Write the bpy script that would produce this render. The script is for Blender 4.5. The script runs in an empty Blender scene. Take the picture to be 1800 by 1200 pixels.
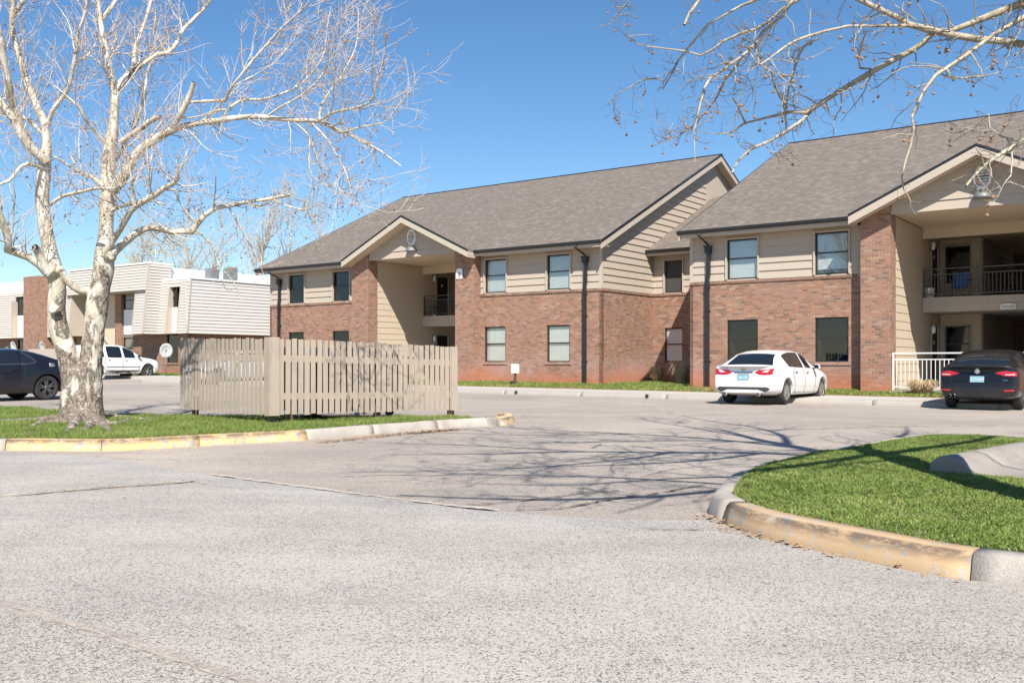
import bpy, bmesh, math, random
import numpy as np
from mathutils import Vector, Matrix, noise
from mathutils.bvhtree import BVHTree

random.seed(7)
rng = np.random.default_rng(7)
SC = bpy.context.scene
COL = SC.collection
R = math.radians

# ------------------------------------------------------------------ camera
FOC, CX, HZ, CAMZ = 1700.0, 900.0, 636.0, 1.2      # focal length and horizon row at 1800 px
cam = bpy.data.objects.new('camera', bpy.data.cameras.new('camera'))
COL.objects.link(cam)
cam.location = (0, 0, CAMZ)
cam.rotation_euler = (R(90), 0, 0)
cam.data.sensor_width = 36.0
cam.data.lens = 36.0 * FOC / 1800.0
cam.data.shift_y = 36.0 / 1800.0
cam.data.clip_start = 0.05
cam.data.clip_end = 3000
SC.camera = cam

# ------------------------------------------------------------------ sky, sun, exposure
SUN_AZ, SUN_EL = 276.5, 44.5                       # azimuth as a maths angle in the ground plane
sd = Vector((math.cos(R(SUN_AZ)) * math.cos(R(SUN_EL)), math.sin(R(SUN_AZ)) * math.cos(R(SUN_EL)), math.sin(R(SUN_EL))))
world = bpy.data.worlds.new("World")
SC.world = world
world.use_nodes = True
wn = world.node_tree
sky = wn.nodes.new('ShaderNodeTexSky')
sky.sky_type = 'NISHITA'
sky.sun_disc = False
sky.sun_elevation = R(SUN_EL)
sky.sun_rotation = math.atan2(sd.x, sd.y)
sky.altitude = 400
sky.air_density = 1.0
sky.dust_density = 0.25
sky.ozone_density = 3.0
bg = wn.nodes['Background']
hsv = wn.nodes.new('ShaderNodeHueSaturation'); hsv.inputs['Saturation'].default_value = 1.19; hsv.inputs['Value'].default_value = 1.04
wn.links.new(sky.outputs[0], hsv.inputs['Color']); wn.links.new(hsv.outputs[0], bg.inputs[0])
bg.inputs[1].default_value = 0.086
sun = bpy.data.objects.new('sun', bpy.data.lights.new('sun', 'SUN'))
COL.objects.link(sun)
sun.data.energy = 4.9
sun.data.angle = R(0.53)
sun.data.color = (1.0, 0.945, 0.87)
sun.rotation_euler = sd.to_track_quat('Z', 'Y').to_euler()
SC.view_settings.view_transform = 'Standard'
SC.view_settings.look = 'None'
SC.view_settings.gamma = 1.0
SC.view_settings.use_curve_mapping = False
SC.view_settings.exposure = 0.68

# ------------------------------------------------------------------ helpers
def hgt(X, Y):
    """height of the car park: flat by the road, rising gently away from it"""
    Y = min(Y, 75.0); X = max(X, -40.0)
    return 0.008 * max(0.0, Y - 17) + 0.004 * max(0.0, -X - 5) * min(1.0, max(0.0, (Y - 20) / 6))

def G(px, py, dz=0.0):
    """ground point seen at a pixel of the 1800 px photograph"""
    z = dz
    for _ in range(30):
        Y = FOC * (CAMZ - z) / (py - HZ)
        X = (px - CX) / FOC * Y
        z = hgt(X, Y) + dz
    return Vector((X, Y, z))

def P3(px, py, Y):
    return Vector(((px - CX) / FOC * Y, Y, CAMZ - (py - HZ) / FOC * Y))

ROT = math.atan2(-1700.0, 2330.0)                   # the buildings all stand at this angle
RV = Vector((math.cos(ROT), math.sin(ROT), 0)); VV = Vector((-math.sin(ROT), math.cos(ROT), 0))

class Frame:
    """a building's own axes: r along the front (to the right), v into the building"""
    def __init__(s, x, y): s.o = Vector((x, y, 0))
    def w(s, r, v, z=0.0): return s.o + RV * r + VV * v + Vector((0, 0, z))
    def r(s, px, v):
        k = (px - CX) / FOC
        a = s.o + VV * v
        return (k * a.y - a.x) / (RV.x - k * RV.y)
    def v(s, px, r):
        k = (px - CX) / FOC
        a = s.o + RV * r
        return (k * a.y - a.x) / (VV.x - k * VV.y)
    def z(s, py, r, v): return CAMZ - (py - HZ) / FOC * s.w(r, v).y

A = Frame(3.31, 35.6)

def tag(o, label=None, cat=None, group=None, kind=None):
    if label: o['label'] = label
    if cat: o['category'] = cat
    if group: o['group'] = group
    if kind: o['kind'] = kind
    return o

def empty(name, loc=(0, 0, 0), rz=0.0, parent=None):
    o = bpy.data.objects.new(name, None)
    COL.objects.link(o)
    o.location = loc
    o.rotation_euler = (0, 0, rz)
    o.empty_display_size = 0.2
    if parent: o.parent = parent
    return o

def link(name, me, parent=None, loc=None, rot=None):
    o = bpy.data.objects.new(name, me)
    COL.objects.link(o)
    if parent: o.parent = parent
    if loc is not None: o.location = loc
    if rot is not None: o.rotation_euler = rot
    return o

def copy_tree(o, parent=None):
    c = o.copy(); COL.objects.link(c)
    c.parent = parent
    for ch in list(o.children): copy_tree(ch, c)
    return c

class MB:
    """collects shapes and links them as one mesh object"""
    def __init__(s, xf=None): s.v = []; s.f = []; s.m = []; s.sm = []; s.xf = xf
    def pt(s, p):
        s.v.append(s.xf(*p) if s.xf else tuple(p)); return len(s.v) - 1
    def face(s, idx, m=0, smooth=False): s.f.append(tuple(idx)); s.m.append(m); s.sm.append(smooth)
    def poly(s, pts, m=0): s.face([s.pt(p) for p in pts], m)
    def box(s, x0, x1, y0, y1, z0, z1, m=0):
        i = [s.pt(p) for p in ((x0,y0,z0),(x1,y0,z0),(x1,y1,z0),(x0,y1,z0),(x0,y0,z1),(x1,y0,z1),(x1,y1,z1),(x0,y1,z1))]
        for f in ((0,3,2,1),(4,5,6,7),(0,1,5,4),(1,2,6,5),(2,3,7,6),(3,0,4,7)): s.face([i[k] for k in f], m)
    def hexa(s, p, m=0):
        i = [s.pt(q) for q in p]
        for f in ((0,3,2,1),(4,5,6,7),(0,1,5,4),(1,2,6,5),(2,3,7,6),(3,0,4,7)): s.face([i[k] for k in f], m)
    def prism(s, base, off, m=0):
        """a polygon moved along off"""
        n = len(base); off = Vector(off)
        a = [s.pt(p) for p in base]; b = [s.pt(Vector(p) + off) for p in base]
        s.face(a[::-1], m); s.face(b, m)
        for k in range(n): s.face((a[k], a[(k+1) % n], b[(k+1) % n], b[k]), m)
    def tube(s, pts, rad, n=8, m=0, cap=True, smooth=True):
        pts = [Vector(p) for p in pts]
        if not hasattr(rad, '__len__'): rad = [rad] * len(pts)
        rings = []; ref = None
        for k, p in enumerate(pts):
            t = (pts[min(k+1, len(pts)-1)] - pts[max(k-1, 0)])
            if t.length < 1e-9: t = Vector((0,0,1))
            t.normalize()
            if ref is None: ref = t.orthogonal().normalized()
            ref = (ref - t * ref.dot(t))
            if ref.length < 1e-6: ref = t.orthogonal()
            ref.normalize(); b = t.cross(ref)
            rings.append([s.pt(p + (ref * math.cos(2*math.pi*j/n) + b * math.sin(2*math.pi*j/n)) * rad[k]) for j in range(n)])
        for k in range(len(rings)-1):
            for j in range(n): s.face((rings[k][j], rings[k][(j+1)%n], rings[k+1][(j+1)%n], rings[k+1][j]), m, smooth)
        if cap: s.face(rings[0][::-1], m); s.face(rings[-1], m)
    def cyl(s, p0, p1, r, n=12, m=0, r1=None): s.tube([p0, p1], [r, r if r1 is None else r1], n, m)
    def lathe(s, prof, n=20, m=0, axis='z', org=(0,0,0), smooth=True):
        rings = []
        for r, h in prof:
            ring = []
            for j in range(n):
                a = 2*math.pi*j/n; c, q = r*math.cos(a), r*math.sin(a)
                p = (c, q, h) if axis == 'z' else ((c, h, q) if axis == 'y' else (h, c, q))
                ring.append(s.pt((p[0]+org[0], p[1]+org[1], p[2]+org[2])))
            rings.append(ring)
        for k in range(len(rings)-1):
            for j in range(n): s.face((rings[k][j], rings[k][(j+1)%n], rings[k+1][(j+1)%n], rings[k+1][j]), m, smooth)
    def mesh(s, name, mats):
        me = bpy.data.meshes.new(name)
        me.from_pydata([tuple(v) for v in s.v], [], s.f)
        for mt in (mats if isinstance(mats, (list, tuple)) else [mats]): me.materials.append(mt)
        me.polygons.foreach_set('material_index', s.m)
        me.polygons.foreach_set('use_smooth', s.sm)
        me.update()
        bm = bmesh.new(); bm.from_mesh(me); bmesh.ops.recalc_face_normals(bm, faces=bm.faces); bm.to_mesh(me); bm.free()
        return me
    def build(s, name, mats, parent=None, loc=None, rot=None):
        return link(name, s.mesh(name, mats), parent, loc, rot)

def bevel(o, w=0.01, seg=2):
    m = o.modifiers.new('bevel', 'BEVEL'); m.width = w; m.segments = seg; m.limit_method = 'ANGLE'; m.angle_limit = R(35)
    return o

# ------------------------------------------------------------------ materials
def nt(name):
    m = bpy.data.materials.new(name); m.use_nodes = True
    t = m.node_tree; return m, t, t.nodes['Principled BSDF']
def N(t, ty, **kw):
    n = t.nodes.new(ty)
    for k, v in kw.items():
        if k.startswith('i_'):
            key = k[2:]; key = int(key) if key.isdigit() else key.replace('_', ' ')
            n.inputs[key].default_value = v
        else: setattr(n, k, v)
    return n
def L(t, a, b): t.links.new(a, b)
def mth(t, op, a, b=None, c=None, clamp=False):
    n = t.nodes.new('ShaderNodeMath'); n.operation = op; n.use_clamp = clamp
    for i, x in enumerate((a, b, c)):
        if x is None: continue
        if isinstance(x, (int, float)): n.inputs[i].default_value = x
        else: L(t, x, n.inputs[i])
    return n.outputs[0]
def mixc(t, f, a, b, mode='MIX'):
    n = t.nodes.new('ShaderNodeMix'); n.data_type = 'RGBA'; n.blend_type = mode
    for i, x in ((0, f), (6, a), (7, b)):
        if isinstance(x, (int, float)): n.inputs[i].default_value = x
        elif isinstance(x, (tuple, list)): n.inputs[i].default_value = (*x[:3], 1)
        else: L(t, x, n.inputs[i])
    return n.outputs[2]
def ramp(t, f, stops, interp='LINEAR'):
    n = t.nodes.new('ShaderNodeValToRGB'); n.color_ramp.interpolation = interp
    e = n.color_ramp.elements
    while len(e) < len(stops): e.new(0.5)
    for k, (p, c) in enumerate(stops):
        e[k].position = p
        e[k].color = (c, c, c, 1) if isinstance(c, (int, float)) else (*c[:3], 1)
    L(t, f, n.inputs[0]); return n.outputs[0]
def objco(t):
    return N(t, 'ShaderNodeTexCoord').outputs['Object']
def geoco(t):
    return N(t, 'ShaderNodeNewGeometry').outputs['Position']
def noi(t, co, scale, detail=4, rough=0.55, dist=0.0):
    n = N(t, 'ShaderNodeTexNoise'); n.inputs['Scale'].default_value = scale
    n.inputs['Detail'].default_value = detail; n.inputs['Roughness'].default_value = rough
    n.inputs['Distortion'].default_value = dist
    L(t, co, n.inputs['Vector']); return n.outputs['Fac']
def mapp(t, co, sc=(1,1,1), rot=(0,0,0), loc=(0,0,0)):
    n = N(t, 'ShaderNodeMapping'); n.inputs['Scale'].default_value = sc; n.inputs['Rotation'].default_value = rot
    n.inputs['Location'].default_value = loc
    L(t, co, n.inputs['Vector']); return n.outputs[0]
def bump(t, b, h, st=0.3, dist=0.01):
    n = N(t, 'ShaderNodeBump'); n.inputs['Strength'].default_value = st; n.inputs['Distance'].default_value = dist
    L(t, h, n.inputs['Height']); L(t, n.outputs[0], b.inputs['Normal'])

def simple(name, col, rough=0.6, metal=0.0, var=0.08, scale=3.0, bmp=0.0, bscale=40.0, spec=0.5, coat=0.0):
    """a plain painted or moulded surface with slight unevenness"""
    m, t, b = nt(name)
    co = objco(t)
    f = noi(t, co, scale, 5, 0.6)
    lo = tuple(c * (1 - var) for c in col); hi = tuple(min(1, c * (1 + var)) for c in col)
    c = ramp(t, f, [(0.3, lo), (0.7, hi)])
    L(t, c, b.inputs['Base Color'])
    L(t, ramp(t, noi(t, co, scale*2.3, 4), [(0.3, max(0, rough-0.06)), (0.7, min(1, rough+0.06))]), b.inputs['Roughness'])
    b.inputs['Metallic'].default_value = metal
    b.inputs['Specular IOR Level'].default_value = spec
    b.inputs['Coat Weight'].default_value = coat
    b.inputs['Coat Roughness'].default_value = 0.03
    if bmp: bump(t, b, noi(t, co, bscale, 4), bmp, 0.005)
    return m

def grimy(name, col, grime=(0.16, 0.13, 0.10), amt=0.35, rough=0.7, vert=True, scale=1.5, bmp=0.15):
    """painted boards: weathered, faint streaks"""
    m, t, b = nt(name)
    co = geoco(t)
    s1 = noi(t, mapp(t, co, (1, 1, 0.25) if vert else (1, 1, 1)), scale*3, 6, 0.65)
    s2 = noi(t, co, scale, 3, 0.5)
    f = mth(t, 'MULTIPLY', ramp(t, s1, [(0.45, 0.0), (0.8, 1.0)]), ramp(t, s2, [(0.35, 0.0), (0.7, 1.0)]))
    fine = noi(t, co, 60, 3)
    base = mixc(t, mth(t, 'MULTIPLY', f, amt), col, grime)
    base = mixc(t, 0.08, base, ramp(t, fine, [(0.3, 0.0), (0.7, 1.0)]), 'OVERLAY')
    L(t, base, b.inputs['Base Color'])
    b.inputs['Roughness'].default_value = rough
    bump(t, b, fine, bmp, 0.004)
    return m

def brick_mat(name, dark=1.0, redd=0.0):
    m, t, b = nt(name)
    co = objco(t)
    sx = N(t, 'ShaderNodeSeparateXYZ'); L(t, co, sx.inputs[0])
    u = mth(t, 'ADD', sx.outputs[0], sx.outputs[1]); z = sx.outputs[2]
    H, W = 0.0765, 0.205
    row = mth(t, 'FLOOR', mth(t, 'DIVIDE', z, H))
    us = mth(t, 'ADD', mth(t, 'DIVIDE', u, W), mth(t, 'MULTIPLY', mth(t, 'MODULO', mth(t, 'ABSOLUTE', row), 2.0), 0.5))
    colm = mth(t, 'FLOOR', us)
    cb = N(t, 'ShaderNodeCombineXYZ'); L(t, row, cb.inputs[0]); L(t, colm, cb.inputs[1])
    wn_ = N(t, 'ShaderNodeTexWhiteNoise'); wn_.noise_dimensions = '2D'; L(t, cb.outputs[0], wn_.inputs[0])
    k = dark
    def c(*x): return tuple(v * k for v in x)
    bc = ramp(t, wn_.outputs[0], [(0.0, c(.16,.105,.078)), (0.12, c(.235,.13,.085)), (0.30, c(.30,.148,.088)), (0.5, c(.345,.168,.10)),
              (0.70, c(.38,.195,.122)), (0.84, c(.28,.175,.128)), (0.93, c(.36,.215,.142)), (1.0, c(.42,.265,.18))])
    big = noi(t, co, 0.9, 4, 0.6)
    bc = mixc(t, mth(t, 'MULTIPLY', ramp(t, big, [(0.35, 0.0), (0.75, 1.0)]), 0.35), bc, c(.27,.17,.15))
    flick = mth(t, 'MULTIPLY', ramp(t, wn_.outputs[1] if False else noi(t, mapp(t, co, (1, 1, 3.2)), 13, 3, 0.6), [(0.62, 0.0), (0.70, 1.0)]), ramp(t, noi(t, co, 0.8, 3), [(0.4, 0.3), (0.65, 1.0)]))
    bc = mixc(t, mth(t, 'MULTIPLY', flick, 0.8), bc, c(.62,.47,.36))
    flick2 = ramp(t, noi(t, mapp(t, co, (1, 1, 3.0), loc=(5, 5, 5)), 10, 3, 0.6), [(0.60, 0.0), (0.70, 1.0)])
    bc = mixc(t, mth(t, 'MULTIPLY', flick2, 0.5), bc, c(.18,.125,.11))
    fr_u = mth(t, 'FRACT', us); fr_z = mth(t, 'FRACT', mth(t, 'DIVIDE', z, H))
    du = mth(t, 'MULTIPLY', mth(t, 'MINIMUM', fr_u, mth(t, 'SUBTRACT', 1.0, fr_u)), W)
    dz = mth(t, 'MULTIPLY', mth(t, 'MINIMUM', fr_z, mth(t, 'SUBTRACT', 1.0, fr_z)), H)
    dd = mth(t, 'MINIMUM', du, dz)
    jag = mth(t, 'MULTIPLY', mth(t, 'SUBTRACT', noi(t, co, 45, 2), 0.5), 0.006)
    mort = ramp(t, mth(t, 'MULTIPLY', mth(t, 'ADD', dd, jag), 100.0), [(0.45, 1.0), (0.8, 0.0)])
    grain = noi(t, co, 90, 4, 0.7)
    bc = mixc(t, 0.25, bc, ramp(t, grain, [(0.3, 0.1), (0.7, 0.9)]), 'OVERLAY')
    col = mixc(t, mth(t, 'MULTIPLY', mort, 0.8), bc, c(.36,.265,.20))
    # efflorescence and red soil splash near the ground
    zz = N(t, 'ShaderNodeMapRange'); L(t, z, zz.inputs[0]); zz.inputs[1].default_value = 1.75; zz.inputs[2].default_value = 0.75
    nb = ramp(t, noi(t, mapp(t, co, (1, 1, 1.4)), 0.55, 5, 0.6), [(0.40, 0.0), (0.62, 1.0)])
    w = mth(t, 'MULTIPLY', mth(t, 'MULTIPLY', zz.outputs[0], nb), 0.45, clamp=True)
    col = mixc(t, w, col, c(.58,.44,.42))
    zr = N(t, 'ShaderNodeMapRange'); L(t, mth(t, 'ADD', z, mth(t, 'MULTIPLY', noi(t, co, 0.5, 4), -1.0)), zr.inputs[0]); zr.inputs[1].default_value = 0.55; zr.inputs[2].default_value = 0.0
    col = mixc(t, mth(t, 'MULTIPLY', zr.outputs[0], 0.7 + redd, clamp=True), col, c(.50,.17,.075))
    L(t, col, b.inputs['Base Color'])
    b.inputs['Roughness'].default_value = 0.88
    hh = mth(t, 'ADD', mth(t, 'MULTIPLY', mort, -1.0), mth(t, 'MULTIPLY', grain, 0.35))
    bump(t, b, hh, 0.55, 0.008)
    return m

def shingle_mat(name, mode):
    """laminated shingles; mode picks which way the courses run"""
    m, t, b = nt(name)
    co = objco(t)
    sx = N(t, 'ShaderNodeSeparateXYZ'); L(t, co, sx.inputs[0])
    if mode == 'front': a, s = sx.outputs[0], mth(t, 'MULTIPLY', sx.outputs[2], 2.355)
    else: a, s = sx.outputs[1], mth(t, 'MULTIPLY', sx.outputs[2], 2.355)
    H = 0.145
    wob = mth(t, 'MULTIPLY', mth(t, 'SUBTRACT', noi(t, co, 1.2, 3), 0.5), 0.05)
    sr = mth(t, 'DIVIDE', mth(t, 'ADD', s, wob), H)
    row = mth(t, 'FLOOR', sr)
    cr = N(t, 'ShaderNodeTexWhiteNoise'); cr.noise_dimensions = '1D'; L(t, row, cr.inputs['W'])
    us = mth(t, 'ADD', mth(t, 'DIVIDE', a, 0.19), mth(t, 'MULTIPLY', cr.outputs[0], 7.0))
    cb = N(t, 'ShaderNodeCombineXYZ'); L(t, row, cb.inputs[0]); L(t, mth(t, 'FLOOR', us), cb.inputs[1])
    w1 = N(t, 'ShaderNodeTexWhiteNoise'); w1.noise_dimensions = '2D'; L(t, cb.outputs[0], w1.inputs[0])
    col = ramp(t, w1.outputs[0], [(0.0, (.140,.114,.091)), (0.4, (.158,.130,.105)), (0.75, (.176,.146,.119)), (1.0, (.212,.178,.147))])
    grain = noi(t, co, 55, 4, 0.75)
    col = mixc(t, 0.35, col, ramp(t, grain, [(0.3, 0.15), (0.7, 0.85)]), 'OVERLAY')
    patch = noi(t, mapp(t, co, (1, 1, 2.0)), 0.7, 5, 0.6)
    col = mixc(t, mth(t, 'MULTIPLY', ramp(t, patch, [(0.45, 0.0), (0.8, 1.0)]), 0.15), col, (.185,.145,.115))
    fz = mth(t, 'FRACT', sr)
    edge = ramp(t, fz, [(0.0, 0.6), (0.14, 1.0)])
    col = mixc(t, 1.0, col, edge, 'MULTIPLY')
    L(t, col, b.inputs['Base Color'])
    b.inputs['Roughness'].default_value = 0.92
    hh = mth(t, 'ADD', mth(t, 'ADD', mth(t, 'MULTIPLY', fz, -1.0), mth(t, 'MULTIPLY', w1.outputs[0], 0.8)), mth(t, 'MULTIPLY', grain, 0.3))
    bump(t, b, hh, 0.6, 0.012)
    return m

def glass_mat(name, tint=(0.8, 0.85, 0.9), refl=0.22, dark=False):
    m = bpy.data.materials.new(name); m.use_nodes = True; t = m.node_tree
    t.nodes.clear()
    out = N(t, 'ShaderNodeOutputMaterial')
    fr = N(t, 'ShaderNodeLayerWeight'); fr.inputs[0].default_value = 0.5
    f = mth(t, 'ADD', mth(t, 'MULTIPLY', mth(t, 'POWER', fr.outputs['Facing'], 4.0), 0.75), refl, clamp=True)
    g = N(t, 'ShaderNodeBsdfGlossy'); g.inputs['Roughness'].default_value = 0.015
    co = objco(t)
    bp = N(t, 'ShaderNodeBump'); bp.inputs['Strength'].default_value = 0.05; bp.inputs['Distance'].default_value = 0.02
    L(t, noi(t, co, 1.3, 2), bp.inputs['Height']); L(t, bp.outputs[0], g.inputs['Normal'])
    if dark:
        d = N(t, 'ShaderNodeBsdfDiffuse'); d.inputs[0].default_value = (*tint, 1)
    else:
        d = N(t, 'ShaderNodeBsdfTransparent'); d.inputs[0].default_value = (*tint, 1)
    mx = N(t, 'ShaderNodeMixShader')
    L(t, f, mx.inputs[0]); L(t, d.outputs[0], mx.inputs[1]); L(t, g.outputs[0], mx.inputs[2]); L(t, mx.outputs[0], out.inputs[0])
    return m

M = {}
M['brick'] = brick_mat('brick wall', 0.88)
M['brick_b'] = brick_mat('darker brick', 0.8)
M['siding'] = grimy('tan siding paint', (.425, .36, .288), amt=0.16)
M['trim'] = grimy('tan trim paint', (.45, .385, .31), amt=0.14)
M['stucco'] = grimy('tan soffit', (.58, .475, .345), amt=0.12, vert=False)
M['shingle'] = shingle_mat('roof shingles', 'front')
M['shingle_s'] = shingle_mat('porch roof shingles', 'side')
M['gutter'] = simple('black gutter', (.018, .019, .022), 0.35, 0.0, 0.2, 2.0)
M['frame'] = simple('dark bronze window frame', (.035, .03, .028), 0.4, 0.3, 0.15, 4.0)
M['glass'] = glass_mat('window glass', (.96, .975, .98), 0.17)
M['glass_dark'] = glass_mat('dimmed window glass', (.8, .82, .84), 0.055)  # reflection turned down in place of dark surroundings that are not modelled
M['curtain'] = simple('white roller blind', (.82, .80, .80), 0.7, 0, 0.02)
M['blind'] = simple('white blind', (.80, .80, .74), 0.6, 0, 0.03)
M['dark'] = simple('dark room', (.02, .02, .022), 0.9, 0, 0.3, 1.0)
M['screen'] = simple('bronze insect screen', (.05, .047, .045), 0.7, 0, 0.1, 80)
M['white'] = grimy('white paint', (.78, .77, .74), amt=0.08)
M['rail_dark'] = simple('bronze railing', (.10, .085, .075), 0.5, 0.2, 0.1)
M['rail_white'] = simple('white railing', (.74, .73, .70), 0.45, 0.0, 0.05)
M['concrete'] = grimy('pale concrete', (.46, .43, .385), (.24, .20, .16), 0.4, 0.9, vert=False, scale=1.0, bmp=0.5)
M['door'] = simple('dark door', (.03, .02, .022), 0.5, 0, 0.15)
M['kerb_far'] = grimy('grey kerb concrete', (.36, .325, .285), (.20, .165, .13), 0.55, 0.9, vert=False, scale=1.0, bmp=0.5)
M['siding_in'] = grimy('warm tan entry siding', (.53, .435, .325), amt=0.12)  # lighter, warmer tone of the siding for the entry walls
M['lampm'] = simple('grey lamp metal', (.20, .215, .21), 0.5, 0.2, 0.1)
M['lampg'] = simple('white lamp glass', (.75, .75, .72), 0.4, 0, 0.04)
M['black'] = simple('black plastic', (.012, .012, .013), 0.5, 0, 0.2)
# ================================================================== ground, road, islands
def lot_mat():
    m, t, b = nt('old asphalt')
    co = geoco(t)
    big = noi(t, mapp(t, co, (1, 1, 1), (0, 0, 0.6)), 0.22, 6, 0.6, 0.4)
    med = noi(t, mapp(t, co, (0.35, 2.2, 1), (0, 0, 0.63)), 0.9, 5, 0.65)
    fine = noi(t, co, 70, 5, 0.8)
    col = ramp(t, big, [(0.32, (.30,.255,.217)), (0.5, (.36,.307,.258)), (0.68, (.43,.366,.300))])
    col = mixc(t, mth(t, 'MULTIPLY', ramp(t, med, [(0.48, 0.0), (0.72, 1.0)]), 0.45), col, (.235,.215,.205))
    v = N(t, 'ShaderNodeTexVoronoi'); v.inputs['Scale'].default_value = 75; L(t, co, v.inputs['Vector'])
    sp = ramp(t, v.outputs['Color'], [(0.0, 0.08), (0.5, 0.5), (1.0, 0.92)])
    col = mixc(t, 0.42, col, sp, 'OVERLAY')
    col = mixc(t, 0.35, col, ramp(t, fine, [(0.3, 0.1), (0.7, 0.9)]), 'OVERLAY')
    # oil drips and tyre darkening
    ob_ = ramp(t, noi(t, co, 0.75, 2, 0.4), [(0.66, 0.0), (0.74, 1.0)]); od = ramp(t, noi(t, co, 5.0, 3, 0.5), [(0.62, 0.0), (0.72, 1.0)])
    col = mixc(t, mth(t, 'MULTIPLY', mth(t, 'ADD', mth(t, 'MULTIPLY', ob_, 0.5), mth(t, 'MULTIPLY', od, 0.18), clamp=True), 0.55), col, (.13,.118,.108))
    # hair cracks
    vc = N(t, 'ShaderNodeTexVoronoi'); vc.feature = 'DISTANCE_TO_EDGE'; vc.inputs['Scale'].default_value = 0.30
    wv = N(t, 'ShaderNodeVectorMath'); wv.operation = 'ADD'
    nn = N(t, 'ShaderNodeTexNoise'); nn.inputs['Scale'].default_value = 1.4; nn.inputs['Detail'].default_value = 6; L(t, co, nn.inputs['Vector'])
    L(t, co, wv.inputs[0]); L(t, nn.outputs['Color'], wv.inputs[1]); L(t, wv.outputs[0], vc.inputs['Vector'])
    ck = ramp(t, vc.outputs['Distance'], [(0.0, 1.0), (0.010, 0.0)])
    col = mixc(t, mth(t, 'MULTIPLY', ck, mth(t, 'MULTIPLY', ramp(t, noi(t, co, .3, 2), [(0.45, 0.0), (0.6, 1.0)]), 0.6)), col, (.12,.10,.085))
    L(t, col, b.inputs['Base Color']); b.inputs['Roughness'].default_value = 0.9
    bump(t, b, mth(t, 'ADD', v.outputs['Distance'], mth(t, 'MULTIPLY', fine, 0.8)), 0.5, 0.008)
    return m

def agg_mat(name, warm=0.0, dens=0.5):
    """worn concrete with dark pebbles standing out of it"""
    m, t, b = nt(name)
    co = geoco(t)
    big = noi(t, co, 0.35, 6, 0.6, 0.5)
    col = ramp(t, big, [(0.32, (.40 + warm*.1, .362 + warm*.05, .318)), (0.5, (.445 + warm*.1, .405 + warm*.06, .357)), (0.7, (.475 + warm*.1, .435 + warm*.06, .385))])
    streak = noi(t, mapp(t, co, (0.5, 3.0, 1), (0, 0, 0.5)), 0.5, 5, 0.6)
    col = mixc(t, mth(t, 'MULTIPLY', ramp(t, streak, [(0.5, 0.0), (0.75, 1.0)]), 0.35), col, (.30,.272,.25))
    trk = noi(t, mapp(t, co, (0.12, 1.6, 1), (0, 0, 0.25)), 0.9, 3, 0.5)
    col = mixc(t, mth(t, 'MULTIPLY', ramp(t, trk, [(0.52, 0.0), (0.66, 1.0)]), 0.22), col, (.26,.235,.215))
    sp_ = ramp(t, noi(t, co, 4.5, 3, 0.5), [(0.68, 0.0), (0.74, 1.0)])
    col = mixc(t, mth(t, 'MULTIPLY', sp_, 0.25), col, (.20,.18,.165))
    fine = noi(t, co, 160, 4, 0.8)
    col = mixc(t, 0.38, col, ramp(t, fine, [(0.3, 0.1), (0.7, 0.9)]), 'OVERLAY')
    wv = N(t, 'ShaderNodeVectorMath'); wv.operation = 'MULTIPLY_ADD'
    nn = N(t, 'ShaderNodeTexNoise'); nn.inputs['Scale'].default_value = 60; L(t, co, nn.inputs['Vector'])
    L(t, nn.outputs['Color'], wv.inputs[0]); wv.inputs[1].default_value = (0.016, 0.016, 0.016); L(t, co, wv.inputs[2])
    hts = []
    for k, (sc, th, thr) in enumerate(((50, 0.30, 0.56), (86, 0.35, 0.56), (150, 0.38, 0.46))):
        v = N(t, 'ShaderNodeTexVoronoi'); v.inputs['Scale'].default_value = sc; v.inputs['Randomness'].default_value = 0.9
        L(t, mapp(t, wv.outputs[0], (1, 1.0 if k else 1.5, 1), (0, 0, 0.7 + k)), v.inputs['Vector'])
        s = N(t, 'ShaderNodeSeparateColor'); L(t, v.outputs['Color'], s.inputs[0])
        den = mth(t, 'ADD', ramp(t, noi(t, co, 0.8, 5, 0.65), [(0.3, 0.0), (0.7, 0.6)]), thr - 0.28 + (dens - 0.5))
        pick = mth(t, 'LESS_THAN', s.outputs[0], den)
        rad = mth(t, 'MULTIPLY', mth(t, 'ADD', s.outputs[1], 0.55), th)
        inn = mth(t, 'MULTIPLY', mth(t, 'LESS_THAN', v.outputs['Distance'], rad), pick)
        pc = ramp(t, s.outputs[2], [(0.0, (.06,.06,.065)), (0.45, (.10,.096,.098)), (0.75, (.16,.135,.115)), (1.0, (.26,.21,.17))])
        col = mixc(t, mth(t, 'MULTIPLY', inn, 0.85), col, pc)
        hts.append(inn)
    L(t, col, b.inputs['Base Color']); b.inputs['Roughness'].default_value = 0.88
    bump(t, b, mth(t, 'ADD', mth(t, 'ADD', hts[0], hts[1]), mth(t, 'MULTIPLY', fine, 0.8)), 0.4, 0.004)
    return m

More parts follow.
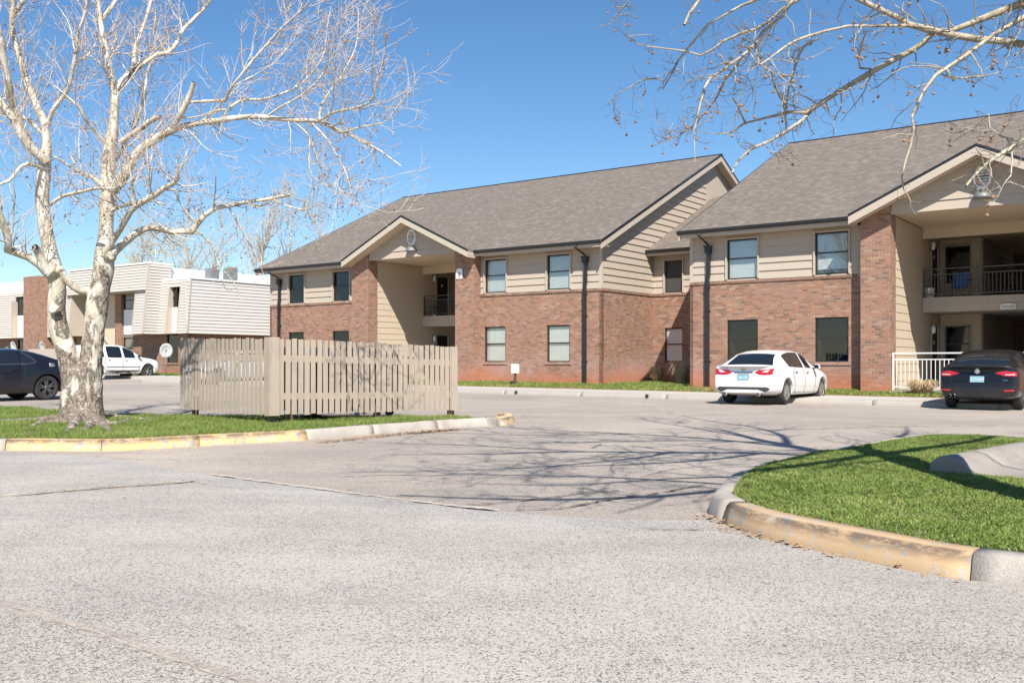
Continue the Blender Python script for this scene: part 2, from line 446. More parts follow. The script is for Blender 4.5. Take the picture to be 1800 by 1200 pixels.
def kerb_mat(name, paint=None, wear=0.5):
    m, t, b = nt(name)
    co = geoco(t)
    fine = noi(t, co, 90, 5, 0.75); big = noi(t, co, 2.2, 6, 0.65); mid = noi(t, co, 9, 6, 0.7)
    col = ramp(t, big, [(0.3, (.33,.29,.25)), (0.6, (.44,.40,.345)), (0.8, (.50,.45,.38))])
    col = mixc(t, 0.35, col, ramp(t, fine, [(0.3, 0.1), (0.7, 0.9)]), 'OVERLAY')
    if paint:
        p = ramp(t, big, [(0.3, tuple(c*0.92 for c in paint)), (0.7, tuple(min(1, c*1.06) for c in paint))])
        msk = ramp(t, mth(t, 'ADD', mid, mth(t, 'MULTIPLY', fine, 0.18)), [(wear, 1.0), (wear + 0.05, 0.0)])
        col = mixc(t, mth(t, 'MULTIPLY', msk, 0.92), col, p)
        # tyre scuffs along the upper edge
        g = N(t, 'ShaderNodeSeparateXYZ'); L(t, co, g.inputs[0])
        e = N(t, 'ShaderNodeMapRange'); L(t, g.outputs[2], e.inputs[0]); e.inputs[1].default_value = 0.06; e.inputs[2].default_value = 0.125
        e2 = N(t, 'ShaderNodeMapRange'); L(t, g.outputs[2], e2.inputs[0]); e2.inputs[1].default_value = 0.152; e2.inputs[2].default_value = 0.143
        sc = mth(t, 'MULTIPLY', mth(t, 'MULTIPLY', e.outputs[0], e2.outputs[0]), ramp(t, noi(t, mapp(t, co, (1, 1, 3)), 4.5, 6, 0.75), [(0.34, 0.0), (0.52, 1.0)]))
        col = mixc(t, mth(t, 'MULTIPLY', sc, 0.8), col, (.09,.065,.05))
    L(t, col, b.inputs['Base Color']); b.inputs['Roughness'].default_value = 0.88
    bump(t, b, mth(t, 'ADD', fine, mth(t, 'MULTIPLY', mid, 1.5)), 0.6, 0.006)
    return m

def grass_mat(name, lo, mid, hi):
    m, t, b = nt(name)
    a = N(t, 'ShaderNodeAttribute'); a.attribute_name = 'shade'
    co = geoco(t)
    pt = noi(t, co, 1.5, 6, 0.72)
    f = mth(t, 'ADD', mth(t, 'MULTIPLY', a.outputs['Fac'], 0.42), mth(t, 'MULTIPLY', ramp(t, pt, [(0.34, 0.0), (0.66, 1.0)]), 0.5))
    c = ramp(t, f, [(0.0, lo), (0.5, mid), (0.93, hi), (1.0, (.30,.26,.12))])
    L(t, c, b.inputs['Base Color']); b.inputs['Roughness'].default_value = 0.55
    b.inputs['Specular IOR Level'].default_value = 0.25
    out = t.nodes['Material Output']
    tr = N(t, 'ShaderNodeBsdfTranslucent'); L(t, c, tr.inputs[0])
    mx = N(t, 'ShaderNodeMixShader'); mx.inputs[0].default_value = 0.3
    L(t, b.outputs[0], mx.inputs[1]); L(t, tr.outputs[0], mx.inputs[2]); L(t, mx.outputs[0], out.inputs[0])
    return m

def soil_mat():
    m, t, b = nt('lawn soil')
    co = geoco(t)
    c = ramp(t, noi(t, co, 14, 5, 0.7), [(0.3, (.035,.055,.015)), (0.6, (.07,.12,.03)), (0.8, (.12,.12,.06))])
    L(t, c, b.inputs['Base Color']); b.inputs['Roughness'].default_value = 0.95
    bump(t, b, noi(t, co, 60, 4), 0.8, 0.02)
    return m

M['lot'] = lot_mat()
M['agg'] = agg_mat('worn aggregate concrete', 0.04, 0.44)
M['agg2'] = agg_mat('warm aggregate concrete', 0.2, 0.58)
M['gutter_pan'] = agg_mat('sandy gutter concrete', -0.15, 0.36)
M['kerb'] = kerb_mat('bare kerb concrete')
M['kerb_y'] = kerb_mat('yellow kerb paint', (.72,.475,.205), 0.60)
M['kerb_t'] = kerb_mat('faded tan kerb paint', (.55,.375,.205), 0.62)
M['grass'] = grass_mat('lawn grass', (.090,.140,.028), (.235,.320,.070), (.46,.49,.19))
M['soil'] = soil_mat()

# one sheet to the horizon
xs = sorted(set([-900, -300, -120, -80, -60, -50, -40] + [x for x in range(-38, 40, 2)] + [-5, 60, 120, 300, 900]))
ys = sorted(set([-300, -60, -20, 0, 8, 14] + list(range(17, 78, 1)) + [75, 90, 140, 300, 900, 2500]))
mb = MB()
idx = {}
for j, y in enumerate(ys):
    for i, x in enumerate(xs): idx[i, j] = mb.pt((x, y, hgt(x, y) - 0.004))
for j in range(len(ys)-1):
    for i in range(len(xs)-1): mb.face((idx[i, j], idx[i+1, j], idx[i+1, j+1], idx[i, j+1]), 0, True)
tag(mb.build('ground', M['lot']), kind='structure')

def dens_line(pts, step=0.15, amp=0.0, seed=0, closed=False):
    out = []
    n = len(pts)
    for k in range(n if closed else n - 1):
        a, b = Vector(pts[k]), Vector(pts[(k+1) % n])
        m_ = max(1, int((b - a).length / step))
        for q in range(m_):
            p = a.lerp(b, q / m_)
            if amp:
                d = (b - a).normalized(); nrm = Vector((-d.y, d.x, 0))
                p = p + nrm * (noise.noise(p * 3.1 + Vector((seed, 0, 0))) * amp + noise.noise(p * 14 + Vector((0, seed, 0))) * amp * 0.5)
            out.append(p)
    if not closed: out.append(Vector(pts[-1]))
    return out

def smooth_line(pts, n=8):
    """Catmull-Rom through points"""
    P = [Vector(p) for p in pts]; out = []
    for k in range(len(P)-1):
        p0, p1, p2, p3 = P[max(k-1, 0)], P[k], P[k+1], P[min(k+2, len(P)-1)]
        for q in range(n):
            t_ = q / n
            out.append(0.5*((2*p1)+(-p0+p2)*t_+(2*p0-5*p1+4*p2-p3)*t_**2+(-p0+3*p1-3*p2+p3)*t_**3))
    out.append(P[-1]); return out

# ---- the road in the foreground: concrete slabs with open joints
road = tag(empty('road', (0, 5, 0)), kind='structure')
def slab(pts, mat, name='concrete_slab', z=0.012, amp=0.012, parent=road, seed=0):
    o0 = parent.location
    b_ = dens_line(pts, 0.12, amp, seed, True)
    mb = MB()
    top = [mb.pt((p.x - o0.x, p.y - o0.y, z)) for p in b_]; bot = [mb.pt((p.x - o0.x, p.y - o0.y, -0.02)) for p in b_]
    mb.face(top); n = len(top)
    for k in range(n): mb.face((bot[k], bot[(k+1) % n], top[(k+1) % n], top[k]))
    return mb.build(name, mat, parent)

edge_far = [G(*p) for p in ((-500, 776), (-100, 785), (190, 806), (370, 836), (600, 866), (830, 896), (1040, 912), (1245, 916))]
edge_pan = [G(*p) for p in ((-500, 784), (-100, 797), (150, 818), (330, 845), (560, 882), (800, 914), (1040, 934), (1262, 936))]
kr_far = [G(*p) for p in ((1245, 916), (1262, 936))]
# sandy gutter strip between lot and road
slab([*edge_far, *edge_pan[::-1]], M['gutter_pan'], 'gutter_strip', z=0.006, amp=0.03, seed=3)
jA = [G(0, 873), G(345, 846)]
jAl = G(-700, 925)
jB = [G(-260, 955), G(0, 1062), G(420, 1196), G(640, 1290)]
def off(p, d): return Vector((p.x, p.y - d, 0))
slab([edge_pan[0], edge_pan[1], edge_pan[2], off(G(318, 845), 0.0), G(0, 870), G(-700, 918)], M['agg'], seed=5)
near = [Vector((-3.0, -6, 0)), Vector((9, -6, 0)), Vector((9, 2.2, 0)), G(2200, 1160), G(1800, 1036), G(1705, 1026), G(1533, 994), G(1400, 965), G(1333, 949), G(1262, 938)]
slab([*near, edge_pan[6], edge_pan[5], edge_pan[4], G(345, 851), G(0, 876), G(-700, 928), G(-700, 1000), *[p + Vector((0.004, 0.004, 0)) for p in jB[1:]], Vector((-0.9, 0.5, 0))], M['agg'], seed=9, amp=0.0)
slab([G(-700, 1010), jB[1] - Vector((.004, .004, 0)), jB[2] - Vector((.004, .004, 0)), jB[3] - Vector((.004, .004, 0)), Vector((-1.0, 0.4, 0)), Vector((-3.1, -6, 0)), Vector((-9, -6, 0)), Vector((-9, 4.5, 0))], M['agg2'], seed=9, amp=0.0)

# ---- kerbs: stones laid along a line, with open joints
def kerb(root, line, mats, width=0.16, height=0.15, top_w=None, batter=0.045, gap=0.008, name='kerb_stone', base=hgt, side=1):
    """line = foot of the kerb's road face; side=+1: the kerb body lies to the left of the travel direction"""
    line = [Vector((p[0], p[1], 0)) for p in line]
    d = [0.0]
    for a, b in zip(line, line[1:]): d.append(d[-1] + (b - a).length)
    def at(s):
        s = min(max(s, 0), d[-1])
        for k in range(len(d)-1):
            if s <= d[k+1] or k == len(d)-2:
                u = (s - d[k]) / max(1e-6, d[k+1]-d[k]); p = line[k].lerp(line[k+1], u)
                t0 = (line[k+1] - line[k]).normalized()
                return p, t0
    for s0, s1, mat in mats:
        s1 = min(s1, d[-1])
        if s1 - s0 < 0.05: continue
        n = max(1, int((s1 - s0) / 0.14))
        mb = MB(); rows = []
        for q in range(n + 1):
            s = s0 + gap/2 + (s1 - s0 - gap) * q / n
            p, _ = at(s); t0 = (at(s + 0.12)[0] - at(s - 0.12)[0]).normalized(); nr = Vector((-t0.y, t0.x, 0)) * side
            h = height + noise.noise(p * 1.3) * 0.006; wv = noise.noise(p * 5) * 0.004
            prof = [(0.0, -0.06), (0.0, 0.0), (0.0 + wv + batter*0.75, h - 0.03), (batter + 0.012, h - 0.008), (batter + 0.035, h), (width + batter, h + 0.002), (width + batter, -0.06)]
            zb = base(p.x, p.y)
            rows.append([mb.pt((p.x + nr.x*a - root.location.x, p.y + nr.y*a - root.location.y, zb + z - root.location.z)) for a, z in prof])
        for q in range(n):
            for k in range(6): mb.face((rows[q][k], rows[q+1][k], rows[q+1][k+1], rows[q][k+1]), 0, 1 <= k <= 4)
        mb.face(rows[0]); mb.face(rows[-1][::-1])
        mb.build(name, mat, root)

def seg(a, b, step, mat):
    out = []; s = a
    while s < b - 1e-6:
        e = min(b, s + step)
        if b - e < step * 0.35: e = b
        out.append((s, e, mat)); s = e
    return out

def inpoly(px, py, poly):
    ins = np.zeros(len(px), bool); n = len(poly); j = n - 1
    for i in range(n):
        xi, yi = poly[i][0], poly[i][1]; xj, yj = poly[j][0], poly[j][1]
        with np.errstate(divide='ignore', invalid='ignore'):
            c = ((yi > py) != (yj > py)) & (px < (xj - xi) * (py - yi) / (yj - yi + 1e-12) + xi)
        ins ^= c; j = i
    return ins

def grass(name, poly, zfn, dens, hh, label, cat='grass', wid=0.004, mat=None, holes=(), segs=2, densfn=None):
    xs_ = [p[0] for p in poly]; ys_ = [p[1] for p in poly]
    area = (max(xs_)-min(xs_))*(max(ys_)-min(ys_))
    n = int(area * dens)
    x = rng.uniform(min(xs_), max(xs_), n); y = rng.uniform(min(ys_), max(ys_), n)
    k = inpoly(x, y, poly)
    for h_ in holes: k &= ~inpoly(x, y, h_)
    if densfn is not None: k &= rng.random(n) < densfn(x, y)
    x = x[k]; y = y[k]; n = len(x)
    z = np.array([zfn(a, b) for a, b in zip(x, y)])
    tuft = np.array([noise.noise(Vector((a*2.2, b*2.2, 0))) + 0.5*noise.noise(Vector((a*9, b*9, 3))) for a, b in zip(x, y)])
    h = rng.uniform(hh[0], hh[1], n) * (1 + 0.55*np.clip(tuft, -0.8, 1.0))
    th = rng.uniform(0, 2*np.pi, n); ln = rng.uniform(0.4, 1.5, n) * h; ld = rng.uniform(0, 2*np.pi, n)
    w = wid * rng.uniform(0.6, 1.5, n)
    dx, dy = np.cos(th)*w, np.sin(th)*w; lx, ly = np.cos(ld)*ln, np.sin(ld)*ln
    sh = np.clip(rng.normal(0.45, 0.22, n) + 0.25*tuft, 0, 0.99); dead = rng.random(n) < 0.10 + 0.30*np.clip(-tuft, 0, 1); sh[dead] = 2.0
    if segs == 2:
        V = np.zeros((n, 5, 3))
        V[:, 0] = np.stack([x-dx, y-dy, z-0.01], 1); V[:, 1] = np.stack([x+dx, y+dy, z-0.01], 1)
        V[:, 2] = np.stack([x-dx*.8+lx*.35, y-dy*.8+ly*.35, z+h*.6], 1); V[:, 3] = np.stack([x+dx*.8+lx*.35, y+dy*.8+ly*.35, z+h*.6], 1)
        V[:, 4] = np.stack([x+lx, y+ly, z+h], 1)
        tri = np.array([[0,1,3],[0,3,2],[2,3,4]])
    else:
        V = np.zeros((n, 3, 3))
        V[:, 0] = np.stack([x-dx, y-dy, z-0.01], 1); V[:, 1] = np.stack([x+dx, y+dy, z-0.01], 1); V[:, 2] = np.stack([x+lx, y+ly, z+h], 1)
        tri = np.array([[0,1,2]])
    nv = V.shape[1]
    F = (tri[None] + (np.arange(n)*nv)[:, None, None]).reshape(-1, 3)
    me = bpy.data.meshes.new(name)
    me.vertices.add(n*nv); me.vertices.foreach_set('co', V.reshape(-1))
    me.loops.add(len(F)*3); me.loops.foreach_set('vertex_index', F.reshape(-1))
    me.polygons.add(len(F)); me.polygons.foreach_set('loop_start', np.arange(len(F))*3); me.polygons.foreach_set('loop_total', np.full(len(F), 3))
    me.update()
    at = me.attributes.new('shade', 'FLOAT', 'POINT'); at.data.foreach_set('value', np.repeat(sh, nv))
    me.materials.append(mat or M['grass'])
    return tag(link(name, me), label, cat, kind='stuff')

# ---- right island
rp = [(2350, 1165), (1960, 1066), (1800, 1032), (1705, 1019), (1620, 1005), (1533, 987), (1400, 958), (1333, 942), (1275, 920), (1243, 900)]
line = [G(*p) for p in rp] + [G(px, py, 0.15) for px, py in ((1246, 862), (1256, 849), (1284, 828), (1348, 807), (1432, 792), (1499, 780), (1563, 768))]
line = smooth_line(line, 6)
far_pt = [G(px, py, 0.15) for px, py in ((1640, 764), (1720, 765), (1783, 770), (1950, 776), (2300, 790))]
isl = tag(empty('right_kerb', (4, 8, 0)), kind='structure')
dd = [0.0]
for a, b in zip(line, line[1:]): dd.append(dd[-1] + (b-a).length)
def s_at(px, py, z=0):
    g = G(px, py, z); return dd[min(range(len(line)), key=lambda k: (line[k]-g).length)]
s1, s2 = s_at(1705, 1019), s_at(1268, 916)
kerb(isl, line, [*seg(0, s1, 1.5, M['kerb']), *seg(s1, s2, 2.4, M['kerb_t']), *seg(s2 + 0.035, dd[-1], 1.9, M['kerb'])], width=0.17, batter=0.05, side=-1)
ry = [Vector((p.x, p.y, 0)) for p in line]
lawn_r = ry + [Vector((p.x, p.y, 0)) for p in far_pt] + [Vector((13, 11.5, 0)), Vector((9, 4, 0))]
# pull the lawn edge in behind the kerb
cen = Vector((5.5, 8.5, 0))
inner = []
for k, p in enumerate(lawn_r):
    q = lawn_r[(k+1) % len(lawn_r)]; o_ = lawn_r[k-1]
    t0 = (q - o_).normalized(); nr = Vector((t0.y, -t0.x, 0))
    if (cen - p).dot(nr) < 0: nr = -nr
    inner.append(p + nr * (0.20 if k < len(ry) else 0.0))
def zr(x, y): return 0.145 + 0.03*math.exp(-((x-4.2)**2+(y-9)**2)/6) + 0.012*noise.noise(Vector((x, y, 0)))
def lawn(name, poly, zfn, step=0.35):
    bm = bmesh.new()
    vs = [bm.verts.new((p[0], p[1], 0)) for p in poly]
    bm.faces.new(vs); bmesh.ops.triangulate(bm, faces=bm.faces[:])
    for _ in range(8):
        e = [e for e in bm.edges if e.calc_length() > step*2]
        if not e: break
        bmesh.ops.subdivide_edges(bm, edges=e, cuts=1); bmesh.ops.triangulate(bm, faces=[f for f in bm.faces if len(f.verts) > 3])
    for v in bm.verts: v.co.z = zfn(v.co.x, v.co.y)
    me = bpy.data.meshes.new(name); bm.to_mesh(me); bm.free(); me.materials.append(M['soil'])
    for p in me.polygons: p.use_smooth = True
    return tag(link(name, me), kind='structure')
lawn('right_island', inner, zr)

# concrete flume on the right island: hump then shallow pan
F0 = Vector((3.93, 9.02, 0)); Fd = Vector((0.70, 0.714, 0)).normalized(); Fn = Vector((Fd.y, -Fd.x, 0))
M['flume'] = grimy('weathered flume concrete', (.30, .265, .23), (.10, .085, .07), 0.75, 0.95, vert=False, scale=1.6, bmp=0.9)
flume = tag(empty('drainage_flume', F0), 'weathered concrete drainage flume with raised rolled edge on the right grass island', 'drain')
prof = [(-0.03, 0.10), (-0.03, 0.27), (0.02, 0.315), (0.12, 0.33), (0.22, 0.31), (0.30, 0.25), (0.38, 0.205), (0.55, 0.185), (0.85, 0.19), (1.05, 0.20), (1.05, 0.10)]
s = 0.0
for ln in (0.75, 1.5, 1.5, 1.5):
    mb = MB(); rows = []
    n = 8
    for q in range(n+1):
        c = F0*0 + Fd * (s + (ln - 0.02) * q / n)
        sq = 0.93 if (s == 0 and q == 0) else 1.0
        rows.append([mb.pt((c.x + Fn.x*a*1.0, c.y + Fn.y*a, 0.10 + (z - 0.10)*sq + 0.008*noise.noise(Vector((a*6, s+q, 0))))) for a, z in prof])
    for q in range(n):
        for k in range(len(prof)-1): mb.face((rows[q][k], rows[q+1][k], rows[q+1][k+1], rows[q][k+1]), 0, True)
    mb.face(rows[0]); mb.face(rows[-1][::-1])
    mb.build('flume_section', M['flume'], flume); s += ln
fl_poly = [F0 + Fn*-0.04 - Fd*0.02, F0 + Fn*1.06 - Fd*0.02, F0 + Fn*1.06 + Fd*5.3, F0 + Fn*-0.04 + Fd*5.3]
grass('grass', inner, zr, 9000, (0.010, 0.030), 'bright green mown grass on the right kerbed island', holes=[fl_poly], wid=0.0036, densfn=lambda x, y: np.where(x < 0.56*y + 0.6, 1.0, 0.15))

# ---- left island with the sycamore and the bin enclosure
lp = [(-560, 790), (-60, 792), (9, 791), (187, 792), (311, 786), (430, 779), (541, 773), (640, 764), (797, 752), (868, 748)]
lf = [G(*p) for p in lp]
tip = [G(868, 748), G(893, 746), G(905, 741.5), G(902, 738.5), G(888, 737.2)]
lineL = smooth_line(lf, 4)[:-1] + smooth_line(tip, 4)
back = [G(px, py, 0.15) for px, py in ((880, 734.2), (800, 731.5), (700, 731), (560, 731), (400, 730.5), (268, 729.5), (180, 727), (110, 721), (60, 716), (0, 713), (-60, 710), (-500, 700))]
lineB = smooth_line(back, 3)
ikl = tag(empty('left_kerb', (-5, 16, 0)), kind='structure')
dl = [0.0]
for a, b in zip(lineL, lineL[1:]): dl.append(dl[-1] + (Vector((b.x, b.y, 0))-Vector((a.x, a.y, 0))).length)
def sL(px, py):
    g = G(px, py); return dl[min(range(len(lineL)), key=lambda k: (lineL[k]-g).length)]
a0, a1, a2, a3 = sL(9, 791), sL(541, 773), sL(797, 752), sL(880, 747.5)
kerb(ikl, lineL, [*seg(0, a0, 1.6, M['kerb']), *seg(a0, a1, 1.35, M['kerb_y']), *seg(a1, a3, 1.5, M['kerb']), (a3, dl[-1], M['kerb_y'])], side=1)
kerb(ikl, lineB, seg(0, 80, 2.0, M['kerb']), side=1, width=0.10)
xt_ = G(868, 748).x - 0.12
lawnL = [Vector((p.x, p.y, 0)) for p in lineL if p.x < xt_] + [Vector((p.x, p.y, 0)) for p in lineB]
cl = Vector((-6, 16.8, 0)); innL = []
for k, p in enumerate(lawnL):
    q = lawnL[(k+1) % len(lawnL)]; o_ = lawnL[k-1]; t0 = (q - o_).normalized(); nr = Vector((-t0.y, t0.x, 0))
    innL.append(p + nr * 0.14)
TREE_L = Vector((-7.32, 16.45, 0))
def zl(x, y):
    d2 = (x-TREE_L.x)**2+(y-TREE_L.y)**2
    return 0.142 + 0.10*math.exp(-d2/0.9) + hgt(x, y)*0.9 + 0.012*noise.noise(Vector((x*1.2, y*1.2, 5)))
lawn('left_island', innL, zl, 0.3)
grass('grass', [p for p in innL], zl, 3000, (0.03, 0.075), 'bright green grass on the left kerbed island under the sycamore', wid=0.006, segs=1,
      densfn=lambda x, y: np.clip(((x-TREE_L.x)**2+(y-TREE_L.y)**2)/0.9, 0.0, 1.0) * np.where(x < -12, 0.4, 1.0))

# ---- pavement, kerb and grass strip before the brick building
wk = tag(empty('sidewalk', A.w(0, -4)), kind='structure')
kw = []
for r_ in np.arange(-22, 15.01, 0.5): kw.append(A.w(r_, -4.7))
kerb(wk, kw, seg(0, 60, 3.0, M['kerb_far']), width=0.14, side=1, gap=0.004, height=0.13)
def strip(name, r0, r1, v0, v1, dz, mat, parent, fr=A, th=0.1, nv=1, zend=None):
    mb = MB(); n = max(1, int((r1-r0)/0.75)); o0 = parent.location if parent else Vector((0,0,0))
    rows = []
    for q in range(n+1):
        row = []
        for k in range(nv+1):
            r_ = r0+(r1-r0)*q/n; v_ = v0+(v1-v0)*k/nv; p = fr.w(r_, v_)
            z = hgt(p.x, p.y) + dz + ((zend - dz)*k/nv if zend is not None else 0)
            row.append(mb.pt((p.x-o0.x, p.y-o0.y, z-o0.z)))
        rows.append(row)
    for q in range(n):
        for k in range(nv): mb.face((rows[q][k], rows[q+1][k], rows[q+1][k+1], rows[q][k+1]))
    # skirt
    m0 = len(mb.v)
    ring = [rows[q][0] for q in range(n+1)] + [rows[n][k] for k in range(1, nv+1)] + [rows[q][nv] for q in range(n-1, -1, -1)] + [rows[0][k] for k in range(nv-1, 0, -1)]
    low = [mb.pt((mb.v[i][0], mb.v[i][1], mb.v[i][2]-th)) for i in ring]
    for k in range(len(ring)): mb.face((ring[k], ring[(k+1)%len(ring)], low[(k+1)%len(ring)], low[k]))
    return mb.build(name, mat, parent)
r_ = -22.0
while r_ < 15:
    strip('paving_slab', r_, r_+1.49, -4.505, -2.2, 0.13, M['concrete'], wk); r_ += 1.5
M['soil_red'] = grimy('red garden soil', (.24, .13, .07), (.12, .13, .04), 0.7, 0.95, vert=False, scale=1.2, bmp=0.8)
def strip_lawn(name, r0, r1, v0, v1):
    return tag(strip(name, r0, r1, v0, v1, 0.145, M['soil_red'], None, nv=3, zend=0.235, th=0.2), kind='structure')
strip_lawn('lawn', -22, 0.0, -2.2, 0.05)
strip_lawn('lawn', 0.0, 3.68, -2.2, 4.05)
strip_lawn('lawn', 3.68, 15, -2.2, -0.25)
def zs(x, y):
    d = Vector((x, y, 0)) - A.o; v_ = d.dot(VV)
    return hgt(x, y) + 0.145 + 0.09*min(1, max(0, (v_+2.2)/2.25))
def quad(r0, r1, v0, v1): return [A.w(r0, v0), A.w(r1, v0), A.w(r1, v1), A.w(r0, v1)]
grass('grass', [A.w(-20, -2.2), A.w(15, -2.2), A.w(15, -0.28), A.w(3.7, -0.28), A.w(3.68, 4), A.w(0, 4), A.w(0, 0), A.w(-20, 0)], zs, 900, (0.04, 0.10),
      'thin strip of green grass along the foot of the brick building', wid=0.012, segs=1,
      densfn=lambda x, y: np.clip(0.75 + 1.3*np.array([noise.noise(Vector((a*0.7, b*0.7, 9))) for a, b in zip(x, y)]), 0.12, 1.0))
# drain pipe ends in the kerb face
for px in (908, 1138):
    r0 = A.r(px, -4.68); p = A.w(r0, -4.70); z = hgt(p.x, p.y)
    mb = MB(); mb.lathe([(0.05, -0.02), (0.062, -0.02), (0.062, 0.12), (0.05, 0.12), (0.05, -0.02)], 14, 0, 'y')
    o = mb.build('pipe_collar', M['lampm'], wk, (p - wk.location) + Vector((0, 0, z + 0.075 - wk.location.z)), (0, 0, ROT))
    mb = MB(); mb.lathe([(0.0, 0.0), (0.05, 0.0)], 14, 0, 'y'); mb.build('pipe_mouth', M['black'], o)

# ---- open cracks in the car park, each a thin irregular gap filled with grit
M['crack'] = simple('grit in cracks', (.10, .085, .07), 0.95, 0, 0.3, 12)
M['grit'] = simple('pale grit', (.44, .39, .33), 0.95, 0, 0.2, 20)
def crack(px, w, mat, name, label, seed, z=0.009):
    P = dens_line([G(*q) for q in px], 0.06, 0.035 if w < .03 else 0.02, seed); mb = MB(); rs = random.Random(seed); L_, R_ = [], []
    for k, p in enumerate(P):
        t0 = (P[min(k+1, len(P)-1)] - P[max(k-1, 0)]).normalized(); n_ = Vector((-t0.y, t0.x, 0)); ww = w*rs.uniform(0.25, 1.3)*(1 if 0 < k < len(P)-1 else 0.1)
        zz = hgt(p.x, p.y) + z
        L_.append(mb.pt((p.x+n_.x*ww, p.y+n_.y*ww, zz))); R_.append(mb.pt((p.x-n_.x*ww*rs.uniform(.4, 1), p.y-n_.y*ww*rs.uniform(.4, 1), zz)))
    for k in range(len(P)-1): mb.face((L_[k], L_[k+1], R_[k+1], R_[k]))
    return tag(mb.build(name, mat), kind='structure')
crack([(365, 834), (480, 850), (600, 866), (720, 881), (800, 891), (880, 899)], .05, M['grit'], 'road_crack', '', 1, .0145)
crack([(800, 890), (880, 884), (960, 876), (1010, 869), (1090, 862)], .018, M['crack'], 'road_crack', '', 2)
crack([(900, 897), (985, 895), (1060, 880), (1150, 868), (1240, 852)], .02, M['crack'], 'road_crack', '', 3)
crack([(590, 838), (680, 834), (760, 836), (850, 829)], .018, M['grit'], 'road_crack', '', 4)
crack([(1240, 935), (1180, 933), (1120, 930)], .010, M['crack'], 'road_crack', '', 5, .0145)
crack([(0, 874), (100, 864), (200, 856), (345, 846)], .03, M['grit'], 'road_crack', '', 6, .0145)
crack([(0, 875), (100, 865), (200, 857), (345, 847)], .012, M['crack'], 'road_crack', '', 7, .017)
crack([(1240, 792), (1100, 800), (980, 812), (860, 818)], .012, M['crack'], 'road_crack', '', 8)
M['dust'] = grimy('dusty grey joint fill', (.34, .315, .285), (.22, .20, .18), 0.6, 0.95, vert=False, scale=6, bmp=0.6)
crack([(-60, 1042), (0, 1062), (120, 1100), (240, 1139), (420, 1197), (700, 1330)], .05, M['lot'], 'road_crack', '', 9, .0135)
crack([(0, 1066), (120, 1104), (240, 1143), (420, 1201), (700, 1334)], .007, M['grit'], 'road_crack', '', 12, .0155)
crack([(700, 742), (900, 762), (1200, 760), (1500, 752), (1750, 748)], .02, M['crack'], 'road_crack', '', 10)
# ================================================================== the brick building
Z0 = 0.20
ZB, ZS = 3.82, 3.92          # top of brick, top of the sill course
ZE = 5.42                    # soffit
ZG = 5.62                    # roof edge
SL = 0.469                   # roof slope
bld = tag(empty('apartment_building', A.o, ROT),
          'two storey apartment building of red brick and tan siding under a grey brown shingle roof', 'building')

def fx(y0):   return lambda a, d, z: (a, y0 - d, z)      # wall facing the viewer's side (-v)
def fpx(x0):  return lambda a, d, z: (x0 + d, a, z)      # wall facing +r
def fmx(x0):  return lambda a, d, z: (x0 - d, a, z)      # wall facing -r

def wall(name, xf, a0, a1, z0, z1, mat, parent, holes=(), th=0.12, d=0.0):
    """a wall of thickness th with real openings"""
    mb = MB(xf)
    A_ = sorted({a0, a1, *[h[0] for h in holes], *[h[1] for h in holes]}); Z_ = sorted({z0, z1, *[h[2] for h in holes], *[h[3] for h in holes]})
    A_ = [a for a in A_ if a0 <= a <= a1]; Z_ = [z for z in Z_ if z0 <= z <= z1]
    def open_(a, z): return any(h[0] < a < h[1] and h[2] < z < h[3] for h in holes)
    cells = {(i, j): not open_((A_[i]+A_[i+1])/2, (Z_[j]+Z_[j+1])/2) for i in range(len(A_)-1) for j in range(len(Z_)-1)}
    for (i, j), ok in cells.items():
        if not ok: continue
        p, q, s, t_ = A_[i], A_[i+1], Z_[j], Z_[j+1]
        mb.poly([(p, d, s), (q, d, s), (q, d, t_), (p, d, t_)])
        mb.poly([(p, d-th, s), (p, d-th, t_), (q, d-th, t_), (q, d-th, s)])
        for (ii, jj, e) in ((i-1, j, [(p, s), (p, t_)]), (i+1, j, [(q, s), (q, t_)]), (i, j-1, [(p, s), (q, s)]), (i, j+1, [(p, t_), (q, t_)])):
            if not cells.get((ii, jj), False):
                (e0, f0), (e1, f1) = e
                mb.poly([(e0, d, f0), (e1, d, f1), (e1, d-th, f1), (e0, d-th, f0)])
    return mb.build(name, mat, parent)

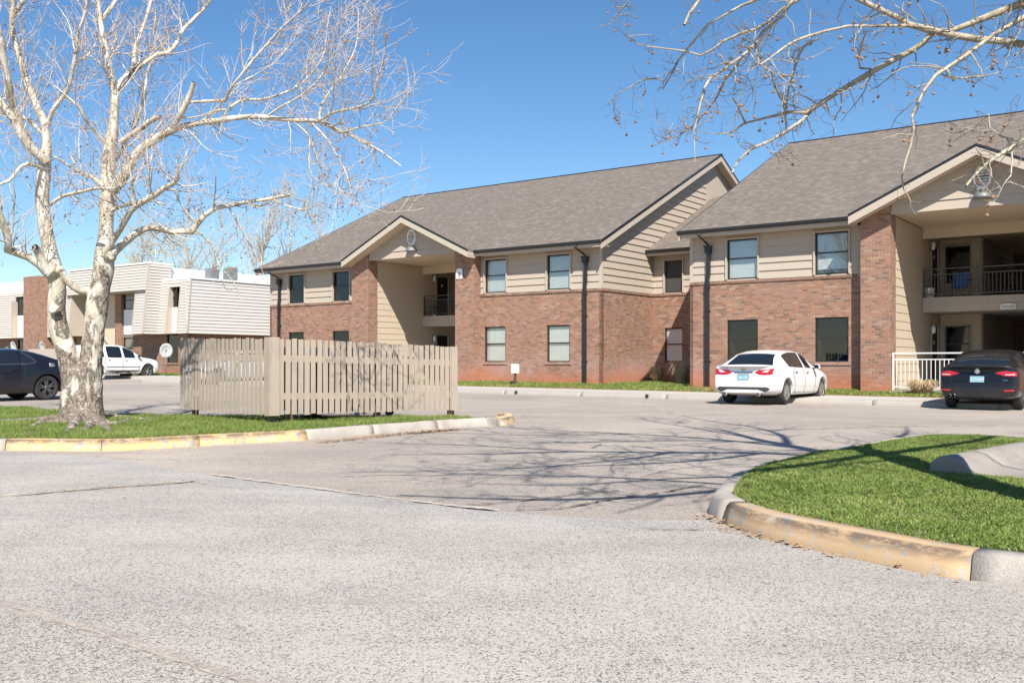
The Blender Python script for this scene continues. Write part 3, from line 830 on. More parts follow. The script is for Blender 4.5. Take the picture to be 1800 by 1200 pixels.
def siding(xf, a0, a1, z0, z1, parent, holes=(), step=0.262, span=None, mat=None, name='siding_board', d=0.0, margin=0.045, lap=0.044):
    """lap boards, each its own object; span(z) clips them under a gable"""
    z = z0
    while z < z1 - 0.02:
        zt = min(z + step, z1)
        lo0, hi0 = span(z) if span else (a0, a1); lo1, hi1 = span(zt) if span else (a0, a1)
        lo0, lo1 = max(lo0, a0), max(lo1, a0); hi0, hi1 = min(hi0, a1), min(hi1, a1)
        if hi0 - lo0 < 0.05: break
        if hi1 < lo1: lo1 = hi1 = (lo1 + hi1)/2
        # cut out the openings
        cuts = [(h[0]-margin, h[1]+margin) for h in holes if h[2]-margin < zt - 1e-3 and h[3]+margin > z + 1e-3 and min(zt, h[3]+margin)-max(z, h[2]-margin) > step*0.25]
        runs = [(lo0, hi0, lo1, hi1)]
        for c0, c1 in sorted(cuts):
            nr = []
            for (l0, h0, l1, h1) in runs:
                if c1 <= min(l0, l1) or c0 >= max(h0, h1): nr.append((l0, h0, l1, h1)); continue
                if c0 > l0 + 0.01: nr.append((l0, c0, l1, c0))
                if c1 < h0 - 0.01: nr.append((c1, h0, c1, h1))
            runs = nr
        for (l0, h0, l1, h1) in runs:
            if h0 - l0 > 4.2 and not span:                       # long walls are made of butted lengths
                c = l0 + (h0-l0)*(0.35 + 0.3*random.random()); parts = [(l0, c-0.002, l1, c-0.002), (c+0.002, h0, c+0.002, h1)]
            else: parts = [(l0, h0, l1, h1)]
            for (b0, c0, b1, c1) in parts:
                mb = MB(xf); j = random.uniform(-0.002, 0.002)
                mb.hexa([(b0, d, z), (c0, d, z), (c0, d+lap+j, z), (b0, d+lap+j, z), (b1, d, zt), (c1, d, zt), (c1, d+0.008, zt), (b1, d+0.008, zt)])
                mb.build(name, mat or M['siding'], parent)
        z = zt

def window(xf, a0, a1, z0, z1, parent, kind='blind', deep=0.07, trim=False, sill=False, mid=0.52, bl=(0, 0), name='window'):
    """single hung window set back in its opening. kind: blind, dark, screen, bright"""
    fw = 0.045
    mb = MB(xf)
    mb.box(a0, a0+fw, -deep-0.03, -deep+0.02, z0, z1); mb.box(a1-fw, a1, -deep-0.03, -deep+0.02, z0, z1)
    mb.box(a0+fw, a1-fw, -deep-0.03, -deep+0.02, z0, z0+fw); mb.box(a0+fw, a1-fw, -deep-0.03, -deep+0.02, z1-fw, z1)
    zm = z0 + (z1-z0)*mid
    mb.box(a0+fw, a1-fw, -deep-0.022, -deep+0.012, zm-0.022, zm+0.022)
    f = mb.build(name, M['frame'], parent)
    for k, (p, q) in enumerate(((z0+fw, zm-0.022), (zm+0.022, z1-fw))):
        g = MB(xf); g.box(a0+fw, a1-fw, -deep-0.006-(0.010*k), -deep-(0.010*k), p, q)
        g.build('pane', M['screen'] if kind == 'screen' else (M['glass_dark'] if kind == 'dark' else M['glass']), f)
        if kind == 'screen': pass
    bx = MB(xf)                                                   # the dark room behind
    e = 0.02
    bx.box(a0-e, a1+e, -0.95, -0.94, z0-e, z1+e); bx.box(a0-e, a0-e+0.01, -0.94, -deep-0.05, z0-e, z1+e); bx.box(a1+e-0.01, a1+e, -0.94, -deep-0.05, z0-e, z1+e)
    bx.box(a0, a1, -0.94, -deep-0.05, z0-e, z0-e+0.01); bx.box(a0, a1, -0.94, -deep-0.05, z1+e-0.01, z1+e)
    bx.build('room', M['dark'], f)
    if kind == 'curtain':
        b = MB(xf); b.box(a0+fw, a1-fw, -deep-0.040, -deep-0.032, z0+fw, zm-0.025); b.box(a0+fw, a1-fw, -deep-0.040, -deep-0.032, zm+0.025, z1-fw); b.build('roller_blind', M['curtain'], f)
    if kind in ('blind', 'bright', 'half'):
        b = MB(xf); zz = z1 - fw - 0.03; st = 0.034
        zlow = z0 + fw + bl[0]
        while zz > zlow:
            b.poly([(a0+fw+0.01, -deep-0.062, zz), (a1-fw-0.01, -deep-0.062, zz), (a1-fw-0.01, -deep-0.045, zz-st*0.86), (a0+fw+0.01, -deep-0.045, zz-st*0.86)])
            zz -= st
        b.box(a0+fw+0.01, a1-fw-0.01, -deep-0.075, -deep-0.05, zlow-0.03, zlow-0.005)
        tag(b.build('blind', M['blind'], f), kind='stuff')
    if trim:
        t_ = MB(xf); w = 0.045
        t_.box(a0-w, a0-0.001, -0.02, 0.055, z0-0.0, z1+w); t_.box(a1+0.001, a1+w, -0.02, 0.055, z0-0.0, z1+w); t_.box(a0-0.001, a1+0.001, -0.02, 0.055, z1+0.001, z1+w)
        t_.build('window_trim', M['trim'], f)
    if sill:
        s_ = MB(xf); n = max(3, int((a1-a0+0.16)/0.078)); w = (a1-a0+0.16)/n
        for k in range(n): s_.hexa([(a0-0.08+k*w+0.004, -deep, z0-0.10), (a0-0.08+(k+1)*w-0.004, -deep, z0-0.10), (a0-0.08+(k+1)*w-0.004, 0.035, z0-0.10), (a0-0.08+k*w+0.004, 0.035, z0-0.10),
                                    (a0-0.08+k*w+0.004, -deep, z0-0.004), (a0-0.08+(k+1)*w-0.004, -deep, z0-0.004), (a0-0.08+(k+1)*w-0.004, 0.035, z0-0.03), (a0-0.08+k*w+0.004, 0.035, z0-0.03)])
        s_.build('window_sill', M['brick'], f)
    return f

def rowlock(xf, a0, a1, parent, z0=ZB, z1=ZS, d=0.035):
    mb = MB(xf); n = max(1, int((a1-a0)/0.078)); w = (a1-a0)/n
    for k in range(n):
        j = random.uniform(-0.004, 0.004)
        mb.hexa([(a0+k*w+0.004, -0.05, z0), (a0+(k+1)*w-0.004, -0.05, z0), (a0+(k+1)*w-0.004, d+j, z0), (a0+k*w+0.004, d+j, z0),
                 (a0+k*w+0.004, -0.05, z1), (a0+(k+1)*w-0.004, -0.05, z1), (a0+(k+1)*w-0.004, d+j, z1-0.02), (a0+k*w+0.004, d+j, z1-0.02)])
    return tag(mb.build('brick_sill_course', M['brick_b'], parent), kind='stuff')

def RR(px, v): return A.r(px, v)
def win_px(px0, px1, py0, py1, v):
    a0, a1 = RR(px0, v), RR(px1, v); am = (a0+a1)/2; px = (px0+px1)/2
    return a0, a1, A.z(py1, am, v), A.z(py0, am, v)

V2 = -0.30                                         # front of the right hand wing
W1L = -18.5
P8 = (-12.5, -11.5, -6.62, -5.66); G8 = (-12.55, -5.51, -9.03)
P2 = (9.55, 10.43, 15.31, 16.25); G2 = (9.36, 16.4, 12.88)
UP = (3.955, 5.23); LO = (1.20, 2.58)

# --- openings measured on the front
w8u = [win_px(508, 535.5, 482, 536, 0), win_px(585.5, 615, 475.5, 532, 0), win_px(852.5, 890, 453.5, 516.5, 0), win_px(961.5, 1002.5, 443.5, 509.5, 0)]
w8l = [win_px(507, 534, 587, 640, 0), win_px(584, 613.5, 584.5, 640, 0), win_px(851.5, 888.5, 577, 638.5, 0), win_px(961, 1001.5, 573, 638.5, 0)]
w2u = [win_px(1278, 1332, 417.5, 492.5, V2), win_px(1432.5, 1492, 405, 485, V2)]
w2l = [win_px(1278, 1332, 563, 641, V2), win_px(1432.5, 1491.5, 558.5, 636, V2)]
wru = [win_px(1168.5, 1200, 451, 515, 4.0)]; wrl = [win_px(1168.5, 1200, 576, 638, 4.0)]
def norm(ws, z0, z1): return [(a, b, z0, z1) for a, b, _, _ in ws]
w8u = norm(w8u, ZS+0.03, 5.28); w2u = norm(w2u, ZS+0.03, 5.28); wru = norm(wru, ZS+0.02, 5.22)
w8l = norm(w8l, 1.20, 2.60); w2l = norm(w2l, 1.20, 2.60); wrl = norm(wrl, 1.20, 2.55)

# --- left wing front
wall('brick_wall', fx(0), W1L, P8[0]+0.1, Z0, ZB, M['brick'], bld, [w for w in w8l if w[1] < P8[0]])
wall('brick_wall', fx(0), P8[3]-0.1, 0, Z0, ZB, M['brick'], bld, [w for w in w8l if w[0] > P8[3]])
wall('upper_wall', fx(0), W1L, P8[0]+0.1, ZB, ZE, M['siding'], bld, [w for w in w8u if w[1] < P8[0]], d=-0.03)
wall('upper_wall', fx(0), P8[3]-0.1, -0.03, ZB, ZE, M['siding'], bld, [w for w in w8u if w[0] > P8[3]], d=-0.03)
siding(fx(0.03), W1L+0.10, P8[0], ZS, ZE, bld, [w for w in w8u if w[1] < P8[0]])
siding(fx(0.03), P8[3], -0.13, ZS, ZE, bld, [w for w in w8u if w[0] > P8[3]])
rowlock(fx(0), W1L, P8[0], bld); rowlock(fx(0), P8[3], 0.0, bld)
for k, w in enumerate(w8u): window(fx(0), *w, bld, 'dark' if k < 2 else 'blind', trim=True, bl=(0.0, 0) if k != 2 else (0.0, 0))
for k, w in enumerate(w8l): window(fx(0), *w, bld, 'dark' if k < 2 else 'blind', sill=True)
# --- gable wall facing right, and the end wall facing left
zr_ = lambda v: ZG + SL*(v+0.6) if v < 9.8 else ZG + SL*(20.2 - v)
def gable_span(z):
    lo = (z + 0.13 - ZG)/SL - 0.6; return (max(0.03, lo), min(19.6 - 0.03, 19.6 - lo))
def gable(name, x0, sgn, mat, parent, v0=0.0, v1=19.6, zb=ZB, zfix=-0.10, zridge=None):
    mb = MB(); vm = (v0+v1)/2
    pts = [(x0, v0, zb), (x0, v1, zb), (x0, v1, zr_(v1)+zfix), (x0, vm, zr_(9.8)+zfix), (x0, v0, zr_(v0)+zfix)]
    mb.prism(pts, (0.10*sgn, 0, 0)); return mb.build(name, mat, parent)
gable('upper_wall', -0.13, 1, M['siding'], bld)
wall('brick_wall', fpx(0), 0.0, 4.0, Z0, ZB, M['brick'], bld, th=0.12)
rowlock(fpx(0), 0.0, 3.96, bld)
siding(fpx(-0.03), 0.10, 9.0, ZS, 10.2, bld, step=0.262, span=gable_span)
mb = MB(); mb.box(-0.10, 0.002, -0.002, 0.10, ZS, ZE+0.1); mb.build('corner_board', M['trim'], bld)
mb = MB(); mb.box(W1L-0.002, W1L+0.1, -0.002, 0.10, ZS, ZE); mb.build('corner_board', M['trim'], bld)
gable('upper_wall', W1L+0.13, -1, M['siding'], bld)
wall('brick_wall', fmx(W1L), 0, 19.6, Z0, ZB, M['brick'], bld, th=0.12)
rowlock(fmx(W1L), 0.0, 19.6, bld)
siding(fmx(W1L+0.03), 0.10, 19.5, ZS, 10.2, bld, step=0.262*2, span=gable_span)
wall('brick_wall', lambda a, d, z: (a, 19.6 + d, z), W1L, 24, Z0, ZE, M['brick'], bld)
# --- recess between the wings
wall('brick_wall', fx(4.0), 0, 3.9, Z0, ZB, M['brick'], bld, wrl)
wall('upper_wall', fx(4.0), -0.1, 3.9, ZB, ZE, M['siding'], bld, wru, d=-0.03)
siding(fx(4.03), 0.0, 3.68, ZS, ZE, bld, wru); rowlock(fx(4.0), 0.035, 3.68, bld)
window(fx(4.0), *wru[0], bld, 'screen', trim=True)
window(fx(4.0), *wrl[0], bld, 'curtain', sill=True)
# --- right wing front
WR = 24.0
wall('brick_wall', fx(V2), 3.68, P2[0]+0.1, Z0, ZB, M['brick'], bld, w2l)
wall('upper_wall', fx(V2), 3.68, P2[0]+0.1, ZB, ZE, M['siding'], bld, w2u, d=-0.03)
siding(fx(V2+0.03), 3.81, P2[0], ZS, ZE, bld, w2u); rowlock(fx(V2), 3.68, P2[0]-0.25, bld)
wall('brick_wall', fx(V2), P2[3]-0.1, WR, Z0, ZE, M['brick'], bld)
for k, w in enumerate(w2u): window(fx(V2), *w, bld, 'blind', trim=True, bl=(0.02, 0) if k == 0 else (0.16, 0))
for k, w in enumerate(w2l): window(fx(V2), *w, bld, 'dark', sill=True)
wall('brick_wall', fmx(3.68), V2, 4.05, Z0, ZB, M['brick'], bld)
wall('upper_wall', fmx(3.68), V2, 9.8, ZB, 10.3, M['siding'], bld, d=-0.03) if False else None
def rspan(z):
    lo = (z + 0.13 - ZG)/SL - 0.9; return (max(V2+0.1, lo), min(19.3, 19.0 - lo))
mb = MB(); mb.prism([(3.81, V2, ZB), (3.81, 19.3, ZB), (3.81, 19.3, 5.6), (3.81, 9.5, 10.35), (3.81, V2, 5.75)], (-0.10, 0, 0)); mb.build('upper_wall', M['siding'], bld)
siding(fmx(3.71), V2+0.1, 19.0, ZS, 10.2, bld, step=0.262*2, span=rspan)
mb = MB(); mb.box(3.678, 3.78, V2-0.002, V2+0.10, ZS, ZE); mb.build('corner_board', M['trim'], bld)
wall('brick_wall', fpx(WR), V2, 19.6, Z0, 5.4, M['brick'], bld)

# --- roofs
def roof(pts, th, mat, name='roof'):
    mb = MB(); mb.prism(pts, (0, 0, -th)); return mb.build(name, mat, bld)
RL8, RR8, VR = -18.85, 0.36, 9.8
def zf(v): return ZG + SL*(v + 0.6)
zrg = zf(VR)
rc, hw = G8[2], 3.52; vz = 2.94
roof([(RL8, -0.6, zf(-0.6)), (rc-hw, -0.6, zf(-0.6)), (rc, vz, zf(vz)), (rc+hw, -0.6, zf(-0.6)), (RR8, -0.6, zf(-0.6)), (RR8, VR, zrg), (RL8, VR, zrg)], 0.09, M['shingle'])
roof([(RL8, 20.2, zf(-0.6)), (RL8, VR, zrg), (RR8, VR, zrg), (RR8, 20.2, zf(-0.6))], 0.09, M['shingle'])
RL2, RR2 = 3.55, WR+0.3
VR2 = 9.55; z2 = lambda v: ZG + SL*(v + 0.9); zr2 = z2(VR2)
rc2 = G2[2]; vz2 = vz - 0.3
roof([(RL2, -0.9, ZG), (rc2-hw, -0.9, ZG), (rc2, vz2, z2(vz2)), (rc2+hw, -0.9, ZG), (RR2, -0.9, ZG), (RR2, VR2, zr2), (RL2, VR2, zr2)], 0.09, M['shingle'])
roof([(RL2, 20.0, ZG), (RL2, VR2, zr2), (RR2, VR2, zr2), (RR2, 20.0, ZG)], 0.09, M['shingle'])
roof([(0.0, 3.4, ZG), (3.72, 3.4, ZG), (3.72, 9.8, ZG+SL*6.4), (0.0, 9.8, ZG+SL*6.4)], 0.09, M['shingle'])
roof([(0.0, 9.8, ZG+SL*6.4), (3.72, 9.8, ZG+SL*6.4), (3.72, 16.2, ZG), (0.0, 16.2, ZG)], 0.09, M['shingle'])
for (c, vv0, vb) in ((rc, -1.05, vz), (rc2, -1.35, vz2)):
    zt = ZG + SL*hw
    for s_ in (-1, 1):
        off_ = -0.6 if c == rc else -0.9
        p = [(c, vv0, zt), (c, vb, zt), (c+s_*hw, off_, ZG), (c+s_*hw, vv0, ZG)]
        p = [(a, b, z+0.004) for a, b, z in p]
        roof(p, 0.075, M['shingle_s'], 'porch_roof')
# ridge caps
def ridgecap(r0, r1, v, z):
    mb = MB()
    n = int((r1-r0)/0.30)
    for k in range(n):
        a = r0+(r1-r0)*k/n; b = r0+(r1-r0)*(k+1.1)/n
        mb.prism([(a, v-0.13, z-0.055+0.012), (a, v, z+0.012+0.006), (a, v+0.13, z-0.055+0.012), (a, v, z-0.02)], (b-a, 0, 0.004))
    return tag(mb.build('ridge_cap', M['frame'], bld), kind='stuff')
ridgecap(RL8, RR8, VR, zrg); ridgecap(RL2, RR2, VR2, zr2)

# --- fascias, soffits, gutters
def gutter(r0, r1, v, zt=ZG):
    mb = MB()
    pr = [(0.0, -0.125), (0.075, -0.125), (0.115, -0.06), (0.12, 0.0), (0.112, 0.0), (0.10, -0.055), (0.07, -0.115), (0.0, -0.115)]
    prof = [(v - a, zt - 0.005 + z) for a, z in pr]
    mb.prism([(r0, a, z) for a, z in prof], (r1-r0, 0, 0)); return mb.build('gutter', M['gutter'], bld)
def eave(r0, r1, v, vw):
    mb = MB(); mb.box(r0, r1, v, v+0.03, ZG-0.235, ZG-0.095); mb.build('fascia_board', M['trim'], bld)
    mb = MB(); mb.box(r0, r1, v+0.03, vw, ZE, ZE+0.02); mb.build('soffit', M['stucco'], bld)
eave(RL8+0.03, rc-hw, -0.58, 0); eave(rc+hw, RR8-0.03, -0.58, 0); gutter(RL8, rc-hw-0.02, -0.585); gutter(rc+hw+0.02, RR8, -0.585)
eave(RL2+0.03, rc2-hw, -0.88, V2); eave(rc2+hw, RR2, -0.88, V2); gutter(RL2-0.04, rc2-hw-0.02, -0.885); gutter(rc2+hw+0.02, RR2, -0.885)
eave(0.0, 3.7, 3.42, 4.0); gutter(0.0, 3.66, 3.415)
def rake(x, v0, v1, zfun, sgn=1, th=0.04, name='rake_board'):
    mb = MB(); a, b = zfun(v0), zfun(v1)
    mb.prism([(x, v0, a-0.10), (x, v1, b-0.10), (x, v1, b-0.32), (x, v0, a-0.32)], (-th*sgn, 0, 0)); mb.build(name, M['trim'], bld)
    mb = MB(); mb.prism([(x+0.012*sgn, v0, a+0.006), (x+0.012*sgn, v1, b+0.006), (x+0.012*sgn, v1, b-0.095), (x+0.012*sgn, v0, a-0.095)], (-0.03*sgn, 0, 0)); mb.build('drip_edge', M['gutter'], bld)
def zback(v): return ZG + SL*(20.2 - v)
for x, s_ in ((RR8, 1), (RL8, -1)):
    rake(x, -0.62, VR, zf, s_); rake(x, VR, 20.2, zback, s_)
    for (v0, v1, f) in ((-0.6, VR, zf), (VR, 20.2, zback)):
        mb = MB(); mb.prism([(x-0.04*s_, v0, f(v0)-0.24), (x-0.04*s_, v1, f(v1)-0.24), (x-0.04*s_, v1, f(v1)-0.22), (x-0.04*s_, v0, f(v0)-0.22)], (-(abs(x-(0 if s_ > 0 else W1L)))*s_+0.0, 0, 0)); mb.build('soffit', M['stucco'], bld)
rake(RL2, -0.92, VR2, z2, -1)
for c, vf in ((rc, -1.05), (rc2, -1.35)):
    for s_ in (-1, 1):
        zt = ZG + SL*hw
        p = lambda d, a, z: (c + s_*a, vf + d, z)
        mb = MB(); mb.prism([p(0, 0, zt-0.075), p(0, hw, ZG-0.075), p(0, hw, ZG-0.30), p(0, 0, zt-0.30)], (0, 0.04, 0)); mb.build('rake_board', M['trim'], bld)
        mb = MB(); mb.prism([p(-0.012, 0, zt+0.012), p(-0.012, hw+0.01, ZG+0.008), p(-0.012, hw+0.01, ZG-0.07), p(-0.012, 0, zt-0.068)], (0, 0.03, 0)); mb.build('drip_edge', M['gutter'], bld)
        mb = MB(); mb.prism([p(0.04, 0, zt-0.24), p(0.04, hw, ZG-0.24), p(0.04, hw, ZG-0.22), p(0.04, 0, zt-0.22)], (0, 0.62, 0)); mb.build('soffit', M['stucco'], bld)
        mb = MB(); a = c + s_*hw                                        # eave return of the porch roof
        mb.box(min(a, a-0.03*s_), max(a, a-0.03*s_), vf+0.04, vf+0.52, ZG-0.30, ZG-0.08); mb.build('fascia_board', M['trim'], bld)

# --- the two breezeways
ZC = 5.62
def porch(P, Gm, vf, vd, vback, tagn):
    o0, i0, i1, o1 = P; c = Gm[2]; zt = ZG + SL*hw
    zu = lambda r: zt - SL*abs(r-c) - 0.245
    vw = 0 if vf > -0.5 else V2
    for (a, b) in ((o0, i0), (i1, o1)):
        mb = MB(); mb.prism([(a, vf, Z0), (b, vf, Z0), (b, vf, zu(b)), (a, vf, zu(a))], (0, 0.57, 0)); mb.build('brick_pier', M['brick'], bld)
    # gable siding over the opening
    sp = lambda z: (max(i0, c - (zt-0.245-z)/SL), min(i1, c + (zt-0.245-z)/SL))
    mb = MB(); mb.prism([(i0, vf+0.06, ZC-0.02), (i1, vf+0.06, ZC-0.02), (i1, vf+0.06, zu(i1)), (c, vf+0.06, zu(c)), (i0, vf+0.06, zu(i0))], (0, 0.06, 0)); mb.build('upper_wall', M['siding'], bld)
    siding(fx(vf+0.06), i0, i1, ZC-0.02, zt-0.25, bld, span=sp, step=0.29)
    # octagonal louvre vent
    vc_ = Vector((c+0.05, vf+0.03, ZC+0.80)); ro = 0.285
    ring = []
    mb = MB()
    oc = lambda r, y: [(vc_.x + r*0.86*math.sin(R(22.5+45*k)), y, vc_.z + r*1.25*math.cos(R(22.5+45*k))) for k in range(8)]
    o1_, i1_ = oc(ro, vf-0.03), oc(ro*0.80, vf-0.03); o2_, i2_ = oc(ro, vf+0.06), oc(ro*0.80, vf+0.06)
    for k in range(8):
        q = (k+1) % 8; mb.poly([o1_[k], o1_[q], i1_[q], i1_[k]]); mb.poly([o1_[k], o2_[k], o2_[q], o1_[q]]); mb.poly([i1_[k], i1_[q], i2_[q], i2_[k]])
    vent = mb.build('gable_vent', M['white'], bld)
    for k in range(7):
        zc = vc_.z - 0.24 + k*0.08; hwid = ro*0.80*0.80 * (1.0 if abs(zc-vc_.z) < 0.15 else 0.62)
        mb = MB(); mb.hexa([(vc_.x-hwid, vf-0.02, zc-0.03), (vc_.x+hwid, vf-0.02, zc-0.03), (vc_.x+hwid, vf-0.01, zc-0.03), (vc_.x-hwid, vf-0.01, zc-0.03),
                            (vc_.x-hwid, vf+0.025, zc+0.022), (vc_.x+hwid, vf+0.025, zc+0.022), (vc_.x+hwid, vf+0.035, zc+0.022), (vc_.x-hwid, vf+0.035, zc+0.022)])
        mb.build('louvre_slat', M['white'], vent)
    mb = MB(); mb.poly([(x, vf+0.045, z) for x, _, z in oc(ro*0.84, 0)]); mb.build('vent_back', M['dark'], vent)
    # half dome floodlight
    mb = MB(); rows = []
    for k in range(7):
        ph = R(90*k/6); row = []
        for j in range(13):
            th = R(180*j/12); row.append(mb.pt((vc_.x + 0.27*math.cos(th)*math.cos(ph), vf+0.03 - 0.30*math.sin(th)*math.cos(ph), vc_.z-0.60 + 0.24*math.sin(ph))))
        rows.append(row)
    for k in range(6):
        for j in range(12): mb.face((rows[k][j], rows[k][j+1], rows[k+1][j+1], rows[k+1][j]), 0, True)
    mb.face(rows[0]); mb.build('floodlight', M['lampm'], bld)
    # interior side walls: a brick return, then boards; ceiling and header
    vr_ = vw + 0.10
    for (x, s_) in ((i0, 1), (i1, -1)):
        xf = fpx(x) if s_ > 0 else fmx(x); xs_ = fpx(x - 0.03) if s_ > 0 else fmx(x + 0.03)
        wall('brick_wall', xf, vf+0.56, vr_, Z0, ZC, M['brick'], bld, d=-0.002)
        v1 = vback
        dz0, dz1 = vd
        hl = [(dz0, dz1, 0.36, 2.45), (dz0, dz1, 3.32, 5.22)] if s_ > 0 else []
        wall('side_wall', xs_, vr_, v1, Z0, ZC, M['siding'], bld, hl, th=0.1)
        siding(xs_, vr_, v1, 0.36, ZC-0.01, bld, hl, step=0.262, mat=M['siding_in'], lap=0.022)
        if s_ > 0:
            for z in (0.36, 3.32):
                mb = MB(xf); mb.box(dz0+0.03, dz1-0.03, -0.10, -0.05, z+0.02, z+(2.06 if z < 1 else 1.88)); d_ = mb.build('door', M['door'], bld)
                mb = MB(xf); w_ = 0.06; zt_ = z+(2.09 if z < 1 else 1.90)
                mb.box(dz0-w_, dz0+0.03, -0.10, 0.012, z, zt_+w_); mb.box(dz1-0.03, dz1+w_, -0.10, 0.012, z, zt_+w_); mb.box(dz0+0.03, dz1-0.03, -0.10, 0.012, zt_, zt_+w_); mb.build('door_frame', M['trim'], d_)
                mb = MB(xf); mb.lathe([(0.0, 0.0), (0.028, 0.0), (0.03, 0.03), (0.0, 0.045)], 10, 0, 'y'); h_ = None
                mb2 = MB(xf); mb2.box(dz0+0.10, dz0+0.14, -0.05, -0.005, z+0.95, z+1.02); mb2.build('door_handle', M['lampm'], d_)
                mb3 = MB(xf); mb3.box((dz0+dz1)/2-0.05, (dz0+dz1)/2+0.05, -0.05, -0.04, z+1.45, z+1.57); mb3.build('door_plate', M['lampg'], d_)
                # wall lamp beside the door
                mb = MB(xf); zl_ = z+1.95 if z < 1 else z+1.82; ac = dz0-0.28
                mb.box(ac-0.07, ac+0.07, 0.0, 0.05, zl_-0.16, zl_+0.14); lm = mb.build('wall_lamp', M['lampm'], bld)
                mb = MB(xf); mb.tube([(ac, 0.10, zl_-0.15), (ac, 0.12, zl_), (ac, 0.10, zl_+0.12)], [0.055, 0.075, 0.055], 10); mb.build('lamp_shade', M['lampg'], lm)
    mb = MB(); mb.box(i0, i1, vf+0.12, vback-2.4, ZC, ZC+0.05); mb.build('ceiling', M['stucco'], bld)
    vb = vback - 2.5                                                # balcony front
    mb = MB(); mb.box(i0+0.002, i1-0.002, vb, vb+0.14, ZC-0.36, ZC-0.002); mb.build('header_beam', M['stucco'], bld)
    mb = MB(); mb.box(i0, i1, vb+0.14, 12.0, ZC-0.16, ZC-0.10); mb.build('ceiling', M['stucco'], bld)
    mb = MB(); mb.box(i0+0.003, i1-0.003, vb+0.03, 12.0, 2.86, 3.30); mb.build('balcony_slab', M['concrete'], bld)
    siding(fx(vb+0.03), i0+0.003, i1-0.003, 2.84, 3.32, bld, step=0.24, name='balcony_fascia_board', mat=M['trim'])
    mb = MB(); mb.box(i0-0.3, i1+0.3, vf+0.58, 12.0, 0.10, 0.36); mb.build('floor_slab', M['concrete'], bld)
    mb = MB(); mb.box(i0, i1, vf-0.2, vf+0.575, 0.10, 0.34); mb.build('threshold', M['concrete'], bld)
    # back wall with a window on each floor, then the passage running away
    bw = 1.34
    wz = [(i0+0.17, i0+0.99, 1.15, 2.45), (i0+0.17, i0+0.99, 3.95, 5.22)]
    wall('back_wall', fx(vback), i0, i0+bw, 0.36, ZC-0.1, M['siding'], bld, wz, d=-0.03)
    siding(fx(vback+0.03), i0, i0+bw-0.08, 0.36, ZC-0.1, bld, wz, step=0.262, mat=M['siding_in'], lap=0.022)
    for w in wz: window(fx(vback), *w, bld, 'dark', trim=True)
    mb = MB(); mb.box(i0+bw-0.08, i0+bw+0.002, vback-0.002, vback+0.08, 0.36, ZC-0.1); mb.build('corner_board', M['trim'], bld)
    wall('passage_wall', fpx(i0+bw), vback+0.05, 12, 0.36, ZC-0.1, M['siding'], bld)
    siding(fpx(i0+bw), vback+0.1, 12, 0.36, ZC-0.1, bld, step=0.262)
    wall('passage_wall', fx(12.0), i0, i0+bw+0.9, 0.36, ZC-0.1, M['brick_b'], bld)
    wall('passage_wall', fmx(i1), vback, 12, 0.36, ZC-0.1, M['brick_b'], bld)
    # balcony railing
    def railing(x0, x1, y, z, h, mat, parent=bld, st=0.115, nm='railing'):
        mb = MB(); mb.box(x0, x1, y-0.02, y+0.02, z+h-0.04, z+h)
        rl = mb.build(nm, mat, parent)
        for za, zb_ in ((h-0.22, h-0.19), (0.08, 0.11)):
            mb = MB(); mb.box(x0, x1, y-0.015, y+0.015, z+za, z+zb_); mb.build('rail', mat, rl)
        n = max(1, int(round((x1-x0)/1.6)))
        for k in range(n+1):
            x = x0 + (x1-x0)*k/n; x = min(max(x, x0+0.025), x1-0.025)
            mb = MB(); mb.box(x-0.024, x+0.024, y-0.024, y+0.024, z, z+h-0.042); mb.build('post', mat, rl)
        n = int((x1-x0)/st)
        bal = None
        for k in range(1, n):
            x = x0 + (x1-x0)*k/n
            if bal is None:
                m2 = MB(); m2.box(-0.009, 0.009, -0.009, 0.009, z+0.111, z+h-0.221); me = m2.mesh('baluster', mat)
                bal = me
            link('baluster', bal, rl, (x, y, 0))
        return rl
    railing(i0+0.02, i1-0.02, vb+0.08, 3.32, 0.95, M['rail_dark'])
    return vb, railing
vb8, railing = porch(P8, G8, -0.45, (4.10, 5.0), 5.6, '8')
vb2, railing = porch(P2, G2, -0.75, (4.40, 5.45), 5.6, '2')
railing(P2[1]+0.02, 12.5, -0.62, 0.36, 1.12, M['rail_white'], st=0.118)
railing(13.8, P2[2]-0.02, -0.62, 0.36, 1.12, M['rail_white'], st=0.118)

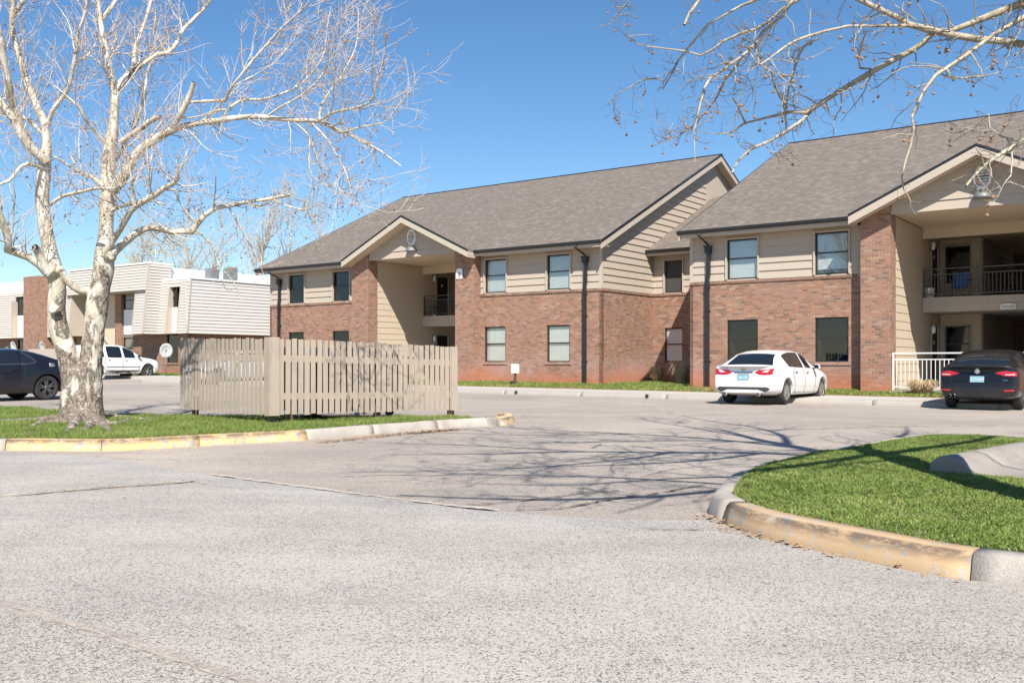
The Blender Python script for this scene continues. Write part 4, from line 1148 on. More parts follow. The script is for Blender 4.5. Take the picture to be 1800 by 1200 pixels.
# --- downspouts with their hopper heads
def downspout(r, y, ye):
    mb = MB(); w = 0.055
    mb.tube([(r-0.06, ye-0.06, 5.50), (r-0.06, ye-0.05, 5.40), (r+0.0, y-0.20, 5.22), (r+0.04, y-0.11, 5.12), (r+0.05, y-0.11, 5.04)], [0.035]*5, 10)
    mb.box(r-0.055+0.04, r+0.055+0.04, y-0.15, y-0.045, 4.17, 4.86); 
    mb.hexa([(r-0.015, y-0.15, 3.98), (r-0.015+0.0, y-0.15, 3.98), (r-0.015, y-0.045, 3.98), (r-0.015, y-0.045, 3.98)]*2) if False else None
    mb.hexa([(r-0.055, y-0.155, 3.95), (r+0.055, y-0.155, 3.95), (r+0.055, y-0.045, 3.95), (r-0.055, y-0.045, 3.95),
             (r-0.015, y-0.15, 4.17), (r+0.095, y-0.15, 4.17), (r+0.095, y-0.045, 4.17), (r-0.015, y-0.045, 4.17)])
    mb.box(r-0.055, r+0.055, y-0.155, y-0.045, 0.30, 3.95)
    ds = mb.build('downspout', M['gutter'], bld)
    mb = MB(); c = r+0.04
    mb.hexa([(c-0.085, y-0.20, 4.86), (c+0.085, y-0.20, 4.86), (c+0.085, y-0.035, 4.86), (c-0.085, y-0.035, 4.86), (c-0.10, y-0.215, 4.92), (c+0.10, y-0.215, 4.92), (c+0.10, y-0.033, 4.92), (c-0.10, y-0.033, 4.92)])
    mb.box(c-0.10, c+0.10, y-0.215, y-0.033, 4.92, 5.06); mb.box(c-0.125, c+0.125, y-0.24, y-0.032, 5.06, 5.12); mb.build('hopper_head', M['gutter'], ds)
    for z in (1.2, 2.9, 3.7):
        mb = MB(); mb.box(r-0.075, r+0.075, y-0.162, y-0.004, z, z+0.04); mb.build('strap', M['gutter'], ds)
downspout(RR(490, -0.1), 0, -0.62); downspout(RR(1027.5, -0.1), 0, -0.62); downspout(RR(1243.5, V2-0.1), V2, V2-0.6)

# small dark vent or box by the window corner, electric box on a post
def text_mesh(name, s, size, mat, parent, loc, rot, ext=0.003, font=None, align='CENTER', space=1.0):
    cu = bpy.data.curves.new(name, 'FONT'); cu.body = s; cu.size = size; cu.extrude = ext; cu.align_x = align; cu.align_y = 'CENTER'; cu.space_character = space
    tmp = bpy.data.objects.new('tmp', cu); COL.objects.link(tmp)
    dg = bpy.context.evaluated_depsgraph_get(); me = bpy.data.meshes.new_from_object(tmp.evaluated_get(dg)); me.name = name
    bpy.data.objects.remove(tmp)
    me.materials.clear(); me.materials.append(mat)
    return link(name, me, parent, loc, rot)

# number signs
sx_ = RR(807.5, -0.47)
s8 = tag(empty('number_sign', A.w(sx_, -0.455, A.z(490, sx_, -0.45)), ROT), 'white arch topped sign with a black number 8 on the brick pier', 'sign')
pts = [(-0.165, 0, 0), (0.165, 0, 0), (0.165, 0, 0.34)] + [(0.165*math.cos(R(a)), 0, 0.34+0.085*math.sin(R(a))) for a in range(20, 180, 20)] + [(-0.165, 0, 0.34)]
mb = MB(); mb.prism([(x*1.09, y, z*1.06-0.012) for x, y, z in pts], (0, -0.015, 0)); mb.build('sign_edge', M['frame'], s8)
mb = MB(); mb.prism([(x, y-0.016, z) for x, y, z in pts], (0, -0.01, 0)); mb.build('sign_plate', M['white'], s8)
o = text_mesh('number', '8', 0.26, M['black'], s8, (0, -0.029, 0.155), (R(90), 0, 0)); o.scale = (0.9, 1.1, 1)
sx_ = RR(1772.5, vb2)
s2_ = tag(empty('unit_sign', A.w(sx_, vb2-0.03, A.z(543.5, sx_, vb2)), ROT), 'white rounded sign reading 213-220 on the edge of the upper balcony', 'sign')
pts = [(-0.215, 0, 0), (0.215, 0, 0), (0.225, 0, 0.02), (0.225, 0, 0.12), (0.19, 0, 0.165), (0.09, 0, 0.185), (-0.09, 0, 0.185), (-0.19, 0, 0.165), (-0.225, 0, 0.12), (-0.225, 0, 0.02)]
mb = MB(); mb.prism(pts, (0, -0.012, 0)); mb.build('sign_plate', M['white'], s2_)
text_mesh('number', '213-220', 0.115, M['black'], s2_, (0, -0.016, 0.08), (R(90), 0, 0))

eb = tag(empty('meter_box', A.w(RR(905.5, -1.1), -1.1, zs(*A.w(RR(905.5, -1.1), -1.1)[:2])-0.02), ROT), 'small pale grey utility box on a short post in front of the brick wall', 'box')
mb = MB(); mb.box(-0.045, 0.045, -0.03, 0.03, 0, 0.50); mb.build('post', M['rail_dark'], eb)
mb = MB(); mb.box(-0.15, 0.15, -0.07, 0.07, 0.44, 0.84); bevel(mb.build('case', M['lampg'], eb), 0.015)
mb = MB(); mb.box(-0.165, 0.165, -0.085, 0.085, 0.82, 0.86); mb.build('lid', M['lampm'], eb)
p = A.w(RR(901.5, -0.9), -0.9); mb = MB(); mb.lathe([(0, 0), (0.06, 0), (0.065, 0.08), (0.03, 0.12), (0, 0.12)], 10); mb.box(-0.08, 0.08, -0.02, 0.02, 0.05, 0.09)
tag(mb.build('sprinkler_valve', M['black'], None, (p.x, p.y, zs(p.x, p.y))), 'small black sprinkler valve in the grass beside the utility box post', 'valve')

# things on the balconies
def camp_chair(loc, rz):
    t_ = tag(empty('folding_chair', loc, rz), 'blue fabric folding camp chair on the upper balcony behind the railing', 'chair')
    blue = simple('blue fabric', (.05, .16, .42), 0.85, 0, 0.12, 6, 0.3, 90); gm = M['lampm']
    mb = MB(); rows = []
    for k, (y, z, w) in enumerate(((0.05, 0.40, 0.24), (0.18, 0.36, 0.25), (0.36, 0.40, 0.25), (0.44, 0.55, 0.24), (0.50, 0.78, 0.25), (0.54, 0.92, 0.22))):
        rows.append([mb.pt((w*x, y, z - 0.04*(1-x*x))) for x in (-1, -0.5, 0, 0.5, 1)])
    for k in range(5):
        for j in range(4): mb.face((rows[k][j], rows[k][j+1], rows[k+1][j+1], rows[k+1][j]), 0, True)
    o = mb.build('seat_and_back', blue, t_); s_ = o.modifiers.new('s', 'SOLIDIFY'); s_.thickness = 0.012
    for a, b in (((-0.28, 0.0, 0), (0.24, 0.04, 0.42)), ((0.28, 0.0, 0), (-0.24, 0.04, 0.42)), ((-0.28, 0.46, 0), (0.24, 0.40, 0.42)), ((0.28, 0.46, 0), (-0.24, 0.40, 0.42)), ((-0.27, 0.46, 0), (-0.25, 0.54, 0.92)), ((0.27, 0.46, 0), (0.25, 0.54, 0.92))):
        mb = MB(); mb.cyl(a, b, 0.011, 8); mb.build('leg', gm, t_)
    for s_ in (-1, 1):
        mb = MB(); mb.box(s_*0.29-0.035, s_*0.29+0.035, 0.0, 0.48, 0.60, 0.615); mb.build('armrest', M['black'], t_)
rch = RR(1688, vb2+0.9); camp_chair(A.w(rch, vb2+0.55, 3.30), ROT)
rb_ = RR(1633, vb2+0.25)
t_ = tag(empty('white_bucket', A.w(rb_, vb2+0.30, 3.30), ROT), 'white round bucket standing at the left end of the upper balcony', 'bucket')
mb = MB(); mb.lathe([(0, 0.01), (0.15, 0), (0.17, 0.30), (0.185, 0.34), (0.175, 0.35), (0.165, 0.33), (0, 0.31)], 20); mb.build('pail', M['white'], t_)
mb = MB(); mb.tube([(0.18*math.cos(R(a)), -0.03, 0.31+0.05*math.sin(R(a))) for a in range(0, 181, 20)], 0.006, 6); mb.build('handle', M['lampm'], t_)
# bistro chair and small table, balcony of block 8
rch = RR(757, vb8+0.6)
t_ = tag(empty('wire_chair', A.w(rch, vb8+0.55, 3.30), ROT+0.6), 'dark wire patio chair on the balcony beside the number 8 pier', 'chair')
for a in range(4):
    mb = MB(); x, y = 0.18*(1 if a % 2 else -1), 0.18*(1 if a > 1 else -1); mb.cyl((x*1.15, y*1.15, 0), (x, y, 0.45), 0.011, 8); mb.build('leg', M['frame'], t_)
mb = MB(); mb.lathe([(0, 0.45), (0.22, 0.45), (0.225, 0.46), (0.22, 0.47), (0, 0.47)], 16); mb.build('seat', M['frame'], t_)
mb = MB(); mb.tube([(-0.2, 0.2, 0.45), (-0.21, 0.25, 0.75), (-0.12, 0.27, 0.90), (0.12, 0.27, 0.90), (0.21, 0.25, 0.75), (0.2, 0.2, 0.45)], 0.012, 8)
for k in range(5): mb.cyl((-0.14+k*0.07, 0.215, 0.46), (-0.12+k*0.06, 0.265, 0.89), 0.005, 6)
mb.build('backrest', M['frame'], t_)
rch = RR(772, vb8+0.4)
t_ = tag(empty('side_table', A.w(rch, vb8+0.42, 3.30), ROT), 'small dark round side table on the balcony beside the wire chair', 'table')
mb = MB(); mb.lathe([(0, 0.50), (0.24, 0.50), (0.24, 0.52), (0, 0.52)], 18); mb.build('table_top', M['frame'], t_)
for k in range(3):
    a = k*2.094; mb = MB(); mb.cyl((0.2*math.cos(a), 0.2*math.sin(a), 0), (0.12*math.cos(a), 0.12*math.sin(a), 0.50), 0.01, 8); mb.build('leg', M['frame'], t_)
rch = RR(763, vb8+0.3); mb = MB(); mb.lathe([(0, 0), (0.05, 0), (0.06, 0.10), (0.05, 0.11), (0, 0.10)], 12)
tag(mb.build('cup', M['white'], None, A.w(RR(763.5, vb8+0.25), vb8+0.25, 3.30)), 'small white pot on the balcony floor under the wire chair', 'pot')
# wall lantern in the right hand passage, ceiling lamp
vl = A.v(1770, P2[1]+1.34)
mb = MB(); r_ = P2[1]+1.34+0.03; mb.box(r_, r_+0.10, vl-0.09, vl+0.09, 4.05, 4.62); lm = mb.build('passage_lantern', M['black'], bld)  # case of the wall lantern
mb = MB(); mb.box(r_+0.10, r_+0.12, vl-0.07, vl+0.07, 4.12, 4.52); mb.build('lantern_pane', M['lampg'], lm)
mb = MB(); c_ = Vector((RR(1757, 4.2), 4.2, 0)); mb.lathe([(0, 5.40), (0.11, 5.40), (0.12, 5.47), (0, 5.47)], 16, org=(c_.x, c_.y, 0)); mb.build('ceiling_lamp', M['lampg'], bld)

# dry ornamental grass clumps
def clump(loc, rad, hh, label, seed, n=420, lean=0.9):
    rs = random.Random(seed); mb = MB()
    straw = bpy.data.materials.get('straw')
    if not straw:
        straw, t, b = nt('straw'); co = geoco(t)
        L(t, ramp(t, noi(t, co, 30, 3), [(0.3, (.34,.22,.11)), (0.55, (.56,.43,.25)), (0.75, (.70,.60,.40))]), b.inputs['Base Color']); b.inputs['Roughness'].default_value = 0.8
    for k in range(n):
        a = rs.uniform(0, 6.28); r0 = rad*0.35*math.sqrt(rs.random()); l = rs.uniform(0.3, lean)*rad; h = hh*rs.uniform(0.5, 1.05); w = rs.uniform(0.004, 0.008)
        a2 = a + rs.uniform(-0.6, 0.6); d = Vector((math.cos(a2), math.sin(a2), 0)); s_ = Vector((-d.y, d.x, 0))*w
        p0 = Vector((math.cos(a), math.sin(a), 0))*r0; p1 = p0 + d*l*0.45 + Vector((0, 0, h)); p2 = p0 + d*l*1.0 + Vector((0, 0, h*rs.uniform(0.35, 0.9)))
        i = [mb.pt(x) for x in (p0-s_, p0+s_, p1+s_, p1-s_, p2)]
        mb.face((i[0], i[1], i[2], i[3])); mb.face((i[3], i[2], i[4]))
    t_ = tag(mb.build('ornamental_grass', straw, None, loc), label, 'shrub')
    return t_
for px, v, rad, hh, lab, sd_ in ((1155, 3.0, 0.42, 0.62, 'small dry straw coloured grass clump in the recess beside the lower window', 1),
                                (1198, 1.6, 0.6, 0.85, 'larger dry grass clump leaning against the corner of the right wing', 2),
                                (1621, -1.25, 0.62, 0.42, 'low dry straw coloured grass mound in front of the white railing', 3)):
    p = A.w(RR(px, v), v); clump((p.x, p.y, zs(p.x, p.y)), rad, hh, lab, sd_, 620 if sd_ == 3 else 420)
# ================================================================== trees
def bark_mat(name, zlo, zhi, tint=(1, 1, 1), flaky=1.0):
    m, t, b = nt(name)
    co = geoco(t)
    sx = N(t, 'ShaderNodeSeparateXYZ'); L(t, co, sx.inputs[0])
    zf_ = N(t, 'ShaderNodeMapRange'); L(t, sx.outputs[2], zf_.inputs[0]); zf_.inputs[1].default_value = zlo; zf_.inputs[2].default_value = zhi
    big = noi(t, mapp(t, co, (1, 1, 0.55)), 3.2, 5, 0.6, 0.6); big2 = noi(t, mapp(t, co, (1, 1, 0.5), loc=(7, 3, 1)), 5.5, 4, 0.6, 0.5)
    cream = ramp(t, big2, [(0.3, tuple(c*k for c, k in zip((.44,.38,.29), tint))), (0.5, tuple(c*k for c, k in zip((.56,.51,.42), tint))), (0.64, tuple(c*k for c, k in zip((.74,.71,.65), tint)))])
    olive = ramp(t, ramp(t, noi(t, mapp(t, co, (1, 1, 0.4), loc=(2, 9, 4)), 4.0, 5, 0.6, 0.8), [(0.5, 0.0), (0.56, 1.0)]), [(0, 0.0), (1, 1.0)])
    col = mixc(t, mth(t, 'MULTIPLY', olive, 0.75), cream, (.40,.345,.245))
    v = N(t, 'ShaderNodeTexVoronoi'); v.inputs['Scale'].default_value = 26
    wv = N(t, 'ShaderNodeVectorMath'); wv.operation = 'MULTIPLY_ADD'
    nn = N(t, 'ShaderNodeTexNoise'); nn.inputs['Scale'].default_value = 12; nn.inputs['Detail'].default_value = 4; L(t, co, nn.inputs['Vector'])
    L(t, nn.outputs['Color'], wv.inputs[0]); wv.inputs[1].default_value = (.08,.08,.08); L(t, mapp(t, co, (1, 1, .6)), wv.inputs[2]); L(t, wv.outputs[0], v.inputs['Vector'])
    flk = ramp(t, v.outputs['Color'], [(0.0, (.15,.115,.088)), (0.35, (.25,.20,.155)), (0.7, (.37,.31,.245)), (1.0, (.52,.46,.38))])
    flk = mixc(t, ramp(t, v.outputs['Distance'], [(0.25, 0.0), (0.6, 0.6)]), flk, (.08,.06,.047))
    # share of flaky bark falls with height
    thr = mth(t, 'ADD', mth(t, 'MULTIPLY', zf_.outputs[0], 0.27), 0.36 + (1-flaky)*0.3)
    side = mth(t, 'ADD', big, mth(t, 'MULTIPLY', noi(t, co, 30, 4, 0.7), 0.08))
    msk = ramp(t, mth(t, 'SUBTRACT', side, thr), [(0.03, 0.0), (0.075, 1.0)])
    col = mixc(t, msk, col, flk)
    col = mixc(t, 0.25, col, ramp(t, noi(t, co, 45, 4, 0.7), [(0.3, 0.1), (0.7, 0.9)]), 'OVERLAY')
    L(t, col, b.inputs['Base Color']); b.inputs['Roughness'].default_value = 0.8
    hh = mth(t, 'MULTIPLY', mth(t, 'SUBTRACT', 1.0, v.outputs['Distance']), msk)
    bump(t, b, mth(t, 'ADD', mth(t, 'MULTIPLY', hh, 1.2), mth(t, 'MULTIPLY', noi(t, co, 20, 5, 0.7), 0.5)), 0.8, 0.02)
    return m

def twig_mat(name, a, b_):
    m, t, b = nt(name)
    c = ramp(t, noi(t, geoco(t), 2.5, 4, 0.7), [(0.35, a), (0.65, b_)])
    L(t, c, b.inputs['Base Color']); b.inputs['Roughness'].default_value = 0.75
    return m
M['bark_l'] = bark_mat('sycamore bark', 0.2, 3.2)
M['bark_r'] = bark_mat('sycamore limb bark', -2.0, 1.5, (0.66, 0.63, 0.59), 1.0)
M['twig_l'] = twig_mat('pale twigs', (.42,.335,.27), (.64,.56,.48))
M['twig_r'] = twig_mat('grey twigs', (.085,.063,.05), (.29,.24,.195))
M['seed'] = simple('seed ball', (.36, .20, .11), 0.9, 0, 0.3, 9, 0.5, 200)
M['far_bark'] = twig_mat('far bark', (.36,.32,.26), (.50,.45,.37))
M['far_twig'] = twig_mat('far twigs', (.36,.30,.20), (.48,.40,.27))

def tubes(name, brs, mat, parent=None, n=4, rough=0.0):
    """brs: list of (pts, radii); one joined mesh"""
    Vs, Fs, base = [], [], 0
    ang = np.arange(n)*2*np.pi/n; ca, sa = np.cos(ang), np.sin(ang)
    for pts, rad in brs:
        P = np.asarray(pts, float); r = np.asarray(rad, float); k = len(P)
        T = np.gradient(P, axis=0); T /= np.linalg.norm(T, axis=1)[:, None] + 1e-9
        m0 = T.mean(0); ref = np.array([1.0, 0, 0]) if abs(m0[0]) < 0.6*np.linalg.norm(m0) + 1e-9 else np.array([0, 0, 1.0])
        U = ref - T*(T@ref)[:, None]; U /= np.linalg.norm(U, axis=1)[:, None] + 1e-9; W = np.cross(T, U)
        ring = P[:, None] + (U[:, None]*ca[None, :, None] + W[:, None]*sa[None, :, None]) * r[:, None, None]
        if rough: ring += rng.normal(0, 1, ring.shape)*(r*rough)[:, None, None]
        Vs.append(ring.reshape(-1, 3))
        i = np.arange(k-1)[:, None]*n; j = np.arange(n)[None]; jn = (j+1) % n
        q = np.stack([i+j, i+jn, i+n+jn, i+n+j], -1).reshape(-1, 4) + base
        Fs.append(q); base += k*n
    V = np.concatenate(Vs); F = np.concatenate(Fs)
    me = bpy.data.meshes.new(name)
    me.vertices.add(len(V)); me.vertices.foreach_set('co', V.reshape(-1))
    me.loops.add(len(F)*4); me.loops.foreach_set('vertex_index', F.reshape(-1))
    me.polygons.add(len(F)); me.polygons.foreach_set('loop_start', np.arange(len(F))*4); me.polygons.foreach_set('loop_total', np.full(len(F), 4))
    me.polygons.foreach_set('use_smooth', np.ones(len(F), bool))
    me.update(); me.materials.append(mat)
    o = link(name, me, parent)
    if parent: o.matrix_parent_inverse = Matrix.Translation(-Vector(parent.location))
    return o

def spline(pts, rad, step):
    """smooth 3D curve with radii, resampled"""
    P = [np.array([*p, r]) for p, r in zip(pts, rad)]; out = []
    for k in range(len(P)-1):
        p0, p1, p2, p3 = P[max(k-1, 0)], P[k], P[k+1], P[min(k+2, len(P)-1)]
        m_ = max(1, int(np.linalg.norm(p2[:3]-p1[:3])/step))
        for q in range(m_):
            t_ = q/m_
            out.append(0.5*((2*p1)+(-p0+p2)*t_+(2*p0-5*p1+4*p2-p3)*t_**2+(-p0+3*p1-3*p2+p3)*t_**3))
    out.append(P[-1]); out = np.array(out)
    return out[:, :3], np.maximum(out[:, 3], 0.001)

def grow(rs, parents, n_per_m, length, rfac, curl, jit, spread, rmin, t0=0.15, steps=6, fork=None, keep=None, decay=1.0, rcap=1.0):
    """side branches along each parent"""
    out = []
    for P, r in parents:
        seg_ = np.linalg.norm(np.diff(P, axis=0), axis=1); tot = seg_.sum(); cum = np.concatenate([[0], np.cumsum(seg_)])
        n = rs.poisson(n_per_m*tot*(1-t0)) if n_per_m > 0 else 0
        for _ in range(n):
            s = tot*(t0 + (1-t0)*rs.random()); k = min(np.searchsorted(cum, s), len(P)-1); k = max(k, 1)
            u = (s-cum[k-1])/max(1e-6, cum[k]-cum[k-1]); p = P[k-1]*(1-u)+P[k]*u; rr = r[k-1]*(1-u)+r[k]*u
            T = P[k]-P[k-1]; T = T/(np.linalg.norm(T)+1e-9)
            rv = rs.normal(0, 1, 3); rv -= T*rv.dot(T); rv /= np.linalg.norm(rv)+1e-9
            d = T*rs.uniform(0.25, 0.95) + rv*spread + np.array([0, 0, curl*1.2]); d /= np.linalg.norm(d)
            ln = length*rs.uniform(0.4, 1.15)*(1 - 0.45*(s/tot)*decay)
            r0 = min(max(rmin, rr*rfac*rs.uniform(0.6, 1.0)), rcap)
            pts = [p]; st = ln/steps
            for q in range(steps):
                d = d + rs.normal(0, jit, 3) + np.array([0, 0, curl]); d /= np.linalg.norm(d)
                pts.append(pts[-1] + d*st)
            pts = np.array(pts)
            if keep is not None and not keep(pts): continue
            out.append((pts, np.linspace(r0, max(rmin*0.7, r0*0.3), steps+1)))
    return out

def balls(rs, twigs, n, rad, drop):
    out = []
    for _ in range(n):
        P, r = twigs[rs.integers(len(twigs))]; k = rs.integers(1, len(P)); p = P[k]
        q = p + np.array([rs.normal(0, 0.01), rs.normal(0, 0.01), -drop*rs.uniform(0.5, 1.5)])
        out.append((p, q, rad*rs.uniform(0.75, 1.15)))
    return out
def ico(): 
    bm = bmesh.new(); bmesh.ops.create_icosphere(bm, subdivisions=1, radius=1.0); V = np.array([v.co[:] for v in bm.verts]); F = np.array([[v.index for v in f.verts] for f in bm.faces]); bm.free(); return V, F
ICO_V, ICO_F = ico()
def ballmesh(name, bs, parent, kind='stuff'):
    n = len(bs); C_ = np.array([b[1] for b in bs]); r = np.array([b[2] for b in bs])
    V = (ICO_V[None]*r[:, None, None] + C_[:, None]).reshape(-1, 3); F = (ICO_F[None] + (np.arange(n)*len(ICO_V))[:, None, None]).reshape(-1, 3)
    me = bpy.data.meshes.new(name); me.from_pydata(V.tolist(), [], F.tolist()); me.polygons.foreach_set('use_smooth', np.ones(len(F), bool)); me.materials.append(M['seed'])
    o = link(name, me, parent); o.matrix_parent_inverse = Matrix.Translation(-Vector(parent.location))
    if kind: tag(o, kind=kind)
    return o

def limb(tr, Y0, Y1=None, wscale=0.88):
    """limb from traced points (px, py, width) at distance Y0 .. Y1"""
    Y1 = Y0 if Y1 is None else Y1; n = len(tr); pts, rad = [], []
    for k, q in enumerate(tr):
        Y = Y0+(Y1-Y0)*k/max(1, n-1); pts.append(P3(q[0], q[1], Y)); rad.append(max(0.0022, q[2]/2*Y/FOC*wscale))
    return spline(pts, rad, 0.12)

# ------------------------------------------------------------------ left sycamore
YT = TREE_L.y
tl = tag(empty('sycamore_tree', (TREE_L.x, TREE_L.y, zl(TREE_L.x, TREE_L.y)-0.05)), 'large bare white barked sycamore with a forked trunk and spreading roots beside the slatted fence', 'tree')
stemL = [(136, 745, 66), (135, 715, 58), (132, 685, 50), (124, 650, 42), (116, 615, 38), (108, 590, 38), (101, 560, 35), (100, 530, 33), (101, 505, 32), (96, 478, 34), (90, 450, 30), (83, 420, 27), (78, 385, 25), (74, 345, 27), (77, 305, 27), (80, 280, 22), (82, 262, 19), (81, 237, 17), (78, 217, 16), (60, 176, 14), (49, 150, 13), (40, 120, 12), (27, 75, 11), (21, 45, 10), (22, 12, 10), (26, -40, 9), (30, -110, 7), (24, -190, 4)]
stemR = [(142, 745, 66), (146, 715, 58), (150, 685, 50), (156, 650, 46), (162, 615, 43), (166, 576, 40), (170, 535, 44), (176, 505, 38), (182, 471, 39), (183, 443, 36), (185, 425, 32), (187, 392, 28), (189, 355, 29), (190, 317, 31), (191, 287, 28), (194, 257, 25), (199, 225, 20), (201, 195, 17), (202, 168, 15), (197, 140, 14), (190, 108, 13), (184, 80, 12), (178, 45, 10), (172, 0, 9), (165, -70, 8), (170, -150, 6), (160, -230, 3)]
def trunk_mesh(name, stems, mat, parent, vox=0.022, extra=()):
    mb = MB()
    for P, r in stems: mb.tube(P, r, 16)
    for P, r in extra: mb.tube(P, r, 12)
    me = mb.mesh('tmp', mat); o = link('tmp', me); md = o.modifiers.new('r', 'REMESH'); md.mode = 'VOXEL'; md.voxel_size = vox
    sm = o.modifiers.new('s', 'SMOOTH'); sm.iterations = 3; sm.factor = 0.5
    dg = bpy.context.evaluated_depsgraph_get(); m2 = bpy.data.meshes.new_from_object(o.evaluated_get(dg)); m2.name = name; bpy.data.objects.remove(o)
    nv = len(m2.vertices); co = np.empty(nv*3); m2.vertices.foreach_get('co', co); co = co.reshape(-1, 3); nr = np.empty(nv*3); m2.vertices.foreach_get('normal', nr); nr = nr.reshape(-1, 3)
    dsp = np.array([noise.noise(Vector((a*3.0, b*3.0, c*1.6)))*0.022 + noise.noise(Vector((a*11, b*11, c*7)))*0.012 for a, b, c in co])
    zz = np.clip(1.3 - co[:, 2]/5.0, 0.25, 1.0); co += nr*(dsp*zz)[:, None]
    m2.vertices.foreach_set('co', co.reshape(-1)); m2.polygons.foreach_set('use_smooth', np.ones(len(m2.polygons), bool)); m2.update()
    m2.materials.clear(); m2.materials.append(mat)
    o = link(name, m2, parent); o.matrix_parent_inverse = Matrix.Translation(-Vector(parent.location)); return o
sL_, sR_ = limb(stemL, YT, YT-0.5), limb(stemR, YT, YT+0.4)
def cut(br, z, hi=True):
    P, r = br; k = P[:, 2] < z if not hi else P[:, 2] > z; return P[k], r[k]
zc_ = 4.7
# flare at the foot
base_p = [Vector((TREE_L.x, TREE_L.y, z)) for z in (0.02, 0.16, 0.30, 0.50, 0.80, 1.1)]
flare = (base_p, [0.50, 0.42, 0.365, 0.335, 0.325, 0.29])
roots_px = [[(120, 742), (70, 744), (20, 741), (-40, 742)], [(118, 748), (75, 748), (45, 756)], [(130, 750), (122, 757), (112, 762)], [(160, 748), (150, 757), (140, 760)],
            [(165, 742), (200, 738), (225, 736), (232, 741)], [(168, 746), (205, 748), (235, 741), (265, 742), (275, 744)], [(180, 750), (188, 755), (195, 760)], [(158, 735), (195, 730), (230, 735), (260, 737)]]
rts = []
for q in roots_px:
    g = [G(x, y, 0.16) for x, y in q]; pts = [Vector((TREE_L.x, TREE_L.y, 0.34))] + [Vector((p.x, p.y, zl(p.x, p.y)+0.015)) for p in g]
    rad = [0.16, 0.085] + [0.055, 0.042, 0.03][:len(g)-1]; rad = rad[:len(pts)]
    while len(rad) < len(pts): rad.append(0.03)
    rad[-1] = 0.015
    P, r = spline(pts, rad, 0.08); P = P + np.array([[0, 0, 0.014*noise.noise(Vector(p)*4)] for p in P]); rts.append((P, r))
low = [cut(sL_, zc_, False), cut(sR_, zc_, False), (base_p, flare[1])]
